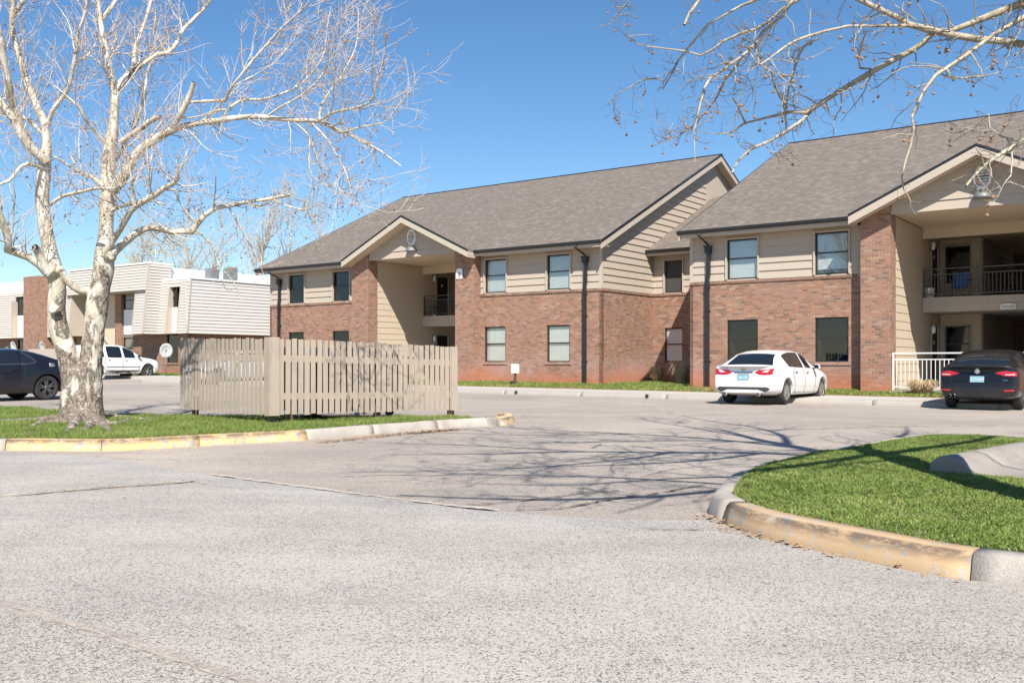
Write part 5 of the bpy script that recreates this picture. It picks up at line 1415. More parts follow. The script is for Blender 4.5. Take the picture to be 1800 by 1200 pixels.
# knots and a broken stub on the left stem
def knot(px, py, rr_, dx):
    p = np.array(P3(px, py, YT-0.28)); return ([p, p + np.array([dx, -0.10, 0.02])], [rr_, rr_*0.75])
cross = limb([(104, 470, 14), (113, 487, 15), (126, 502, 14), (140, 512, 15), (158, 512, 16), (168, 522, 16)], YT-0.3, YT+0.1)
trunk_mesh('trunk', low, M['bark_l'], tl, extra=[*[(P[:int(len(P)*0.55)], r[:int(len(P)*0.55)]) for P, r in rts], knot(98, 545, .10, -0.02), knot(92, 478, .13, -0.03), knot(194, 452, .10, 0.05), cross])
for P, r in rts:
    tubes('root', [(P, r)], M['bark_l'], tl, 10, 0.06)
limbsL = [
 (cut(sL_, zc_-0.55)), (cut(sR_, zc_-0.55)),
 limb([(80, 285, 20), (66, 270, 19), (50, 256, 18), (36, 235, 17), (25, 212, 15), (5, 185, 14), (-30, 140, 12), (-80, 60, 8), (-110, -30, 4)], YT-0.4, YT-1.2),
 limb([(60, 268, 16), (45, 240, 15), (30, 205, 14), (20, 175, 15), (15, 150, 15), (8, 110, 13), (2, 75, 12), (-10, 20, 11), (-25, -60, 8), (-20, -160, 4)], YT-0.3, YT-1.6),
 limb([(86, 480, 22), (70, 466, 16), (50, 452, 15), (25, 443, 15), (13, 440, 14), (15, 425, 15), (8, 400, 15), (0, 378, 13), (-22, 335, 11), (-60, 290, 8), (-110, 270, 4)], YT-0.3, YT-1.4),
 limb([(84, 480, 17), (74, 458, 17), (64, 438, 15), (62, 434, 13)], YT-0.35, YT-0.6),
 limb([(84, 222, 9), (92, 195, 9), (102, 182, 9), (120, 156, 8), (128, 120, 8), (133, 95, 7), (137, 60, 6), (150, 20, 5), (155, -40, 3)], YT-0.3, YT-1.0),
 limb([(203, 160, 10), (210, 145, 9), (222, 132, 8), (235, 115, 8), (236, 92, 8), (246, 62, 7), (262, 15, 6), (280, -60, 4)], YT+0.3, YT+1.2),
 limb([(206, 158, 11), (222, 138, 10), (240, 122, 9), (258, 108, 9), (275, 97, 9), (297, 92, 9), (310, 76, 8), (320, 55, 7), (342, 32, 7), (370, 0, 6), (400, -60, 4)], YT+0.4, YT+2.2),
 limb([(198, 335, 22), (212, 317, 22), (226, 293, 21), (245, 265, 18), (270, 247, 16), (300, 230, 15), (325, 222, 13), (357, 215, 12), (385, 213, 12), (400, 209, 11), (450, 205, 10), (490, 209, 9), (527, 212, 8.5), (560, 213, 8), (580, 222, 7), (602, 232, 6), (640, 250, 5), (668, 265, 4), (705, 292, 2.5)], YT, YT-1.4),
 limb([(304, 228, 12), (310, 212, 12), (322, 193, 12), (335, 164, 11), (341, 145, 9)], YT-0.5, YT-0.9),
 limb([(332, 180, 6), (365, 178, 6), (398, 175, 6), (402, 160, 6), (412, 147, 5), (440, 112, 5), (472, 75, 4.5), (500, 45, 4), (528, 20, 3), (547, -4, 2), (560, -50, 1.5)], YT-0.4, YT-1.6),
 limb([(357, 212, 6), (377, 195, 6), (400, 192, 5.5), (425, 176, 5), (460, 175, 5), (495, 165, 4.5), (527, 150, 4), (557, 117, 3.5), (570, 92, 3), (574, 55, 2), (582, 10, 1.5)], YT-0.6, YT-0.2),
 limb([(472, 203, 5), (495, 187, 4.5), (527, 170, 4), (560, 140, 3.5), (582, 105, 3), (598, 72, 2), (600, 12, 1.2)], YT-0.9, YT-1.8),
 limb([(561, 212, 5), (566, 182, 4.5), (590, 147, 4), (615, 107, 3.5), (628, 70, 2.5), (630, 6, 1.2)], YT-1.1, YT-0.6),
 limb([(562, 213, 6), (580, 200, 6), (603, 194, 5.5), (630, 188, 5), (654, 176, 4.5), (662, 142, 4), (675, 105, 3), (677, 60, 1.5)], YT-1.1, YT-2.0),
 limb([(604, 232, 4), (640, 222, 3.5), (675, 215, 3), (705, 180, 2.5), (728, 150, 2), (739, 128, 1.2)], YT-1.2, YT-1.8),
 limb([(515, 214, 4), (540, 235, 4), (552, 262, 3.5), (562, 300, 3), (570, 330, 2)], YT-1.0, YT-0.6),
 limb([(549, 217, 4), (577, 247, 4), (590, 270, 3.5), (606, 298, 3), (616, 330, 2.5), (622, 362, 1.5)], YT-1.1, YT-1.6),
 limb([(185, 252, 8), (172, 238, 8), (160, 222, 7), (150, 210, 6), (138, 188, 6), (115, 168, 4), (95, 150, 3)], YT, YT-0.9),
 limb([(212, 250, 11), (232, 236, 11), (250, 225, 11), (262, 214, 10), (274, 208, 10), (281, 206, 8)], YT+0.1, YT-0.3),
 limb([(196, 370, 8), (215, 362, 8), (237, 357, 7), (262, 352, 4), (290, 360, 3)], YT, YT-0.8),
 limb([(184, 445, 14), (200, 420, 13), (212, 402, 12), (220, 388, 12), (230, 371, 11), (250, 355, 11), (270, 345, 12), (287, 332, 11), (305, 322, 9), (313, 314, 8), (310, 295, 6)], YT-0.1, YT-1.0),
 limb([(194, 452, 18), (203, 440, 17), (218, 427, 15), (237, 412, 14), (252, 403, 13), (264, 400, 12), (280, 402, 12), (300, 407, 12), (322, 407, 12), (337, 407, 14), (345, 395, 13), (362, 377, 10), (380, 365, 9), (400, 362, 9), (441, 354, 7.5), (477, 349, 7), (509, 342, 6)], YT-0.1, YT+0.9),
 limb([(478, 352, 4), (460, 362, 3.5), (440, 360, 3), (430, 353, 2)], YT+0.8, YT+1.2),
 limb([(480, 350, 3), (505, 362, 3), (540, 368, 2), (575, 352, 1)], YT+0.8, YT+0.4),
 limb([(345, 405, 4), (372, 430, 4), (385, 465, 3), (410, 495, 2), (425, 530, 1)], YT+0.5, YT+0.8),
 limb([(402, 365, 3.5), (420, 395, 3.5), (440, 430, 3), (455, 460, 2), (470, 500, 1)], YT+0.6, YT+1.0),
 limb([(78, 300, 8), (60, 290, 7), (38, 292, 7), (15, 318, 6), (-20, 330, 4)], YT-0.3, YT-1.4),
 limb([(88, 360, 8), (110, 345, 7), (140, 338, 7), (170, 331, 6), (200, 331, 4), (225, 322, 2)], YT-0.4, YT-1.2),
 limb([(182, 328, 7), (160, 310, 7), (135, 300, 6), (112, 285, 5), (95, 275, 4)], YT, YT+0.7),
 # unseen above the frame
 limb([(22, 30, 9), (60, -30, 8), (110, -110, 6), (170, -190, 3)], YT-0.3, YT+1.5),
 limb([(176, 40, 9), (215, -20, 8), (250, -110, 6), (330, -200, 3)], YT+0.4, YT+2.5),
 limb([(80, 240, 9), (40, 205, 8), (-20, 190, 7), (-100, 120, 5), (-160, 60, 3)], YT-0.2, YT+2.0),
 limb([(190, 300, 9), (215, 262, 8), (250, 190, 7), (262, 120, 5), (300, 60, 3)], YT+0.2, YT+3.0),
]
for k, br in enumerate(limbsL):
    tubes('limb', [br], M['bark_l'], tl, 10 if br[1].max() > 0.05 else 7, 0.02)
rsL = np.random.default_rng(11)
hero = [b for b in limbsL if b[1].max() < 0.2]
def keepL(p): 
    x, y, z = p[-1]; return z > 2.5 and (z > 3.0 or rsL.random() < 0.5)
b1 = grow(rsL, hero, 2.6, 1.8, 0.55, 0.10, 0.13, 0.9, 0.006, keep=keepL, steps=8, rcap=0.015)
b2 = grow(rsL, b1, 4.2, 1.1, 0.6, 0.10, 0.12, 0.8, 0.0038, keep=keepL, steps=6, rcap=0.0065)
b2b = grow(rsL, hero, 8.0, 1.1, 0.3, 0.09, 0.13, 0.9, 0.0038, keep=keepL, steps=6, rcap=0.010)
b3 = grow(rsL, b2 + b2b, 5.4, 0.55, 0.7, 0.08, 0.11, 0.75, 0.0030, keep=keepL, steps=4, rcap=0.0036)
tag(tubes('branches', b1, M['bark_l'], tl, 5), kind='stuff')
tag(tubes('twigs', b2 + b2b, M['twig_l'], tl, 4), kind='stuff')
tag(tubes('fine_twigs', b3, M['twig_l'], tl, 3), kind='stuff')
bsL = balls(rsL, b2 + b2b + b3, 3000, 0.0150, 0.05)
ballmesh('seed_balls', bsL, tl)

# ------------------------------------------------------------------ right sycamore: trunk just outside the frame
TR = Vector((4.05, 6.6, 0.15))
tr = tag(empty('sycamore_tree', TR), 'bare sycamore overhanging from the right with hanging seed balls and long white limbs', 'tree')
tr_tr = spline([Vector((4.09, 6.57, 0.0)), Vector((4.06, 6.6, 0.4)), Vector((4.06, 6.65, 1.2)), Vector((4.2, 6.85, 2.2)), Vector((4.4, 7.2, 3.1)), Vector((4.55, 7.55, 3.9)), Vector((4.70, 7.9, 5.2)), Vector((4.6, 8.1, 6.8)), Vector((4.7, 8.2, 8.4)), Vector((4.6, 8.3, 9.6))], [0.30, 0.24, 0.215, 0.20, 0.20, 0.17, 0.14, 0.10, 0.06, 0.02], 0.1)
trunk_mesh('trunk', [tr_tr], M['bark_l'], tr, 0.03)
Y8 = 8.4
limbsR = [
 limb([(1900, 78, 16), (1850, 78, 16), (1800, 78, 15), (1762, 73, 14.5), (1718, 69, 14), (1675, 62, 14), (1630, 52, 14), (1600, 44, 12), (1575, 30, 11), (1540, 14, 11), (1505, -3, 10), (1470, -25, 8), (1400, -60, 5)], Y8, Y8+0.8),
 limb([(1642, 56, 11), (1622, 76, 12), (1605, 88, 12), (1570, 106, 11.5), (1530, 128, 11), (1500, 146, 10.5), (1470, 164, 10), (1440, 184, 9), (1418, 198, 8), (1390, 197, 6), (1365, 203, 6), (1343, 208, 5), (1308, 217, 4.5), (1285, 233, 3.5), (1259, 236, 2.2)], Y8+0.4, Y8+1.0),
 limb([(1428, 192, 8), (1410, 212, 7.5), (1380, 232, 7), (1355, 247, 6), (1320, 262, 5.5), (1298, 282, 5), (1286, 305, 3.5)], Y8+0.8, Y8+0.4),
 limb([(1880, -25, 18), (1840, -8, 17), (1800, 5, 16), (1768, 17, 15), (1735, 30, 14), (1700, 44, 12), (1668, 56, 11)], Y8+0.2, Y8+0.5),
 limb([(1880, 5, 13), (1840, 15, 12), (1800, 30, 11), (1775, 45, 10), (1745, 62, 9), (1715, 85, 9), (1690, 103, 8), (1670, 116, 8), (1645, 132, 7.5), (1625, 158, 7), (1612, 185, 6.5), (1603, 204, 6), (1606, 225, 5.5), (1601, 255, 5.5), (1592, 282, 5), (1585, 312, 4), (1588, 332, 3), (1597, 345, 2.2), (1602, 358, 1.5)], Y8-0.4, Y8-0.9),
 limb([(1640, 50, 6), (1600, 46, 6), (1560, 45, 5.5), (1525, 46, 5.5), (1490, 46, 5.5), (1450, 55, 5), (1420, 64, 5.5), (1400, 71, 5), (1385, 79, 5), (1370, 90, 4.5), (1350, 105, 3.5), (1336, 114, 3)], Y8-0.8, Y8-1.6),
 limb([(1430, -30, 9), (1404, 0, 8), (1380, 12, 7), (1355, 35, 7), (1332, 51, 6.5), (1304, 58, 6), (1273, 72, 5.5), (1250, 89, 5), (1231, 98, 4), (1213, 92, 3.5), (1190, 88, 3), (1171, 86, 3), (1140, 82, 2.8), (1119, 78, 2.5), (1101, 56, 1.8)], Y8+0.6, Y8+1.6),
 limb([(1410, -25, 8), (1390, 5, 8), (1374, 30, 8), (1341, 56, 7), (1330, 75, 6.5), (1313, 92, 6), (1297, 104, 6), (1269, 124, 5.5), (1248, 138, 5.5), (1238, 155, 5), (1231, 184, 4.5), (1225, 210, 4), (1220, 229, 3.2), (1221, 262, 2), (1222, 285, 1.2)], Y8, Y8-0.8),
 limb([(1318, 84, 5), (1303, 102, 5), (1290, 122, 5), (1272, 146, 4.5), (1259, 173, 4.2), (1243, 194, 3.5), (1228, 212, 3), (1212, 228, 2.6), (1180, 245, 2), (1145, 257, 1.5)], Y8-0.3, Y8+0.5),
 limb([(1370, -25, 7), (1336, -2, 6.5), (1304, 10, 6), (1273, 27, 5.5), (1243, 44, 5), (1230, 60, 4.5), (1208, 86, 4.5), (1192, 107, 4), (1180, 131, 4), (1168, 152, 3), (1166, 157, 2)], Y8+1.2, Y8+2.0),
 limb([(1168, 142, 3.2), (1150, 138, 3), (1129, 141, 3), (1105, 155, 2.5), (1082, 168, 2), (1066, 187, 1.4)], Y8+1.8, Y8+2.2),
 limb([(1140, -30, 3.5), (1108, 0, 3.2), (1089, 20, 2.8), (1073, 42, 2.2), (1047, 50, 1.6)], Y8+1.8, Y8+2.3),
 limb([(1240, -25, 9), (1226, 5, 7.5), (1212, 24, 7), (1203, 44, 6)], Y8+0.9, Y8+0.7),
 limb([(1900, 215, 13), (1850, 235, 12), (1800, 247, 9.5), (1767, 266, 8.5), (1742, 282, 7.5), (1725, 296, 6.5), (1710, 312, 5.5), (1698, 327, 5)], Y8-1.2, Y8-1.6),
 limb([(1645, 126, 3.5), (1665, 135, 3.5), (1687, 138, 3.5), (1720, 135, 3), (1750, 130, 2.5), (1765, 120, 2), (1776, 107, 1.4)], Y8-0.6, Y8-0.2),
 limb([(1440, 68, 3.5), (1420, 76, 4.5), (1404, 94, 4.5), (1395, 126, 4.5), (1385, 163, 4.2), (1380, 198, 4), (1382, 228, 3)], Y8+0.2, Y8+0.9),
 limb([(1318, 82, 4), (1330, 90, 3), (1333, 108, 3.4), (1336, 114, 3)], Y8-0.3, Y8-1.0),
 limb([(1384, 190, 4.5), (1370, 168, 5), (1360, 145, 3.5), (1355, 125, 2.5)], Y8+0.9, Y8+0.6),
 limb([(1310, 216, 4), (1302, 200, 4), (1296, 185, 3.5), (1288, 172, 3)], Y8+1.0, Y8+0.6),
 limb([(1535, 122, 4), (1512, 120, 4), (1508, 100, 3.5), (1515, 80, 3), (1522, 55, 2)], Y8+0.6, Y8),
 limb([(1800, 330, 4), (1775, 320, 4), (1745, 335, 3.5), (1722, 336, 3), (1700, 322, 2)], Y8-1.4, Y8-1.1),
 limb([(1800, 250, 4), (1760, 240, 3), (1740, 225, 2.5), (1738, 200, 1.5)], Y8-1.2, Y8-0.8),
]
# join the visible limbs to the trunk
conn = [spline([tr_tr[0][40], Vector(limbsR[0][0][0])], [0.10, 0.045], 0.15) if False else None]
def joinb(z, p, r0, r1, sag=0.1):
    a = Vector(tr_tr[0][np.argmin(abs(tr_tr[0][:, 2]-z))]); b_ = Vector(p); m_ = a.lerp(b_, 0.5) + Vector((0, 0, sag)); return spline([a, m_, b_], [r0, (r0+r1)/2, r1], 0.12)
for k, z in ((0, 3.6), (3, 3.9), (4, 3.7), (13, 3.0)):
    limbsR.append(joinb(z, limbsR[k][0][0], 0.07, limbsR[k][1][0]))
# boughs above and in front of the view: they throw the branch shadows on the road
def free(pts, r0, r1): 
    n = len(pts); pts = [Vector(p) for p in pts]
    if pts[0].x > 4.3 and r0 >= 0.05: pts[0] = Vector(tr_tr[0][np.argmin(abs(tr_tr[0][:, 2]-pts[0].z+0.15))])
    return spline(pts, list(np.linspace(r0*0.95, r1*1.3, n)), 0.15)
ab = [
 free([(4.75, 7.8, 4.6), (3.9, 7.4, 5.3), (2.8, 7.0, 5.8), (1.6, 6.6, 6.3), (0.4, 6.0, 6.6), (-0.8, 5.6, 6.9)], 0.10, 0.012),
 free([(2.8, 7.0, 5.8), (2.2, 5.9, 6.1), (1.3, 4.9, 6.3), (0.3, 4.2, 6.5), (-0.9, 3.7, 6.8)], 0.05, 0.010),
 free([(4.75, 7.7, 4.2), (4.2, 6.4, 4.9), (3.4, 5.0, 5.2), (2.6, 3.8, 5.3), (1.6, 2.9, 5.4)], 0.085, 0.012),
 free([(3.4, 5.0, 5.2), (2.2, 4.6, 5.3), (1.2, 4.0, 5.4), (0.4, 3.8, 5.7)], 0.04, 0.008),
 free([(4.7, 8.0, 5.6), (3.9, 8.6, 6.4), (2.8, 9.2, 6.9), (1.6, 9.6, 7.3), (0.5, 10.2, 7.8)], 0.085, 0.012),
 free([(4.6, 8.1, 6.4), (3.9, 7.4, 7.3), (2.9, 6.8, 7.9), (1.9, 6.1, 8.3), (0.9, 5.7, 8.8)], 0.07, 0.012),
 free([(4.7, 8.0, 6.0), (5.2, 9.0, 6.8), (5.3, 10.2, 7.4), (4.9, 11.3, 7.9), (4.7, 12.4, 8.6)], 0.07, 0.012),
 free([(4.65, 8.2, 7.4), (4.3, 8.9, 8.5), (4.0, 9.3, 9.5), (3.9, 9.6, 10.4)], 0.05, 0.010),
 free([(4.8, 7.6, 3.6), (5.9, 7.3, 4.8), (7.0, 7.2, 5.9), (8.0, 7.4, 7.0), (8.7, 7.8, 8.2)], 0.10, 0.015),
 free([(4.8, 7.7, 5.0), (6.1, 8.5, 5.9), (7.3, 9.4, 6.6), (8.2, 10.3, 7.6)], 0.08, 0.012),
 free([(4.6, 7.5, 3.7), (3.9, 5.9, 4.3), (2.9, 4.6, 4.7), (1.8, 3.7, 4.9), (0.7, 3.3, 5.1), (-0.4, 3.2, 5.5)], 0.09, 0.015),
 free([(2.9, 4.6, 4.7), (1.9, 5.0, 4.9), (0.9, 5.2, 5.0), (-0.1, 5.1, 5.2)], 0.045, 0.012),
 free([(3.9, 7.4, 5.3), (3.0, 6.2, 5.6), (2.0, 5.6, 5.7), (0.9, 5.1, 5.9)], 0.06, 0.012),
 free([(1.6, 6.6, 6.3), (0.5, 7.1, 6.6), (-0.6, 7.2, 7.0), (-1.6, 7.0, 7.4)], 0.04, 0.012),
 free([(2.8, 9.2, 6.9), (1.9, 8.6, 7.3), (0.8, 8.3, 7.6), (-0.2, 8.4, 8.0)], 0.045, 0.012),
 free([(4.75, 7.9, 5.2), (4.9, 6.6, 6.2), (4.7, 5.3, 7.1), (4.3, 4.2, 7.8)], 0.07, 0.012),
]
for br in limbsR: tubes('limb', [br], M['bark_r'], tr, 10 if br[1].max() > 0.03 else 6, 0.02)
for br in ab: tubes('limb', [br], M['bark_r'], tr, 8, 0.02)
rsR = np.random.default_rng(5)
def inview(p):                                        # is a point inside the picture
    px = CX + FOC*p[0]/p[1]; py = HZ - FOC*(p[2]-CAMZ)/p[1]; return px, py
def keepR(P):
    if P[-1][1] < 0.8: return True
    px, py = inview(P[-1])
    if px < 1045 and py > -60: return False
    lim = 260 if px < 1350 else (300 if px < 1500 else 380)
    return py < lim
c1 = grow(rsR, limbsR[:22], 5.6, 0.62, 0.6, -0.005, 0.22, 1.0, 0.0034, t0=0.05, keep=keepR, steps=8, rcap=0.008)
c2 = grow(rsR, c1, 7.5, 0.28, 0.65, 0.0, 0.24, 0.95, 0.0024, keep=keepR, steps=5, rcap=0.0042)
c2b = grow(rsR, limbsR[:22], 11.0, 0.30, 0.3, 0.0, 0.24, 1.0, 0.0024, keep=keepR, steps=5, rcap=0.0045)
c3 = grow(rsR, c2 + c2b, 10.0, 0.15, 0.7, 0.02, 0.22, 0.9, 0.0018, keep=keepR, steps=3, rcap=0.0023)
def keepA(P):
    px, py = inview(P[-1]) if P[-1][1] > 0.8 else (0, -999); return py < -10 or px > 1830 or (px > 1200 and py < 90)
d1 = grow(rsR, ab, 4.4, 1.8, 0.5, 0.03, 0.13, 0.75, 0.008, keep=keepA, steps=7, rcap=0.020)
d2 = grow(rsR, d1, 4.0, 0.9, 0.6, 0.03, 0.14, 0.75, 0.0055, keep=keepA, steps=5, rcap=0.010)
d3 = grow(rsR, d2, 2.4, 0.4, 0.7, 0.03, 0.15, 0.85, 0.005, keep=keepA, steps=3, rcap=0.007)
tag(tubes('branches', c1 + d1, M['bark_r'], tr, 5), kind='stuff')
tag(tubes('twigs', c2 + c2b + d2, M['twig_r'], tr, 4), kind='stuff')
tag(tubes('fine_twigs', c3 + d3, M['twig_r'], tr, 3), kind='stuff')
bsR = balls(rsR, c1 + c2 + c2b, 900, 0.0135, 0.085)
vis = [b for b in bsR if -5 < inview(b[1])[1] < 460 and 1030 < inview(b[1])[0] < 1800][:210]
bm = bmesh.new(); bmesh.ops.create_icosphere(bm, subdivisions=2, radius=1.0); sme = bpy.data.meshes.new('seed_ball'); bm.to_mesh(sme); bm.free()
for p in sme.polygons: p.use_smooth = True
sme.materials.append(M['seed'])
for p, q, r in vis:
    o = link('seed_ball', sme, tr, Vector(q) - TR); o.scale = (r, r, r*0.95)
tag(tubes('seed_stalks', [(np.array([p, (p+q)/2 + np.array([0.004, 0, 0]), q]), np.array([0.0011]*3)) for p, q, r in vis], M['twig_r'], tr, 3), kind='stuff')

# ------------------------------------------------------------------ bare trees beyond the roofs
def far_tree(px, Y, top_py, label, seed, wid=1.0, upright=0.9, dens=1.0, mat2=None, spreadpx=40):
    rs = np.random.default_rng(seed); x = (px-CX)/FOC*Y; zt = CAMZ + (HZ-top_py)/FOC*Y; g = 0.5
    t_ = tag(empty('bare_tree', (x, Y, g)), label, 'tree', 'bare trees beyond the roofs')
    hh = zt - g
    tk = spline([Vector((x, Y, g-0.1)), Vector((x+rs.normal(0, .2), Y, g+hh*0.3)), Vector((x+rs.normal(0, .4), Y, g+hh*0.65)), Vector((x+rs.normal(0, .5), Y, zt))], [0.28, 0.2, 0.11, 0.02], 0.5)
    tubes('trunk', [tk], M['far_bark'], t_, 8)
    l1 = grow(rs, [tk], 2.4*dens, hh*0.42*wid, 0.6, 0.10*upright, 0.06, 0.8, 0.03, t0=0.28, steps=8, rcap=0.10)
    l2 = grow(rs, l1, 2.8*dens, hh*0.2*wid, 0.6, 0.12*upright, 0.09, 0.75, 0.020, t0=0.1, steps=6, rcap=0.04)
    l3 = grow(rs, l2, 2.6*dens, 1.0, 0.6, 0.10*upright, 0.10, 0.8, 0.014, t0=0.1, steps=4, rcap=0.018)
    tag(tubes('crown', l1 + l2 + l3, mat2 or M['far_twig'], t_, 3), kind='stuff')
far_tree(268, 74, 418, 'yellowish bare bushy tree low above the white roof, leftmost of the row', 1, 1.25, 0.2, 1.15)
far_tree(330, 78, 412, 'yellowish bare bushy tree just left of the rooftop cooling units', 2, 1.2, 0.3, 1.1)
far_tree(395, 84, 398, 'bare grey tree rising behind the rooftop cooling units', 3, 0.9, 1.0, 0.9, M['far_bark'])
far_tree(462, 76, 352, 'tall pale upright bare tree just left of the shingle roof end', 4, 0.8, 1.3, 1.1, M['far_bark'])
far_tree(520, 82, 362, 'pale upright bare tree partly behind the shingle roof', 5, 0.8, 1.3, 1.0, M['far_bark'])
far_tree(575, 88, 378, 'thin upright bare tree mostly hidden by the shingle roof', 6, 0.7, 1.3, 0.9, M['far_bark'])
# ================================================================== slatted bin enclosure
M['wood'] = grimy('tan painted fence boards', (.405, .335, .265), (.19, .15, .115), 0.65, 0.85, scale=2.0, bmp=0.4)
M['post'] = grimy('bare red brown post foot', (.20, .13, .10), (.10, .07, .05), 0.4, 0.9)
FA = Vector((-4.08, 16.42, 0)); FR = Vector((-1.12, 19.12, 0)); FL = Vector((-6.42, 18.78, 0))
fen = tag(empty('slatted_fence', FA), 'tan painted slatted wooden bin enclosure standing on short posts on the left grass island', 'fence')
def panel(a, b, zt0, zt1, zb0, zb1, n, rs, wid=0.094, skip=()):
    a = Vector(a) - FA; b = Vector(b) - FA; d = (b - a); ln = d.length; d.normalize(); nr = Vector((d.y, -d.x, 0))       # nr: towards the viewer
    rot = math.atan2(d.y, d.x)
    def bx(x0, x1, y0, y1, za, zb_, tilt=0, zc=0.0):
        mb = MB(); mb.hexa([(x0, y0, za), (x1, y0, za), (x1, y1, za), (x0, y1, za), (x0+tilt, y0, zb_), (x1+tilt, y0, zb_+zc), (x1+tilt, y1, zb_+zc), (x0+tilt, y1, zb_)]); return mb
    for k in range(n):
        if k in skip: continue
        u = (k+0.5)/n; x = ln*u; zt = zt0+(zt1-zt0)*u + rs.uniform(-0.012, 0.012); zb_ = zb0+(zb1-zb0)*u + rs.uniform(-0.012, 0.012)
        w = wid*rs.uniform(0.94, 1.05); o = bx(x-w/2, x+w/2, -0.038+rs.uniform(-.003, .003), -0.024, zb_, zt, rs.uniform(-0.010, 0.010), rs.uniform(-0.006, 0.006)).build('picket', M['wood'], fen, a, (0, 0, rot))
    for f in (0.20, 0.70):
        for e in (0,):
            z0 = zb0+(zt0-zb0)*f; z1 = zb1+(zt1-zb1)*f
            mb = MB(); mb.hexa([(0, -0.023, z0), (ln, -0.023, z1), (ln, 0.015, z1), (0, 0.015, z0), (0, -0.023, z0+0.11), (ln, -0.023, z1+0.11), (ln, 0.015, z1+0.11), (0, 0.015, z0+0.11)]); mb.build('rail', M['wood'], fen, a, (0, 0, rot))
rsf = random.Random(3)
panel(FA + (FR-FA).normalized()*0.10, FR - (FR-FA).normalized()*0.05, 1.60, 1.50, 0.30, 0.26, 31, rsf)
panel(FL, FA - (FA-FL).normalized()*0.08, 1.66, 1.60, 0.285, 0.30, 22, rsf, 0.100)
# corner boards
for p, w, zt, zb_, rz, dy in ((FA, 0.11, 1.62, 0.29, math.atan2((FR-FA).y, (FR-FA).x), -0.075), (FA, 0.11, 1.62, 0.29, math.atan2((FA-FL).y, (FA-FL).x), -0.075), (FR, 0.15, 1.50, 0.25, math.atan2((FR-FA).y, (FR-FA).x), -0.07)):
    mb = MB(); s_ = 1 if dy and p is FA and rz > 0 else -1
    x0, x1 = (-0.05, w) if s_ > 0 else (-w, 0.0 if p is FR else 0.052)
    mb.box(x0, x1, dy, dy+0.022, zb_, zt); mb.build('corner_board', M['wood'], fen, p - FA, (0, 0, rz))
dF = (FR-FA).normalized(); dL = (FL-FA).normalized()
for p, zt in ((FA + dF*0.06 + dL*0.07 + Vector((0, .02, 0)), 1.50), (FA + dF*0.42 + dL*0.10, 1.3), (FA + dF*2.2 + Vector((-.05, .06, 0)), 1.45), (FR - dF*0.06 + Vector((-.05, .05, 0)), 1.42), (FL - dL*0.42 + Vector((.05, .06, 0)), 1.5), (FL + (FR-FA), 1.5)):
    q = p - FA; mb = MB(); z0 = zl(p.x, p.y) - 0.08
    c, s_ = math.cos(0.74), math.sin(0.74); h = 0.05
    pts = [(q.x + (c*a - s_*b)*h, q.y + (s_*a + c*b)*h) for a, b in ((-1, -1), (1, -1), (1, 1), (-1, 1))]
    mb.prism([(x, y, z0) for x, y in pts], (0, 0, zt - z0)); mb.build('post', M['post'], fen)
for p in (FA + dF*1.75, FA + dF*1.95):
    mb = MB(); q = p - FA; mb.box(q.x-0.03, q.x+0.03, q.y-0.06, q.y-0.035, 0.42, 0.53); mb.build('hinge', M['post'], fen); break
# wheeled bin inside
db = tag(empty('dumpster', FA + dF*1.95 + dL*0.86 + Vector((0, 0, 0)), math.atan2(dF.y, dF.x)), 'dark wheeled rubbish container behind the slats of the bin enclosure', 'dumpster')
db.location.z = hgt(-3.5, 18.7) + 0.0
M['bin'] = simple('dark green bin steel', (.018, .024, .022), 0.6, 0.2, 0.2)
mb = MB(); mb.hexa([(-1.05, -0.62, 0.28), (1.05, -0.62, 0.28), (1.05, 0.55, 0.28), (-1.05, 0.55, 0.28), (-1.10, -0.75, 1.22), (1.10, -0.75, 1.22), (1.10, 0.7, 1.42), (-1.10, 0.7, 1.42)]); mb.build('body', M['bin'], db)
mb = MB(); mb.hexa([(-1.13, -0.80, 1.225), (1.13, -0.80, 1.225), (1.13, 0.72, 1.425), (-1.13, 0.72, 1.425), (-1.13, -0.80, 1.27), (1.13, -0.80, 1.27), (1.13, 0.72, 1.47), (-1.13, 0.72, 1.47)]); mb.build('lid', M['black'], db)
for x in (-0.8, 0.8):
    for y in (-0.45, 0.4):
        mb = MB(); mb.lathe([(0, -0.03), (0.09, -0.03), (0.10, 0), (0.09, 0.03), (0, 0.03)], 14, 0, 'y', (x, y, 0.25)); mb.box(x-0.05, x+0.05, y-0.05, y+0.05, 0.26, 0.29); mb.build('wheel', M['black'], db)

# ================================================================== cars
def paint(name, col, rough=0.25):
    m, t, b = nt(name)
    b.inputs['Base Color'].default_value = (*col, 1); b.inputs['Roughness'].default_value = 0.4 if max(col) > .3 else 0.3
    b.inputs['Coat Weight'].default_value = 1.0 if max(col) > .3 else 0.45; b.inputs['Specular IOR Level'].default_value = 0.5 if max(col) > .3 else 0.25; b.inputs['Coat Roughness'].default_value = 0.04
    co = objco(t)                                       # thin dust low on the body
    sx = N(t, 'ShaderNodeSeparateXYZ'); L(t, co, sx.inputs[0])
    z = N(t, 'ShaderNodeMapRange'); L(t, sx.outputs[2], z.inputs[0]); z.inputs[1].default_value = 0.65; z.inputs[2].default_value = 0.15
    d = mth(t, 'MULTIPLY', mth(t, 'ADD', mth(t, 'MULTIPLY', z.outputs[0], 0.35 if max(col) > .3 else 0.12), 0.03 if max(col) > .3 else 0.008), ramp(t, noi(t, co, 5, 5, 0.7), [(0.3, 0.2), (0.7, 1.0)]))
    L(t, mixc(t, d, col, (.30,.25,.20)), b.inputs['Base Color'])
    return m
M['tyre'] = simple('tyre rubber', (.028, .027, .026), 0.85, 0, 0.2, 8, 0.3, 60)
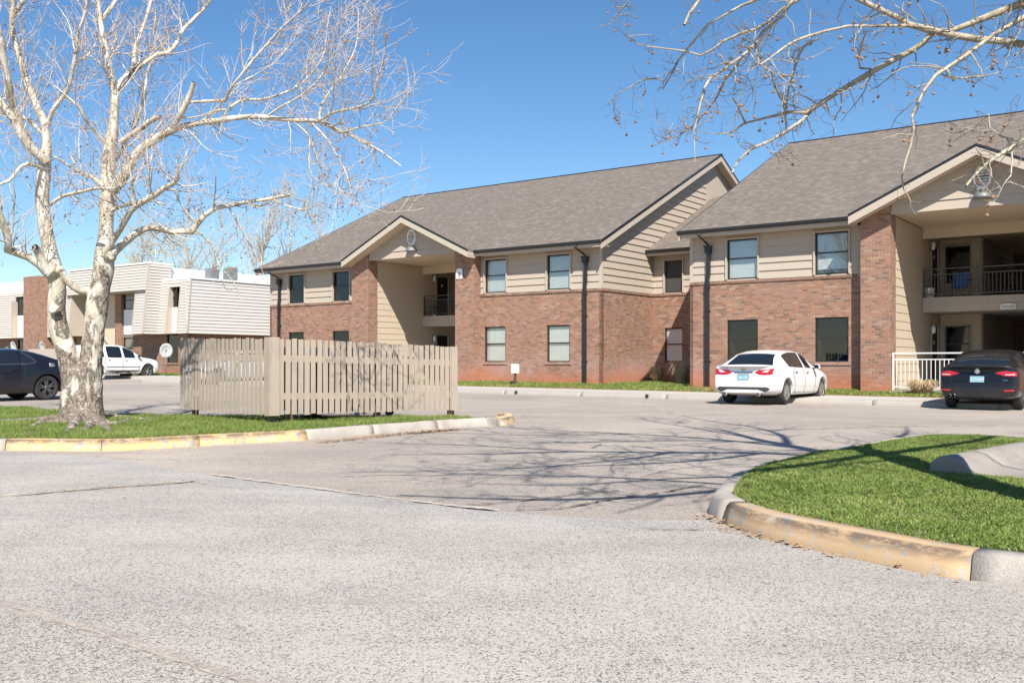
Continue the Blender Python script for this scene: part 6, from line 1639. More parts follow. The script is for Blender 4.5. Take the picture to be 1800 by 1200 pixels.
M['rim'] = simple('silver alloy', (.58, .58, .58), 0.3, 0.85, 0.05)
M['rim_dark'] = simple('grey alloy', (.16, .16, .165), 0.3, 0.8, 0.05)
M['chrome'] = simple('chrome', (.75, .75, .75), 0.12, 1.0, 0.02)
M['carglass'] = glass_mat('tinted car glass', (.012, .016, .02), 0.09, dark=True)
M['lamp_red'] = simple('red lamp glass', (.42, .012, .018), 0.12, 0, 0.1, 12, coat=1.0)
M['lamp_clear'] = simple('clear lamp glass', (.62, .60, .60), 0.1, 0, 0.1, 12, coat=1.0)
M['plate'] = simple('pale blue number plate', (.20, .36, .42), 0.4, 0, 0.2, 14)
M['plate_ink'] = simple('white plate print', (.75, .76, .76), 0.5)
M['under'] = simple('underbody black', (.014, .014, .014), 0.7, 0, 0.2)
M['valance'] = simple('dark grey bumper plastic', (.045, .045, .047), 0.6, 0, 0.15)

def wheel(parent, x, y, r, w, out, spokes, rim, split=False):
    """out: +1 or -1, the side facing away from the car"""
    mb = MB()
    mb.lathe([(r*0.66, -w/2), (r*0.90, -w/2), (r*0.985, -w*0.40), (r, -w*0.25), (r, w*0.25), (r*0.985, w*0.40), (r*0.90, w/2), (r*0.66, w/2), (r*0.62, 0)], 36, 0, 'y')
    t_ = mb.build('wheel', M['tyre'], parent, (x, y, r))
    mb = MB(); f = out*w*0.5
    mb.lathe([(r*0.66, out*w*0.48), (r*0.64, out*w*0.30), (r*0.60, -out*w*0.1)], 32, 0, 'y')
    mb.lathe([(r*0.67, out*w*0.50), (r*0.63, out*w*0.50)], 32, 0, 'y')
    for k in range(spokes):
        for s_ in ((-0.5, 0.5) if split else (0,)):
            a = 2*math.pi*(k + s_*0.34)/spokes + 0.2; a2 = 2*math.pi*(k + s_*0.22)/spokes + 0.2
            wd = r*(0.055 if split else 0.07); c, q = math.cos(a), math.sin(a); c2, q2 = math.cos(a2), math.sin(a2)
            p0 = Vector((c2*r*0.10, 0, q2*r*0.10)); p1 = Vector((c*r*0.655, 0, q*r*0.655)); sd_ = Vector((-q, 0, c))
            y0, y1 = out*w*0.40, out*w*0.46
            mb.hexa([p0-sd_*wd*1.3+Vector((0, y0, 0)), p1-sd_*wd+Vector((0, y1, 0)), p1+sd_*wd+Vector((0, y1, 0)), p0+sd_*wd*1.3+Vector((0, y0, 0)),
                     p0-sd_*wd*1.3+Vector((0, y0-out*0.03, 0)), p1-sd_*wd+Vector((0, y1-out*0.03, 0)), p1+sd_*wd+Vector((0, y1-out*0.03, 0)), p0+sd_*wd*1.3+Vector((0, y0-out*0.03, 0))])
    mb.lathe([(0, out*w*0.44), (r*0.13, out*w*0.43), (r*0.16, out*w*0.36)], 16, 0, 'y')
    mb.build('rim', rim, t_)
    mb = MB(); mb.lathe([(0, out*w*0.12), (r*0.60, out*w*0.10)], 24, 0, 'y'); mb.lathe([(0, -out*w*0.4), (r*0.64, -out*w*0.4)], 24, 0, 'y'); mb.build('brake_disc', M['under'], t_)
    return t_

class Car:
    def __init__(s, name, label, cat, group, loc, rz, stations, spec, body_mat):
        """stations: dicts x, w, zb, zm, zd (belt or deck) and, for the cabin, wr, zr; front to rear"""
        s.t = tag(empty(name, loc, rz), label, cat, group); s.spec = spec
        rows = []
        for st in stations:
            w, zb, zm, zd = st['w'], st['zb'], st.get('zm', 0.56), st['zd']; wb = w*st.get('sh', 0.965)
            if 'zr' in st:
                wr, zr_ = st['wr'], st['zr']; h = zr_-zd
                P = [(0, zb), (w*.82, zb), (w*.965, zb+.09), (w, zm), (wb, zd), (wb+(wr-wb)*.90, zd+h*.885), (wr, zr_-.045), (wr-.09, zr_-.012), (wr*.5, zr_+.012), (0, zr_+.02)]
            else:
                c = st.get('cr', 0.06)
                P = [(0, zb), (w*.82, zb), (w*.965, zb+.09), (w, zm), (wb, zd-.03), (wb-.05, zd+.01), (wb-.11, zd+.02), (wb-.20, zd+.03), (wb*.45, zd+c*.8), (0, zd+c)]
            dx = st.get('dx', [0]*10); cv = st.get('cv', 0.0)
            rows.append([(st['x'] + dx[k] - math.copysign(cv, st['x'])*(p[0]/w)**2, p[0], p[1]) for k, p in enumerate(P)])
        mb = bmesh.new(); VL, VR_ = [], []
        for r_ in rows:
            vl = [mb.verts.new((x, y, z)) for x, y, z in r_]; vr = [vl[k] if r_[k][1] == 0 else mb.verts.new((r_[k][0], -r_[k][1], r_[k][2])) for k in range(10)]
            VL.append(vl); VR_.append(vr)
        n = len(rows); mats = spec['mats']                     # mats(i, k) -> slot index for the face between stations i,i+1 and rows k,k+1
        cl = mb.edges.layers.float.new('crease_edge')
        for i in range(n-1):
            for k in range(9):
                m_ = mats(i, k)
                for side, V in ((0, VL), (1, VR_)):
                    q = (V[i][k], V[i][k+1], V[i+1][k+1], V[i+1][k]); f = mb.faces.new(q if side else q[::-1])
                    f.material_index = (m_ if side == 0 or m_ < 3 else m_ + 10) if m_ else 0
        for i, mm in ((0, spec.get('m_front', lambda k: 0)), (n-1, spec.get('m_rear', lambda k: 0))):
            for k in range(9):
                vs = []
                for v in (VL[i][k], VR_[i][k], VR_[i][k+1], VL[i][k+1]):
                    if v not in vs: vs.append(v)
                f = mb.faces.new(vs if i == 0 else vs[::-1]); f.material_index = mm(k)
        for f in mb.faces: f.smooth = True
        for e in mb.edges:
            ks = {f.material_index for f in e.link_faces}
            if len(ks) > 1: e[cl] = 0.85
        vl_ = mb.verts.layers.float.new('crease_vert')
        for v in mb.verts:
            if any(f.material_index for f in v.link_faces) and len({f.material_index for f in v.link_faces}) > 1: v[vl_] = 0.42
        bmesh.ops.recalc_face_normals(mb, faces=mb.faces)
        me = bpy.data.meshes.new('body'); mb.to_mesh(me); mb.free()
        for k in range(30): me.materials.append(body_mat)
        me.materials[29] = M['under']
        o = bpy.data.objects.new('body', me); COL.objects.link(o)
        sb = o.modifiers.new('sub', 'SUBSURF'); sb.levels = sb.render_levels = 3
        # wheel housings
        cm = MB()
        for (wx, wy, wr_) in spec['arches']:
            for sd_ in (-1, 1):
                y0, y1 = sorted((sd_*(wy-0.20), sd_*(wy+0.6)))
                cm.lathe([(0.0, y0), (wr_, y0), (wr_, y1), (0.0, y1)], 48, 0, 'y', (wx, 0, spec['wz']), smooth=False)
        cme = cm.mesh('cutter', M['under']); 
        bm_ = bmesh.new(); bm_.from_mesh(cme); bmesh.ops.remove_doubles(bm_, verts=bm_.verts, dist=1e-5); bmesh.ops.recalc_face_normals(bm_, faces=bm_.faces); bm_.to_mesh(cme); bm_.free()
        co = bpy.data.objects.new('cutter', cme); COL.objects.link(co)
        bo = o.modifiers.new('cut', 'BOOLEAN'); bo.operation = 'DIFFERENCE'; bo.object = co; bo.solver = 'EXACT'; bo.material_mode = 'INDEX'
        for p in cme.polygons: p.material_index = 0
        dg = bpy.context.evaluated_depsgraph_get(); ev = bpy.data.meshes.new_from_object(o.evaluated_get(dg))
        bpy.data.objects.remove(o); bpy.data.objects.remove(co)
        # housings get the dark lining
        for p in ev.polygons:
            c = p.center
            for (wx, wy, wr_) in spec['arches']:
                d = math.hypot(c.x-wx, c.z-spec['wz'])
                if abs(c.y) < wy+0.4 and ((abs(d-wr_) < 0.008 and abs(p.normal.y) < 0.4) or (d < wr_*0.99 and abs(abs(c.y)-(wy-0.20)) < 0.01)):
                    p.material_index = 29; p.use_smooth = False
        bm_ = bmesh.new(); bm_.from_mesh(ev); bm_.faces.ensure_lookup_table()
        s.bvh = BVHTree.FromBMesh(bm_)
        names = spec['names']; used = sorted({f.material_index for f in bm_.faces})
        for mi in used:
            if mi in (0, 29): continue
            nb = bm_.copy(); bmesh.ops.delete(nb, geom=[f for f in nb.faces if f.material_index != mi], context='FACES')
            me2 = bpy.data.meshes.new('w'); nb.to_mesh(me2); nb.free(); nm, mt = names[mi - 10 if mi > 12 else mi]
            me2.name = nm; me2.materials.clear(); me2.materials.append(mt)
            me2.polygons.foreach_set('material_index', [0]*len(me2.polygons)); link(nm, me2, s.t)
        bmesh.ops.delete(bm_, geom=[f for f in bm_.faces if f.material_index not in (0, 29)], context='FACES')
        me3 = bpy.data.meshes.new('body'); bm_.to_mesh(me3); bm_.free(); me3.materials.clear(); me3.materials.append(body_mat); me3.materials.append(M['under'])
        mi = [1 if p.material_index == 29 else 0 for p in me3.polygons]; me3.polygons.foreach_set('material_index', mi)
        s.body = link('body', me3, s.t)
    def hit(s, p, d):
        r = s.bvh.ray_cast(Vector(p), Vector(d)); return r[0]
    def patch(s, name, mat, poly, plane='rear', lift=0.006, n=10, parent=None, side=1, thick=0.0):
        """a shape drawn in the rear (y,z) or side (x,z) elevation and laid on the body"""
        us = [p[0] for p in poly]; 
        bm = bmesh.new(); vs = [bm.verts.new((p[0], p[1], 0)) for p in poly]; bm.faces.new(vs); bmesh.ops.triangulate(bm, faces=bm.faces[:])
        for _ in range(3):
            e = [e for e in bm.edges if e.calc_length() > (max(us)-min(us))/n + 0.01]
            if not e: break
            bmesh.ops.subdivide_edges(bm, edges=e, cuts=1); bmesh.ops.triangulate(bm, faces=[f for f in bm.faces if len(f.verts) > 3])
        last = None
        for v in bm.verts:
            u, z = v.co.x, v.co.y
            if plane == 'rear': h = s.hit((-6, u, z), (1, 0, 0)); q = (h.x-lift, u, z) if h else None
            elif plane == 'front': h = s.hit((6, u, z), (-1, 0, 0)); q = (h.x+lift, u, z) if h else None
            else: h = s.hit((u, side*3, z), (0, -side, 0)); q = (u, h.y+side*lift, z) if h else None
            if q is None: q = (last[0], u, z) if (plane != 'side' and last) else ((u, last[1], z) if last else (0, 0, 0))
            last = q; v.co = q
        me = bpy.data.meshes.new(name); bm.to_mesh(me); bm.free(); me.materials.append(mat)
        for p in me.polygons: p.use_smooth = True
        o = link(name, me, parent or s.t)
        if thick: md = o.modifiers.new('s', 'SOLIDIFY'); md.thickness = thick; md.offset = 0
        return o
    def seam(s, pts, side, wdt=0.012, name='door_seam', mat=None):
        mb = MB()
        dens = []
        for a, b in zip(pts, pts[1:]):
            m_ = max(1, int(math.dist(a, b)/0.05)); dens += [(a[0]+(b[0]-a[0])*k/m_, a[1]+(b[1]-a[1])*k/m_) for k in range(m_)]
        dens.append(pts[-1]); P = []
        for x, z in dens:
            h = s.hit((x, side*3, z), (0, -side, 0))
            if h: P.append(Vector((x, h.y+side*0.0015, z)))
        if len(P) > 1: mb.tube(P, wdt/2, 4, 0); return mb.build(name, mat or M['under'], s.t)
    def rseam(s, pts, wdt=0.012, name='boot_seam', mat=None):
        mb = MB(); dens = []
        for a, b in zip(pts, pts[1:]):
            m_ = max(1, int(math.dist(a, b)/0.05)); dens += [(a[0]+(b[0]-a[0])*k/m_, a[1]+(b[1]-a[1])*k/m_) for k in range(m_)]
        dens.append(pts[-1]); P = []
        for y, z in dens:
            h = s.hit((-6, y, z), (1, 0, 0))
            if h: P.append(Vector((h.x-0.001, y, z)))
        if len(P) > 1: mb.tube(P, wdt/2, 4, 0); return mb.build(name, mat or M['under'], s.t)
    def wheels(s, r, w, spokes, rim, split=False):
        for (wx, wy, _) in s.spec['arches']:
            for sd_ in (-1, 1): wheel(s.t, wx, sd_*(wy - w*0.42), r, w, sd_, spokes, rim, split)
    def handle(s, x, z, side, mat):
        h = s.hit((x, side*3, z), (0, -side, 0))
        if h:
            mb = MB(); y = h.y + side*0.025; mb.tube([(x-0.09, h.y, z), (x-0.075, y, z+0.004), (x+0.075, y, z+0.006), (x+0.09, h.y, z)], [0.010, 0.013, 0.013, 0.010], 8); mb.build('door_handle', mat, s.t)
    def mirror(s, x, z, side, mat):
        h = s.hit((x, side*3, z-0.02), (0, -side, 0)); y0 = h.y if h else side*0.8
        mb = MB(); mb.hexa([(x-0.05, y0+side*0.04, z-0.02), (x+0.11, y0+side*0.06, z-0.01), (x+0.06, y0+side*0.21, z), (x-0.05, y0+side*0.21, z), (x-0.05, y0+side*0.05, z+0.12), (x+0.06, y0+side*0.07, z+0.11), (x+0.04, y0+side*0.19, z+0.12), (x-0.05, y0+side*0.20, z+0.13)])
        o = mb.build('door_mirror', mat, s.t); bevel(o, 0.025, 3)
        mb = MB(); mb.box(x-0.02, x+0.05, min(y0-side*0.02, y0+side*0.06), max(y0-side*0.02, y0+side*0.06), z-0.01, z+0.03); mb.build('mirror_arm', M['under'], o)
        mb = MB(); mb.box(x-0.055, x-0.051, min(y0+side*0.06, y0+side*0.19), max(y0+side*0.06, y0+side*0.19), z+0.005, z+0.11); mb.build('mirror_glass', M['carglass'], o)

# slots: 1 windscreen, 2 rear window, 3.. side windows (left; right is +10)
def sedan_st(zoff=0.0, dk=1.02, rear_x=-2.40, wsc=1.0):
    S = [dict(x=2.36, w=.55, zb=.28, zm=.42, zd=.56, cr=.02, cv=.10), dict(x=2.24, w=.80, zb=.20, zm=.45, zd=.66, cr=.04, cv=.12), dict(x=1.95, w=.885, zb=.19, zd=.76, cr=.06, cv=.05),
         dict(x=1.45, w=.915, zb=.19, zd=.86, cr=.06), dict(x=1.05, w=.915, zb=.19, zd=.93, cr=.06), dict(x=0.95, w=.915, zb=.19, zd=.945, cr=.075),
         dict(x=0.42, w=.915, zb=.19, zd=.945, wr=.66, zr=1.27), dict(x=0.22, w=.915, zb=.19, zd=.95, wr=.625, zr=1.375), dict(x=-0.05, w=.915, zb=.19, zd=.955, wr=.61, zr=1.435), dict(x=-0.13, w=.915, zb=.19, zd=.957, wr=.61, zr=1.445),
         dict(x=-0.75, w=.915, zb=.19, zd=.975, wr=.60, zr=1.44), dict(x=-1.00, w=.915, zb=.19, zd=.985, wr=.60, zr=1.41), dict(x=-1.30, w=.915, zb=.20, zd=.995, wr=.61, zr=1.33),
         dict(x=-1.52, w=.912, zb=.21, zd=1.00, wr=.64, zr=1.24), dict(x=-1.86, w=.90, zb=.22, zd=dk-.02, cr=.055), dict(x=-2.05, w=.89, zb=.24, zd=dk-.015, cr=.055), dict(x=-2.26, w=.86, zb=.27, zd=dk-.01, cr=.05, cv=.10),
         dict(x=rear_x+.02, w=.83, zb=.30, zd=dk-.02, cr=.04, cv=.18, dx=[.03, .02, -.02, -.03, .03, .02, .01, 0, -.01, -.01]), dict(x=rear_x, w=.76, zb=.33, zm=.55, zd=dk-.06, cr=.035, cv=.13, dx=[.03, .01, -.03, -.045, .06, .05, .04, .03, .02, .02])]
    for q in S: q['w'] *= wsc; 
    return S
def sedan_m(i, k):
    if 5 <= i <= 6 and k >= 7: return 1
    if 12 <= i <= 13 and k >= 7: return 2
    if k == 4 and i in (6, 7): return 3
    if k == 4 and i == 5: return 0
    if k == 4 and i == 9: return 4
    if k == 4 and i in (10, 11): return 5
    return 0
SN = {1: ('windscreen', M['carglass']), 2: ('rear_window', M['carglass']), 3: ('side_window', M['carglass']), 4: ('side_window', M['carglass']), 5: ('quarter_window', M['carglass'])}
def sedan(label, group, center, heading, body, dk=1.02):
    g = hgt(center[0], center[1])
    return Car('parked_car', label, 'car', group, (center[0], center[1], g), heading, sedan_st(dk=dk), dict(mats=sedan_m, names=SN, arches=[(1.40, .84, .365), (-1.39, .84, .365)], wz=.335), body)
HV = math.atan2(VV.y, VV.x)
GRP = 'cars parked round the buildings'
M['paint_w'] = paint('white car paint', (.78, .78, .77)); M['paint_k'] = paint('black car paint', (.006, .007, .010)); M['paint_n'] = paint('dark navy car paint', (.008, .009, .016)); M['paint_s'] = paint('silver car paint', (.50, .53, .56))

# --- white saloon
cw = sedan('white four door saloon seen from behind, parked in front of the brick building', GRP, (7.42, 27.3), HV, M['paint_w'])
cw.wheels(.335, .215, 10, M['rim'])
for sd_ in (1, -1):
    q = lambda P: [(sd_*y, z) for y, z in P]
    cw.patch('tail_light', M['lamp_red'], q([(.30, .845), (.42, .905), (.62, .925), (.84, .955), (.795, .86), (.80, .79), (.55, .775), (.42, .79)]), 'rear', 0.008, 12)
    cw.patch('reversing_light', M['lamp_clear'], q([(.50, .845), (.60, .90), (.72, .915), (.66, .85)]), 'rear', 0.012, 6)
    mb = MB(); mb.lathe([(.035, -.10), (.042, -.10), (.042, .12), (.035, .12)], 14, 0, 'x', (-2.30, sd_*.46, .27)); mb.build('exhaust_tip', M['chrome'], cw.t)
cw.patch('boot_trim', M['chrome'], [(-.30, .865), (.30, .865), (.24, .825), (-.24, .825)], 'rear', 0.012, 8)
cw.patch('bumper_valance', M['valance'], [(-.74, .42), (-.66, .465), (.66, .465), (.74, .42), (.68, .36), (.60, .335), (.42, .40), (-.42, .40), (-.60, .335), (-.68, .36)], 'rear', 0.008, 14)
cw.rseam([(-.62, .69), (-.5, .655), (.5, .655), (.62, .69)], .007); 
cw.rseam([(-.33, .97), (-.33, .80)], .004) if False else None
pl = cw.patch('number_plate', M['plate'], [(-.155, .79), (.155, .79), (.155, .645), (-.155, .645)], 'rear', 0.016, 2)
h = cw.hit((-6, 0, .72), (1, 0, 0))
text_mesh('plate_text', 'FLL-370', .075, M['plate_ink'], pl, (h.x-.022, 0, .715), (R(90), 0, R(-90)), .002)
mb = MB(); mb.tube([(h.x-.012, .165*c_, .718+.083*s_) for c_, s_ in ((-1, -1), (1, -1), (1, 1), (-1, 1), (-1, -1))], .006, 4); mb.build('plate_frame', M['frame'], pl)
h = cw.hit((-6, 0, .93), (1, 0, 0))
mb = MB(); mb.tube([(h.x-.012, .052*math.cos(R(a)), .925+.045*math.sin(R(a))) for a in range(0, 361, 20)], .007, 6, cap=False); mb.box(h.x-.018, h.x-.008, -.062, .062, .915, .935); mb.build('emblem', M['chrome'], cw.t)
text_mesh('badge', 'ALTIMA', .05, M['chrome'], cw.t, (h.x-.012, .50, .955), (R(90), 0, R(-90)), .002)
for sd_ in (1, -1):
    cw.seam([(.72, .93), (.76, .60), (.70, .28)], sd_); cw.seam([(-.09, .95), (-.10, .60), (-.12, .28)], sd_); cw.seam([(-.12, .28), (.70, .28)], sd_); cw.seam([(-.88, .97), (-.98, .80), (-.90, .62), (-.86, .30), (-.12, .28)], sd_)
    cw.seam([(-1.0, .86), (0, .84), (1.2, .80)], sd_, .004, 'body_crease', M['paint_w'])
    cw.handle(.08, .83, sd_, M['chrome']); cw.handle(-.78, .85, sd_, M['chrome']); cw.mirror(.62, .93, sd_, M['paint_w'])

# --- black saloon
ck = sedan('black four door saloon seen from behind at the right edge beside the dry grass mound', GRP, (12.45, 24.85), HV + R(-1.0), M['paint_k'])
ck.wheels(.335, .215, 5, M['rim_dark'], True)
for sd_ in (1, -1):
    q = lambda P: [(sd_*y, z) for y, z in P]
    ck.patch('tail_light', M['lamp_red'], q([(.38, .87), (.48, .91), (.62, .925), (.83, .90), (.84, .80), (.60, .80), (.52, .83)]), 'rear', 0.008, 12)
    ck.patch('reversing_light', M['lamp_clear'], q([(.60, .845), (.80, .85), (.80, .83), (.60, .828)]), 'rear', 0.013, 6)
    ck.patch('rear_reflector', M['lamp_red'], q([(.56, .475), (.80, .49), (.80, .45), (.60, .44)]), 'rear', 0.010, 6)
    ck.patch('boot_badge', M['chrome'], q([(.56, .715), (.66, .715), (.66, .70), (.56, .70)]), 'rear', 0.008, 3) if sd_ < 0 else None
for y in (.50, .60):
    mb = MB(); mb.lathe([(.034, -.06), (.042, -.06), (.042, .12), (.034, .12)], 14, 0, 'x', (-2.33, y, .33)); mb.build('exhaust_tip', M['rim_dark'], ck.t)
pl = ck.patch('number_plate', M['plate'], [(-.155, .80), (.155, .80), (.155, .655), (-.155, .655)], 'rear', 0.016, 2)
h = ck.hit((-6, 0, .73), (1, 0, 0)); text_mesh('plate_text', 'DYH-824', .075, M['plate_ink'], pl, (h.x-.022, 0, .725), (R(90), 0, R(-90)), .002)
h = ck.hit((-6, 0, .93), (1, 0, 0))
mb = MB(); mb.tube([(h.x-.014, .056*math.cos(R(a)), .915+.056*math.sin(R(a))) for a in range(0, 361, 20)], .006, 6, cap=False); ring_ = mb.build('emblem', M['chrome'], ck.t)
mb = MB()
for P in ([(-.026, .04), (0, .002), (.026, .04)], [(-.046, .018), (-.022, -.045), (0, -.002), (.022, -.045), (.046, .018)]): mb.tube([(h.x-.016, y, .915+z) for y, z in P], .006, 5)
mb.lathe([(0, 0), (.052, 0)], 18, 0, 'x', (h.x-.010, 0, .915)); mb.build('emblem_letters', M['chrome'], ring_)
text_mesh('badge', 'JETTA', .045, M['chrome'], ck.t, (h.x-.004, .64, .735), (R(90), 0, R(-90)), .003); text_mesh('badge', 'TSI', .04, M['chrome'], ck.t, (h.x-.004, -.63, .735), (R(90), 0, R(-90)), .003)
ck.rseam([(-.60, .82), (-.58, .66), (-.5, .61), (.5, .61), (.58, .66), (.60, .82)], .008); ck.rseam([(-.7, .60), (.7, .60)], .006)
for sd_ in (1, -1):
    ck.seam([(.72, .93), (.76, .60), (.70, .28)], sd_); ck.seam([(-.09, .95), (-.10, .60), (-.12, .28)], sd_); ck.handle(-.78, .85, sd_, M['paint_k']); ck.handle(.08, .83, sd_, M['paint_k']); ck.mirror(.62, .93, sd_, M['paint_k'])

# --- silver white car seen through the slats
cs = sedan('pale silver saloon parked beyond the slatted bin enclosure, seen between its slats', GRP, (-12.4, 43.0), HV + R(180), M['paint_s'])
cs.wheels(.335, .215, 10, M['rim'])
for sd_ in (1, -1):
    q = lambda P: [(sd_*y, z) for y, z in P]
    cs.patch('headlight', M['lamp_clear'], q([(.50, .62), (.74, .66), (.74, .58), (.52, .55)]), 'front', 0.008, 6); cs.patch('tail_light', M['lamp_red'], q([(.45, .88), (.80, .92), (.80, .80), (.5, .80)]), 'rear', 0.008, 6)
    cs.seam([(.72, .93), (.76, .60), (.70, .28)], sd_); cs.seam([(-.09, .95), (-.10, .60), (-.12, .28)], sd_); cs.handle(-.78, .85, sd_, M['chrome']); cs.handle(.08, .83, sd_, M['chrome']); cs.mirror(.62, .93, sd_, M['paint_s'])
cs.patch('grille', M['under'], [(-.40, .56), (.40, .56), (.34, .36), (-.34, .36)], 'front', 0.008, 6)

# --- dark navy coupe at the left edge
def coupe_m(i, k):
    if 5 <= i <= 6 and k >= 7: return 1
    if 11 <= i <= 12 and k >= 7: return 2
    if k == 4 and i in (6, 7, 8): return 3
    if k == 4 and i == 10: return 5
    return 0
S = [dict(x=2.48, w=.72, zb=.24, zm=.5, zd=.74, cr=.04, cv=.08), dict(x=2.40, w=.88, zb=.18, zm=.5, zd=.84, cr=.05, cv=.08), dict(x=2.0, w=.94, zb=.17, zd=.92, cr=.06), dict(x=1.4, w=.96, zb=.17, zd=.97, cr=.07), dict(x=0.9, w=.96, zb=.17, zd=1.0, cr=.07), dict(x=0.72, w=.96, zb=.17, zd=1.0, cr=.08),
     dict(x=0.22, w=.96, zb=.17, zd=1.0, wr=.66, zr=1.30), dict(x=0.0, w=.955, zb=.17, zd=1.0, wr=.62, zr=1.40), dict(x=-0.4, w=.95, zb=.17, zd=1.0, wr=.61, zr=1.445), dict(x=-0.72, w=.945, zb=.17, zd=.995, wr=.60, zr=1.45), dict(x=-0.80, w=.945, zb=.17, zd=.995, wr=.60, zr=1.445),
     dict(x=-1.20, w=.96, zb=.18, zd=1.02, wr=.61, zr=1.385), dict(x=-1.55, w=.975, zb=.19, zd=1.05, wr=.66, zr=1.29), dict(x=-1.98, w=.97, zb=.21, zd=1.08, cr=.06), dict(x=-2.2, w=.955, zb=.24, zd=1.085, cr=.05), dict(x=-2.44, w=.92, zb=.28, zd=1.07, cr=.04, cv=.05), dict(x=-2.52, w=.84, zb=.33, zm=.6, zd=1.0, cr=.04, cv=.05)]
for q in S: q['sh'] = .955
gx, gy = -14.85, 26.9
cc = Car('parked_car', 'black two door coupe with dark alloy wheels at the left edge behind the sycamore trunk', 'car', GRP, (gx, gy, hgt(gx, gy)), HV + R(180), S,
         dict(mats=coupe_m, names=SN, arches=[(1.47, .885, .39), (-1.48, .885, .39)], wz=.355), M['paint_n'])
cc.wheels(.355, .25, 5, M['rim_dark'], True)
for sd_ in (1, -1):
    cc.seam([(.52, .98), (.58, .6), (.50, .26), (-.75, .24), (-.80, .6), (-.86, .98)], sd_); cc.handle(-.55, .86, sd_, M['paint_n']); cc.mirror(.45, .98, sd_, M['paint_n'])
    q = lambda P: [(sd_*y, z) for y, z in P]
    cc.patch('tail_light', M['lamp_red'], q([(.10, .97), (.84, .97), (.82, .85), (.10, .85)]), 'rear', .008, 8); cc.patch('headlight', M['lamp_clear'], q([(.62, .72), (.80, .72), (.80, .60), (.62, .60)]), 'front', .008, 4)
    # bright line round the side glass
    P = [(.20, 1.02), (-.3, 1.015), (-.9, 1.03), (-1.16, 1.06)]
    cc.seam(P, sd_, .014, 'window_strip', M['chrome']); cc.seam([(-.86, 1.36), (-1.05, 1.24), (-1.20, 1.08)], sd_, .012, 'window_strip', M['chrome'])
h = cc.hit((-1.55, 3, .98), (0, -1, 0)); 
mb = MB(); mb.lathe([(0, h.y+.012), (.075, h.y+.012), (.085, h.y+.004), (.085, h.y-.01)], 20, 0, 'y', (-1.62, 0, .985)); mb.build('fuel_cap', M['chrome'], cc.t)

# --- white SUV
def suv_m(i, k):
    if 5 <= i <= 6 and k >= 7: return 1
    if k == 4 and i in (6, 7): return 3
    if k == 4 and i in (9,): return 4
    if k == 4 and i in (11, 12): return 5
    return 0
S = [dict(x=2.52, w=.66, zb=.32, zm=.6, zd=.82, cr=.03, cv=.10), dict(x=2.42, w=.88, zb=.26, zm=.6, zd=.84, cr=.05, cv=.12), dict(x=2.1, w=.97, zb=.25, zm=.62, zd=.95, cr=.07), dict(x=1.6, w=.99, zb=.25, zm=.65, zd=1.05, cr=.08), dict(x=1.32, w=.99, zb=.25, zm=.65, zd=1.07, cr=.08), dict(x=1.22, w=.99, zb=.25, zm=.65, zd=1.08, cr=.09),
     dict(x=0.72, w=.99, zb=.25, zm=.65, zd=1.08, wr=.76, zr=1.42), dict(x=0.48, w=.99, zb=.25, zm=.65, zd=1.08, wr=.72, zr=1.58), dict(x=0.05, w=.99, zb=.25, zm=.65, zd=1.08, wr=.70, zr=1.74), dict(x=-0.05, w=.99, zb=.25, zm=.65, zd=1.08, wr=.70, zr=1.75),
     dict(x=-0.95, w=.99, zb=.25, zm=.65, zd=1.09, wr=.70, zr=1.765), dict(x=-1.10, w=.99, zb=.25, zm=.65, zd=1.10, wr=.69, zr=1.76), dict(x=-1.75, w=.985, zb=.27, zm=.65, zd=1.22, wr=.68, zr=1.72), dict(x=-2.0, w=.98, zb=.28, zm=.65, zd=1.23, wr=.67, zr=1.69), dict(x=-2.25, w=.96, zb=.30, zm=.65, zd=1.22, wr=.66, zr=1.64), dict(x=-2.48, w=.90, zb=.34, zm=.65, zd=1.08, wr=.64, zr=1.50), dict(x=-2.56, w=.82, zb=.38, zm=.65, zd=1.08, wr=.60, zr=1.38)]
gx, gy = -20.75, 50.1
cv_ = Car('parked_suv', 'white sport utility vehicle parked in front of the mansard building behind the sycamore trunk', 'car', GRP, (gx, gy, hgt(gx, gy)), HV + 0.10, S,
          dict(mats=suv_m, names=SN, arches=[(1.52, .90, .43), (-1.50, .90, .43)], wz=.375), M['paint_w'])
cv_.wheels(.375, .24, 6, M['rim'])
for sd_ in (1, -1):
    cv_.seam([(.95, 1.13), (1.0, .8), (.92, .42)], sd_, .012); cv_.seam([(.0, 1.16), (-.02, .8), (-.05, .42)], sd_, .012); cv_.seam([(-1.02, 1.18), (-1.1, .85), (-1.0, .50)], sd_, .012)
    cv_.seam([(1.0, .63), (-1.0, .63)], sd_, .035, 'side_moulding', M['valance'])
    cv_.patch('sill_cladding', M['valance'], [(1.08, .26), (1.08, .44), (-1.05, .44), (-1.05, .27)], 'side', .008, 8, side=sd_)
    cv_.handle(.15, .96, sd_, M['chrome']); cv_.handle(-.85, .98, sd_, M['chrome']); cv_.mirror(.90, 1.13, sd_, M['valance'])
    q = lambda P: [(sd_*y, z) for y, z in P]
    cv_.patch('headlight', M['lamp_clear'], q([(.56, .80), (.84, .90), (.86, .80), (.6, .70)]), 'front', .008, 6); cv_.patch('tail_light', M['lamp_red'], q([(.60, 1.20), (.82, 1.20), (.84, .92), (.66, .92)]), 'rear', .008, 6)
cv_.patch('bumper_lower', M['valance'], [(-.82, .50), (.82, .50), (.74, .34), (-.74, .34)], 'front', .010, 8)
cv_.patch('rear_window', M['carglass'], [(-.60, 1.24), (.60, 1.24), (.52, 1.56), (-.52, 1.56)], 'rear', .008, 8)

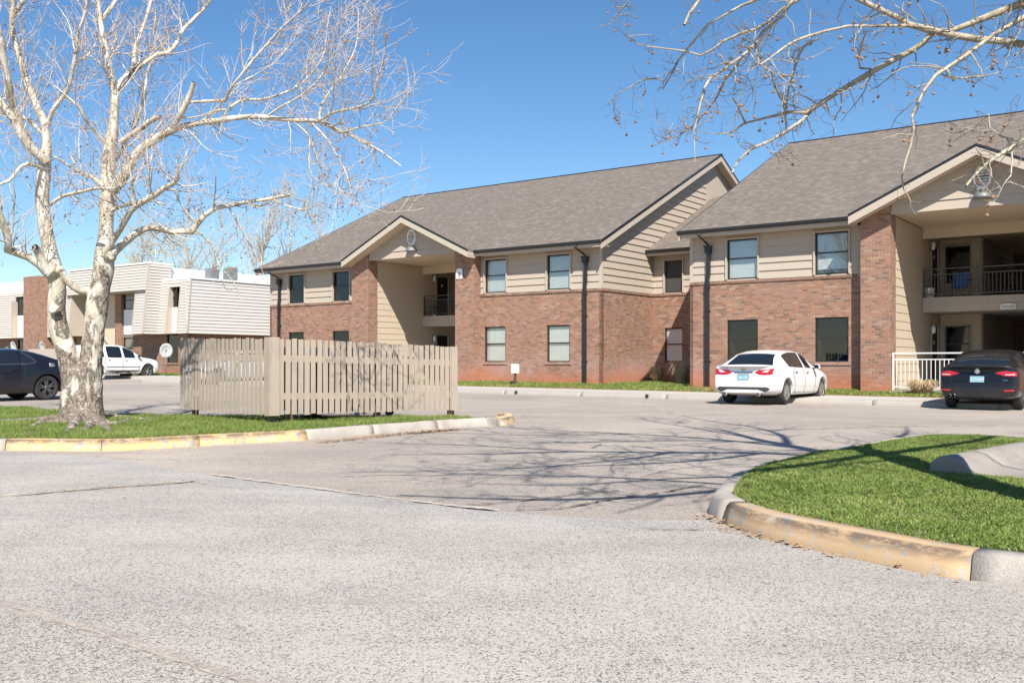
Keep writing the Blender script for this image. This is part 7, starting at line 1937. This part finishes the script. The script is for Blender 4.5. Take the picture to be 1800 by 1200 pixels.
# ------------------------------------------------------------------ litter along the kerbs
def litter(name, pts, spread, n, label, seed):
    rs = random.Random(seed); mb = MB()
    lm = bpy.data.materials.get('dry leaves')
    if not lm: lm = simple('dry leaves', (.36, .23, .13), 0.9, 0, 0.4, 30)
    for _ in range(n):
        k = rs.randrange(len(pts)-1); u = rs.random(); p = pts[k].lerp(pts[k+1], u); p = p + Vector((rs.gauss(0, spread), rs.gauss(0, spread*0.7) - 0.02, 0))
        a = rs.uniform(0, 6.3); s_ = rs.uniform(0.010, 0.028); z = hgt(p.x, p.y) + 0.004 + rs.random()*0.015
        mb.poly([(p.x + s_*math.cos(a+q)*(1 if q % 2 else .7), p.y + s_*math.sin(a+q), z + rs.uniform(0, .012)) for q in (0, 1.5, 3.0, 4.6)])
    tag(mb.build(name, lm), label, 'leaf litter', kind='stuff')
litter('leaf_litter', [G(560, 778), G(640, 770), G(700, 763), G(800, 755)], .10, 700, 'dry brown leaves and twigs gathered along the left kerb', 1)
litter('leaf_litter', [G(725, 762), G(760, 758), G(800, 755)], .07, 500, 'small heap of dry leaves against the left kerb', 2)
litter('leaf_litter', [G(1240, 905), G(1275, 926), G(1400, 964), G(1700, 1026)], .05, 90, 'few dry leaf crumbs along the foot of the right kerb', 3)
# ================================================================== mansard building on the left
B = Frame(-17.8, 53.0)
lb = tag(empty('mansard_building', B.o, ROT), 'two storey brick building with grey lap sided mansard upper floor and flat white roof', 'building')
GZ = 0.45
def rb(px, v=0.0): return B.r(px, v)
def zb_(py, r, v=0.0): return B.z(py, r, v)
M['lap'] = grimy('pale grey lap siding', (.50, .46, .41), amt=0.12)
M['lap2'] = grimy('lighter grey lap siding', (.56, .53, .50), amt=0.08)  # lighter, greyer tone for the right hand face
def laps(name, a0, a1, z0, z1, y0, batter, parent, step=0.155, face='front', mat='lap'):
    """lap siding on a leaning face: foot at z0, set back by batter at the top"""
    mb = MB(); n = max(1, int(round((z1-z0)/step)))
    for k in range(n):
        p, q = k/n, (k+1)/n; za, zb2 = z0+(z1-z0)*p, z0+(z1-z0)*q; ya, yb = y0+batter*p, y0+batter*q
        if face == 'front': h = [(a0, ya-0.035, za), (a1, ya-0.035, za), (a1, ya+0.05, za), (a0, ya+0.05, za), (a0, yb-0.005, zb2), (a1, yb-0.005, zb2), (a1, yb+0.05, zb2), (a0, yb+0.05, zb2)]
        else: h = [(ya+0.035, a0, za), (ya+0.035, a1, za), (ya-0.05, a1, za), (ya-0.05, a0, za), (yb+0.005, a0, zb2), (yb+0.005, a1, zb2), (yb-0.05, a1, zb2), (yb-0.05, a0, zb2)]
        mb.hexa(h)
    return tag(mb.build(name, M[mat], parent), kind='stuff')
ZM0, ZM1, BT = 2.78, 5.78, 0.30
# core volumes
def box(name, x0, x1, y0, y1, z0, z1, mat, parent=lb):
    mb = MB(); mb.box(x0, x1, y0, y1, z0, z1); return mb.build(name, mat, parent)
w0, w1 = rb(292), rb(311)
wl = (rb(293, .55), rb(313, .55), 1.15, 2.78)
wall('brick_wall', lambda a, d, z: (a, 0.55-d, z), -6.0, -0.55, 0.2, ZM0, M['brick'], lb, [wl])
wall('brick_wall', lambda a, d, z: (-0.55+d, a, z), 0.55, 16, 0.2, ZM0, M['brick'], lb)
box('floor_band', -6.0, -0.02, 0.03, 16, ZM0-0.005, ZM0+0.05, M['trim'])
# right hand face of the upper floor
laps('lap_siding', 0.0, 16.0, ZM0, ZM1, 0.0, -0.10, lb, 0.185, 'side', 'lap2')
mb = MB(); mb.hexa([(-0.06, -0.05, ZM0), (0.05, -0.05, ZM0), (0.05, 0.04, ZM0), (-0.06, 0.04, ZM0), (-0.16, BT-0.05, ZM1), (-0.05, BT-0.05, ZM1), (-0.05, BT+0.04, ZM1), (-0.16, BT+0.04, ZM1)]); mb.build('corner_board', M['trim'], lb)
mb = MB(); mb.box(-3.0, -0.02, BT-0.03, 16, ZM1, ZM1+0.07); mb.box(-0.15, -0.02, 0.2, 16, ZM1+0.07, ZM1+0.10); mb.build('roof_edge', M['white'], lb)
box('flat_roof', -3.0, -0.15, BT, 16, ZM1-0.1, ZM1-0.02, M['white'])
# front of the right bay with its window slot
rp_ = rb(252)                                                    # where the raised bay starts
laps('lap_siding', w1+0.03, -0.08, ZM0, ZM1, 0.0, BT, lb); laps('lap_siding', -4.6, w0-0.03, ZM0, ZM1, 0.0, BT, lb)
zt_w = zb_(504, (w0+w1)/2, 0.2)
laps('lap_siding', w0-0.03, w1+0.03, zt_w, ZM1, BT*(zt_w-ZM0)/(ZM1-ZM0), BT*(ZM1-zt_w)/(ZM1-ZM0), lb)
for x in (w0-0.03, w1+0.03):
    mb = MB(); mb.hexa([(x-0.04, -0.06, ZM0), (x+0.04, -0.06, ZM0), (x+0.04, 0.5, ZM0), (x-0.04, 0.5, ZM0), (x-0.04, BT*0.9-0.06, zt_w), (x+0.04, BT*0.9-0.06, zt_w), (x+0.04, 0.5, zt_w), (x-0.04, 0.5, zt_w)]); mb.build('reveal_board', M['trim'], lb)
def slot(px0, px1, pyt, pym, v, lo=None, pyb=None):
    """window over a white panel; optional lower window"""
    a0, a1 = rb(px0, v), rb(px1, v); am = (a0+a1)/2; zt, zm = zb_(pyt, am, v), zb_(pym, am, v)
    window(lambda a, d, z: (a, v-d, z), a0, a1, zm, zt, lb, 'dark', deep=0.03, mid=0.5)
    box('white_panel', a0, a1, v, v+0.06, ZM0+0.05 if pyb is None else zb_(pyb, am, v), zm-0.002, M['white'])
    return a0, a1
slot(292.5, 311, 505, 540, 0.40)
window(lambda a, d, z: (a, 0.55-d, z), *wl, lb, 'dark', sill=True)
# raised white parapet behind
r1_ = -3.05
box('parapet_wall', -26, r1_, 0.9, 16, ZM1-0.1, 6.62, M['white'])
# raised mansard portal
rpa, rpb = rb(112, -0.9), rb(251, -0.9); YP = -0.9
zp1 = 6.72; zhd = zb_(509, rb(237, YP), YP)
oa, ob = rb(120, YP), rb(232.5, YP)
bp = 0.42
def yb(z): return YP + bp*(z-ZM0)/(zp1-ZM0)
laps('lap_siding', rpa, rpb, zhd, zp1, yb(zhd), yb(zp1)-yb(zhd), lb)
laps('lap_siding', ob, rpb, ZM0, zhd, YP, yb(zhd)-YP, lb); laps('lap_siding', rpa, oa, ZM0, zhd, YP, yb(zhd)-YP, lb)
mb = MB()
for (x0, x1) in ((rpb-0.05, rpb+0.05),): mb.hexa([(x0, YP-0.06, ZM0), (x1, YP-0.06, ZM0), (x1, YP+0.04, ZM0), (x0, YP+0.04, ZM0), (x0-0.02, yb(zp1)-0.06, zp1), (x1-0.02, yb(zp1)-0.06, zp1), (x1-0.02, yb(zp1)+0.04, zp1), (x0-0.02, yb(zp1)+0.04, zp1)])
mb.build('corner_board', M['trim'], lb)
# side of the portal
mb = MB(); n = 24
for k in range(n):
    z0, z1 = ZM0+(zp1-ZM0)*k/n, ZM0+(zp1-ZM0)*(k+1)/n
    mb.hexa([(rpb-0.02, yb(z0)+0.04, z0), (rpb+0.06, yb(z0)+0.04, z0), (rpb+0.06, 0.9, z0), (rpb-0.02, 0.9, z0), (rpb-0.02, yb(z1)+0.04, z1), (rpb+0.02, yb(z1)+0.04, z1), (rpb+0.02, 0.9, z1), (rpb-0.02, 0.9, z1)])
tag(mb.build('lap_siding', M['lap'], lb), kind='stuff')
mb = MB(); mb.box(rpa-0.05, rpb+0.05, yb(zp1)-0.07, 1.0, zp1, zp1+0.09); mb.build('roof_edge', M['white'], lb)
box('portal_soffit', rpa, rpb, YP+0.06, 0.85, zhd-0.03, zhd, M['trim']); box('portal_floor', ob, rpb, YP+0.06, 0.6, ZM0-0.03, ZM0, M['trim']); 
for x in (oa, ob):
    mb = MB(); mb.hexa([(x-0.05, YP-0.05, ZM0), (x+0.05, YP-0.05, ZM0), (x+0.05, 0.6, ZM0), (x-0.05, 0.6, ZM0), (x-0.05, yb(zhd)-0.05, zhd), (x+0.05, yb(zhd)-0.05, zhd), (x+0.05, 0.6, zhd), (x-0.05, 0.6, zhd)]); mb.build('reveal_board', M['trim'], lb)
VI = 0.6
box('inner_wall', oa-0.3, ob+0.3, VI+0.06, VI+0.16, 0.2, zhd, M['stucco'])
for (p0, p1) in ((121, 135), (206, 217)):
    a0, a1 = rb(p0, VI), rb(p1, VI); box('brick_pier', a0, a1, VI-0.15, VI+0.05, 0.2, zhd-0.03, M['brick'])
for (p0, p1, t_, m_) in ((135.5, 154, 518, 549), (217.5, 238.5, 511, 544)):
    a0, a1 = slot(p0, p1, t_, m_, VI-0.02)
    z0, z1 = zb_(618, a0, VI), zb_(593, a0, VI)
    window(lambda a, d, z: (a, VI-0.02-d, z), a0, a1, 1.35, ZM0-0.1, lb, 'dark', deep=0.03)
mb = MB(); a_ = rb(203, VI-0.1); mb.tube([(rb(181, VI), VI-0.2, 3.05), (a_, VI-0.2, 2.0)], 0.03, 6); mb.build('handrail', M['lap'], lb)
# chimney and the left hand bay
c0, c1 = rb(41, -0.6), rb(66.5, -0.6)
box('chimney', c0, c1, -0.6, 1.2, 0.2, zb_(487, c0, -0.6), M['brick'])
r2 = rb(60, 0.0)
wn_l = (rb(78, 0.35), rb(93, 0.35)); wn_2 = (rb(31, 0.35), rb(40, 0.35)-0.0)
zl1 = ZM1
for (x0, x1) in ((c1-0.1, wn_l[0]), (wn_l[1], rpa), (-34, wn_2[0]-0.1)):
    laps('lap_siding', x0, x1, ZM0, zl1, 0.0, BT, lb)
for (x0, x1) in ((wn_l[0], wn_l[1]), (wn_2[0]-0.1, c0)):
    laps('lap_siding', x0, x1, zb_(522, x0, .35), zl1, BT*0.9, BT*0.1, lb)
slot(78, 93, 522, 553, 0.35); slot(31, 41, 524.5, 554.5, 0.35)
for x in (wn_l[0], wn_l[1], wn_2[0]-0.1): mb = MB(); mb.box(x-0.04, x+0.04, 0.0, 0.5, ZM0, 5.2); mb.build('reveal_board', M['trim'], lb)
wlL = (rb(78, .55), rb(93, .55), 1.15, 2.7); wl2 = (rb(31, .55), rb(40, .55), 1.15, 2.7)
wall('brick_wall', lambda a, d, z: (a, 0.55-d, z), -34, oa-0.3, 0.2, ZM0, M['brick'], lb, [wlL, wl2])
window(lambda a, d, z: (a, 0.55-d, z), *wlL, lb, 'dark'); window(lambda a, d, z: (a, 0.55-d, z), *wl2, lb, 'dark')
mb = MB(); mb.box(-34, rpa, BT-0.03, 2.0, ZM1, ZM1+0.07); mb.build('roof_edge', M['white'], lb)
box('parapet_wall', -34, -26, 0.9, 16, ZM1-0.1, 6.62, M['white'])
box('floor_band', -34, rpa, 0.03, 0.6, ZM0-0.005, ZM0+0.04, M['trim'])
box('rear_block', -34, -0.6, 15.5, 16, 0.2, ZM1, M['lap'])
# cooling units on the flat roof
M['unit'] = simple('grey cooling unit', (.24, .265, .27), 0.5, 0.3, 0.1); M['red'] = simple('red badge', (.55, .05, .05), 0.5)
def cooler(r, v, s, hh, lab):
    t_ = tag(empty('cooling_unit', B.w(r, v, ZM1-0.02), ROT), lab, 'cooling unit', 'cooling units on the flat white roof')
    mb = MB(); mb.box(-s/2, s/2, -s/2, s/2, 0.0, hh); bevel(mb.build('casing', M['unit'], t_), 0.02)
    mb = MB()
    for k in range(int(hh/0.05)-2): mb.box(-s/2-0.006, s/2+0.006, -s/2-0.006, s/2+0.006, 0.05+k*0.05, 0.065+k*0.05)
    tag(mb.build('grille_fin', M['unit'], t_), kind='stuff')
    mb = MB(); mb.box(s/2+0.007, s/2+0.015, -s/2+0.12, s/2-0.22, hh-0.15, hh-0.10); mb.build('badge', M['red'], t_)
    mb = MB(); mb.lathe([(0, hh), (s*0.42, hh), (s*0.42, hh+0.02), (0, hh+0.03)], 16); mb.build('fan_guard', M['frame'], t_)
cooler(-1.75, B.v(373, -1.75), 0.58, 0.86, 'squat grey rooftop cooling unit with red badge, left of the pair')
cooler(-1.55, B.v(405, -1.55), 0.60, 1.02, 'taller grey rooftop cooling unit with red badge, right of the pair')
# satellite dishes
M['dish'] = simple('pale grey dish', (.50, .51, .50), 0.5, 0, 0.06)
def dish(px, Y, py, lab, sc=1.0, yaw=0.0, post=True):
    c = P3(px, py, Y); g = hgt(c.x, Y) + 0.15
    t_ = tag(empty('satellite_dish', (c.x, Y, g), yaw), lab, 'satellite dish', 'satellite dishes by the mansard building')
    h = c.z - g
    mb = MB(); mb.cyl((0, 0.03, 0), (0, 0.03, h), 0.025, 8); mb.build('mast', M['lampm'], t_)
    mb = MB(); rows = []
    for k in range(5):
        r = 0.30*sc*k/4; rows.append([mb.pt((r*math.cos(a_*2*math.pi/20), -0.10 - 0.10*(1-(k/4)**2)*-1 + 0.25*r*math.sin(a_*2*math.pi/20)*-1, h + r*1.15*math.sin(a_*2*math.pi/20))) for a_ in range(20)])
    for k in range(4):
        for j in range(20): mb.face((rows[k][j], rows[k][(j+1)%20], rows[k+1][(j+1)%20], rows[k+1][j]), 0, True)
    o = mb.build('reflector', M['dish'], t_); s_ = o.modifiers.new('s', 'SOLIDIFY'); s_.thickness = 0.015
    mb = MB(); mb.tube([(0, -0.05, h-0.30*sc), (-0.1, -0.35, h-0.22), (-0.05, -0.42, h-0.02)], 0.012, 6); mb.box(-0.09, -0.01, -0.47, -0.37, h-0.05, h+0.05); mb.build('feed_arm', M['lampm'], t_)
dish(291.5, 50.5, 616, 'grey satellite dish on a mast in front of the brick wall by the car bonnet', 1.1, 0.5)
dish(77.5, 50.5, 610, 'white satellite dish above the low wooden fence left of the sycamore', 0.9, -0.6)
dish(27, 50.5, 610.5, 'white satellite dish behind the roof of the black coupe', 0.9, -0.6)
# low privacy fence
t_ = tag(empty('low_fence', P3(76, 640, 49.5), ROT), 'low pale board fence section between the black coupe and the sycamore trunk', 'fence')
t_.location.z = hgt(-24, 49.5)
a0, a1 = -1.5, 1.3
for k in range(19):
    x = a0 + k*0.15; mb = MB(); mb.box(x, x+0.14, -0.015, 0.015, 0.05, 1.52+0.01*(k % 3)); mb.build('picket', M['trim'], t_)
mb = MB(); mb.box(a0, a1, 0.016, 0.05, 0.3, 0.39); mb.build('rail', M['trim'], t_)
mb = MB(); mb.box(a0, a1, 0.016, 0.05, 1.2, 1.29); mb.build('rail', M['trim'], t_)
# grass and pavement before it
tag(strip('lawn', -34, 14, -1.6, 0.56, 0.15, M['soil'], None, B, nv=1), kind='structure')
p = strip('sidewalk', -34, 14, -3.4, -1.6, 0.15, M['concrete'], None, B, th=0.25); tag(p, kind='structure')
grass('grass', [B.w(-34, -1.6), B.w(10, -1.6), B.w(10, 0.5), B.w(-34, 0.5)], lambda x, y: hgt(x, y)+0.15, 420, (0.05, 0.11), 'strip of grass along the brick foot of the mansard building', wid=0.018, segs=1)
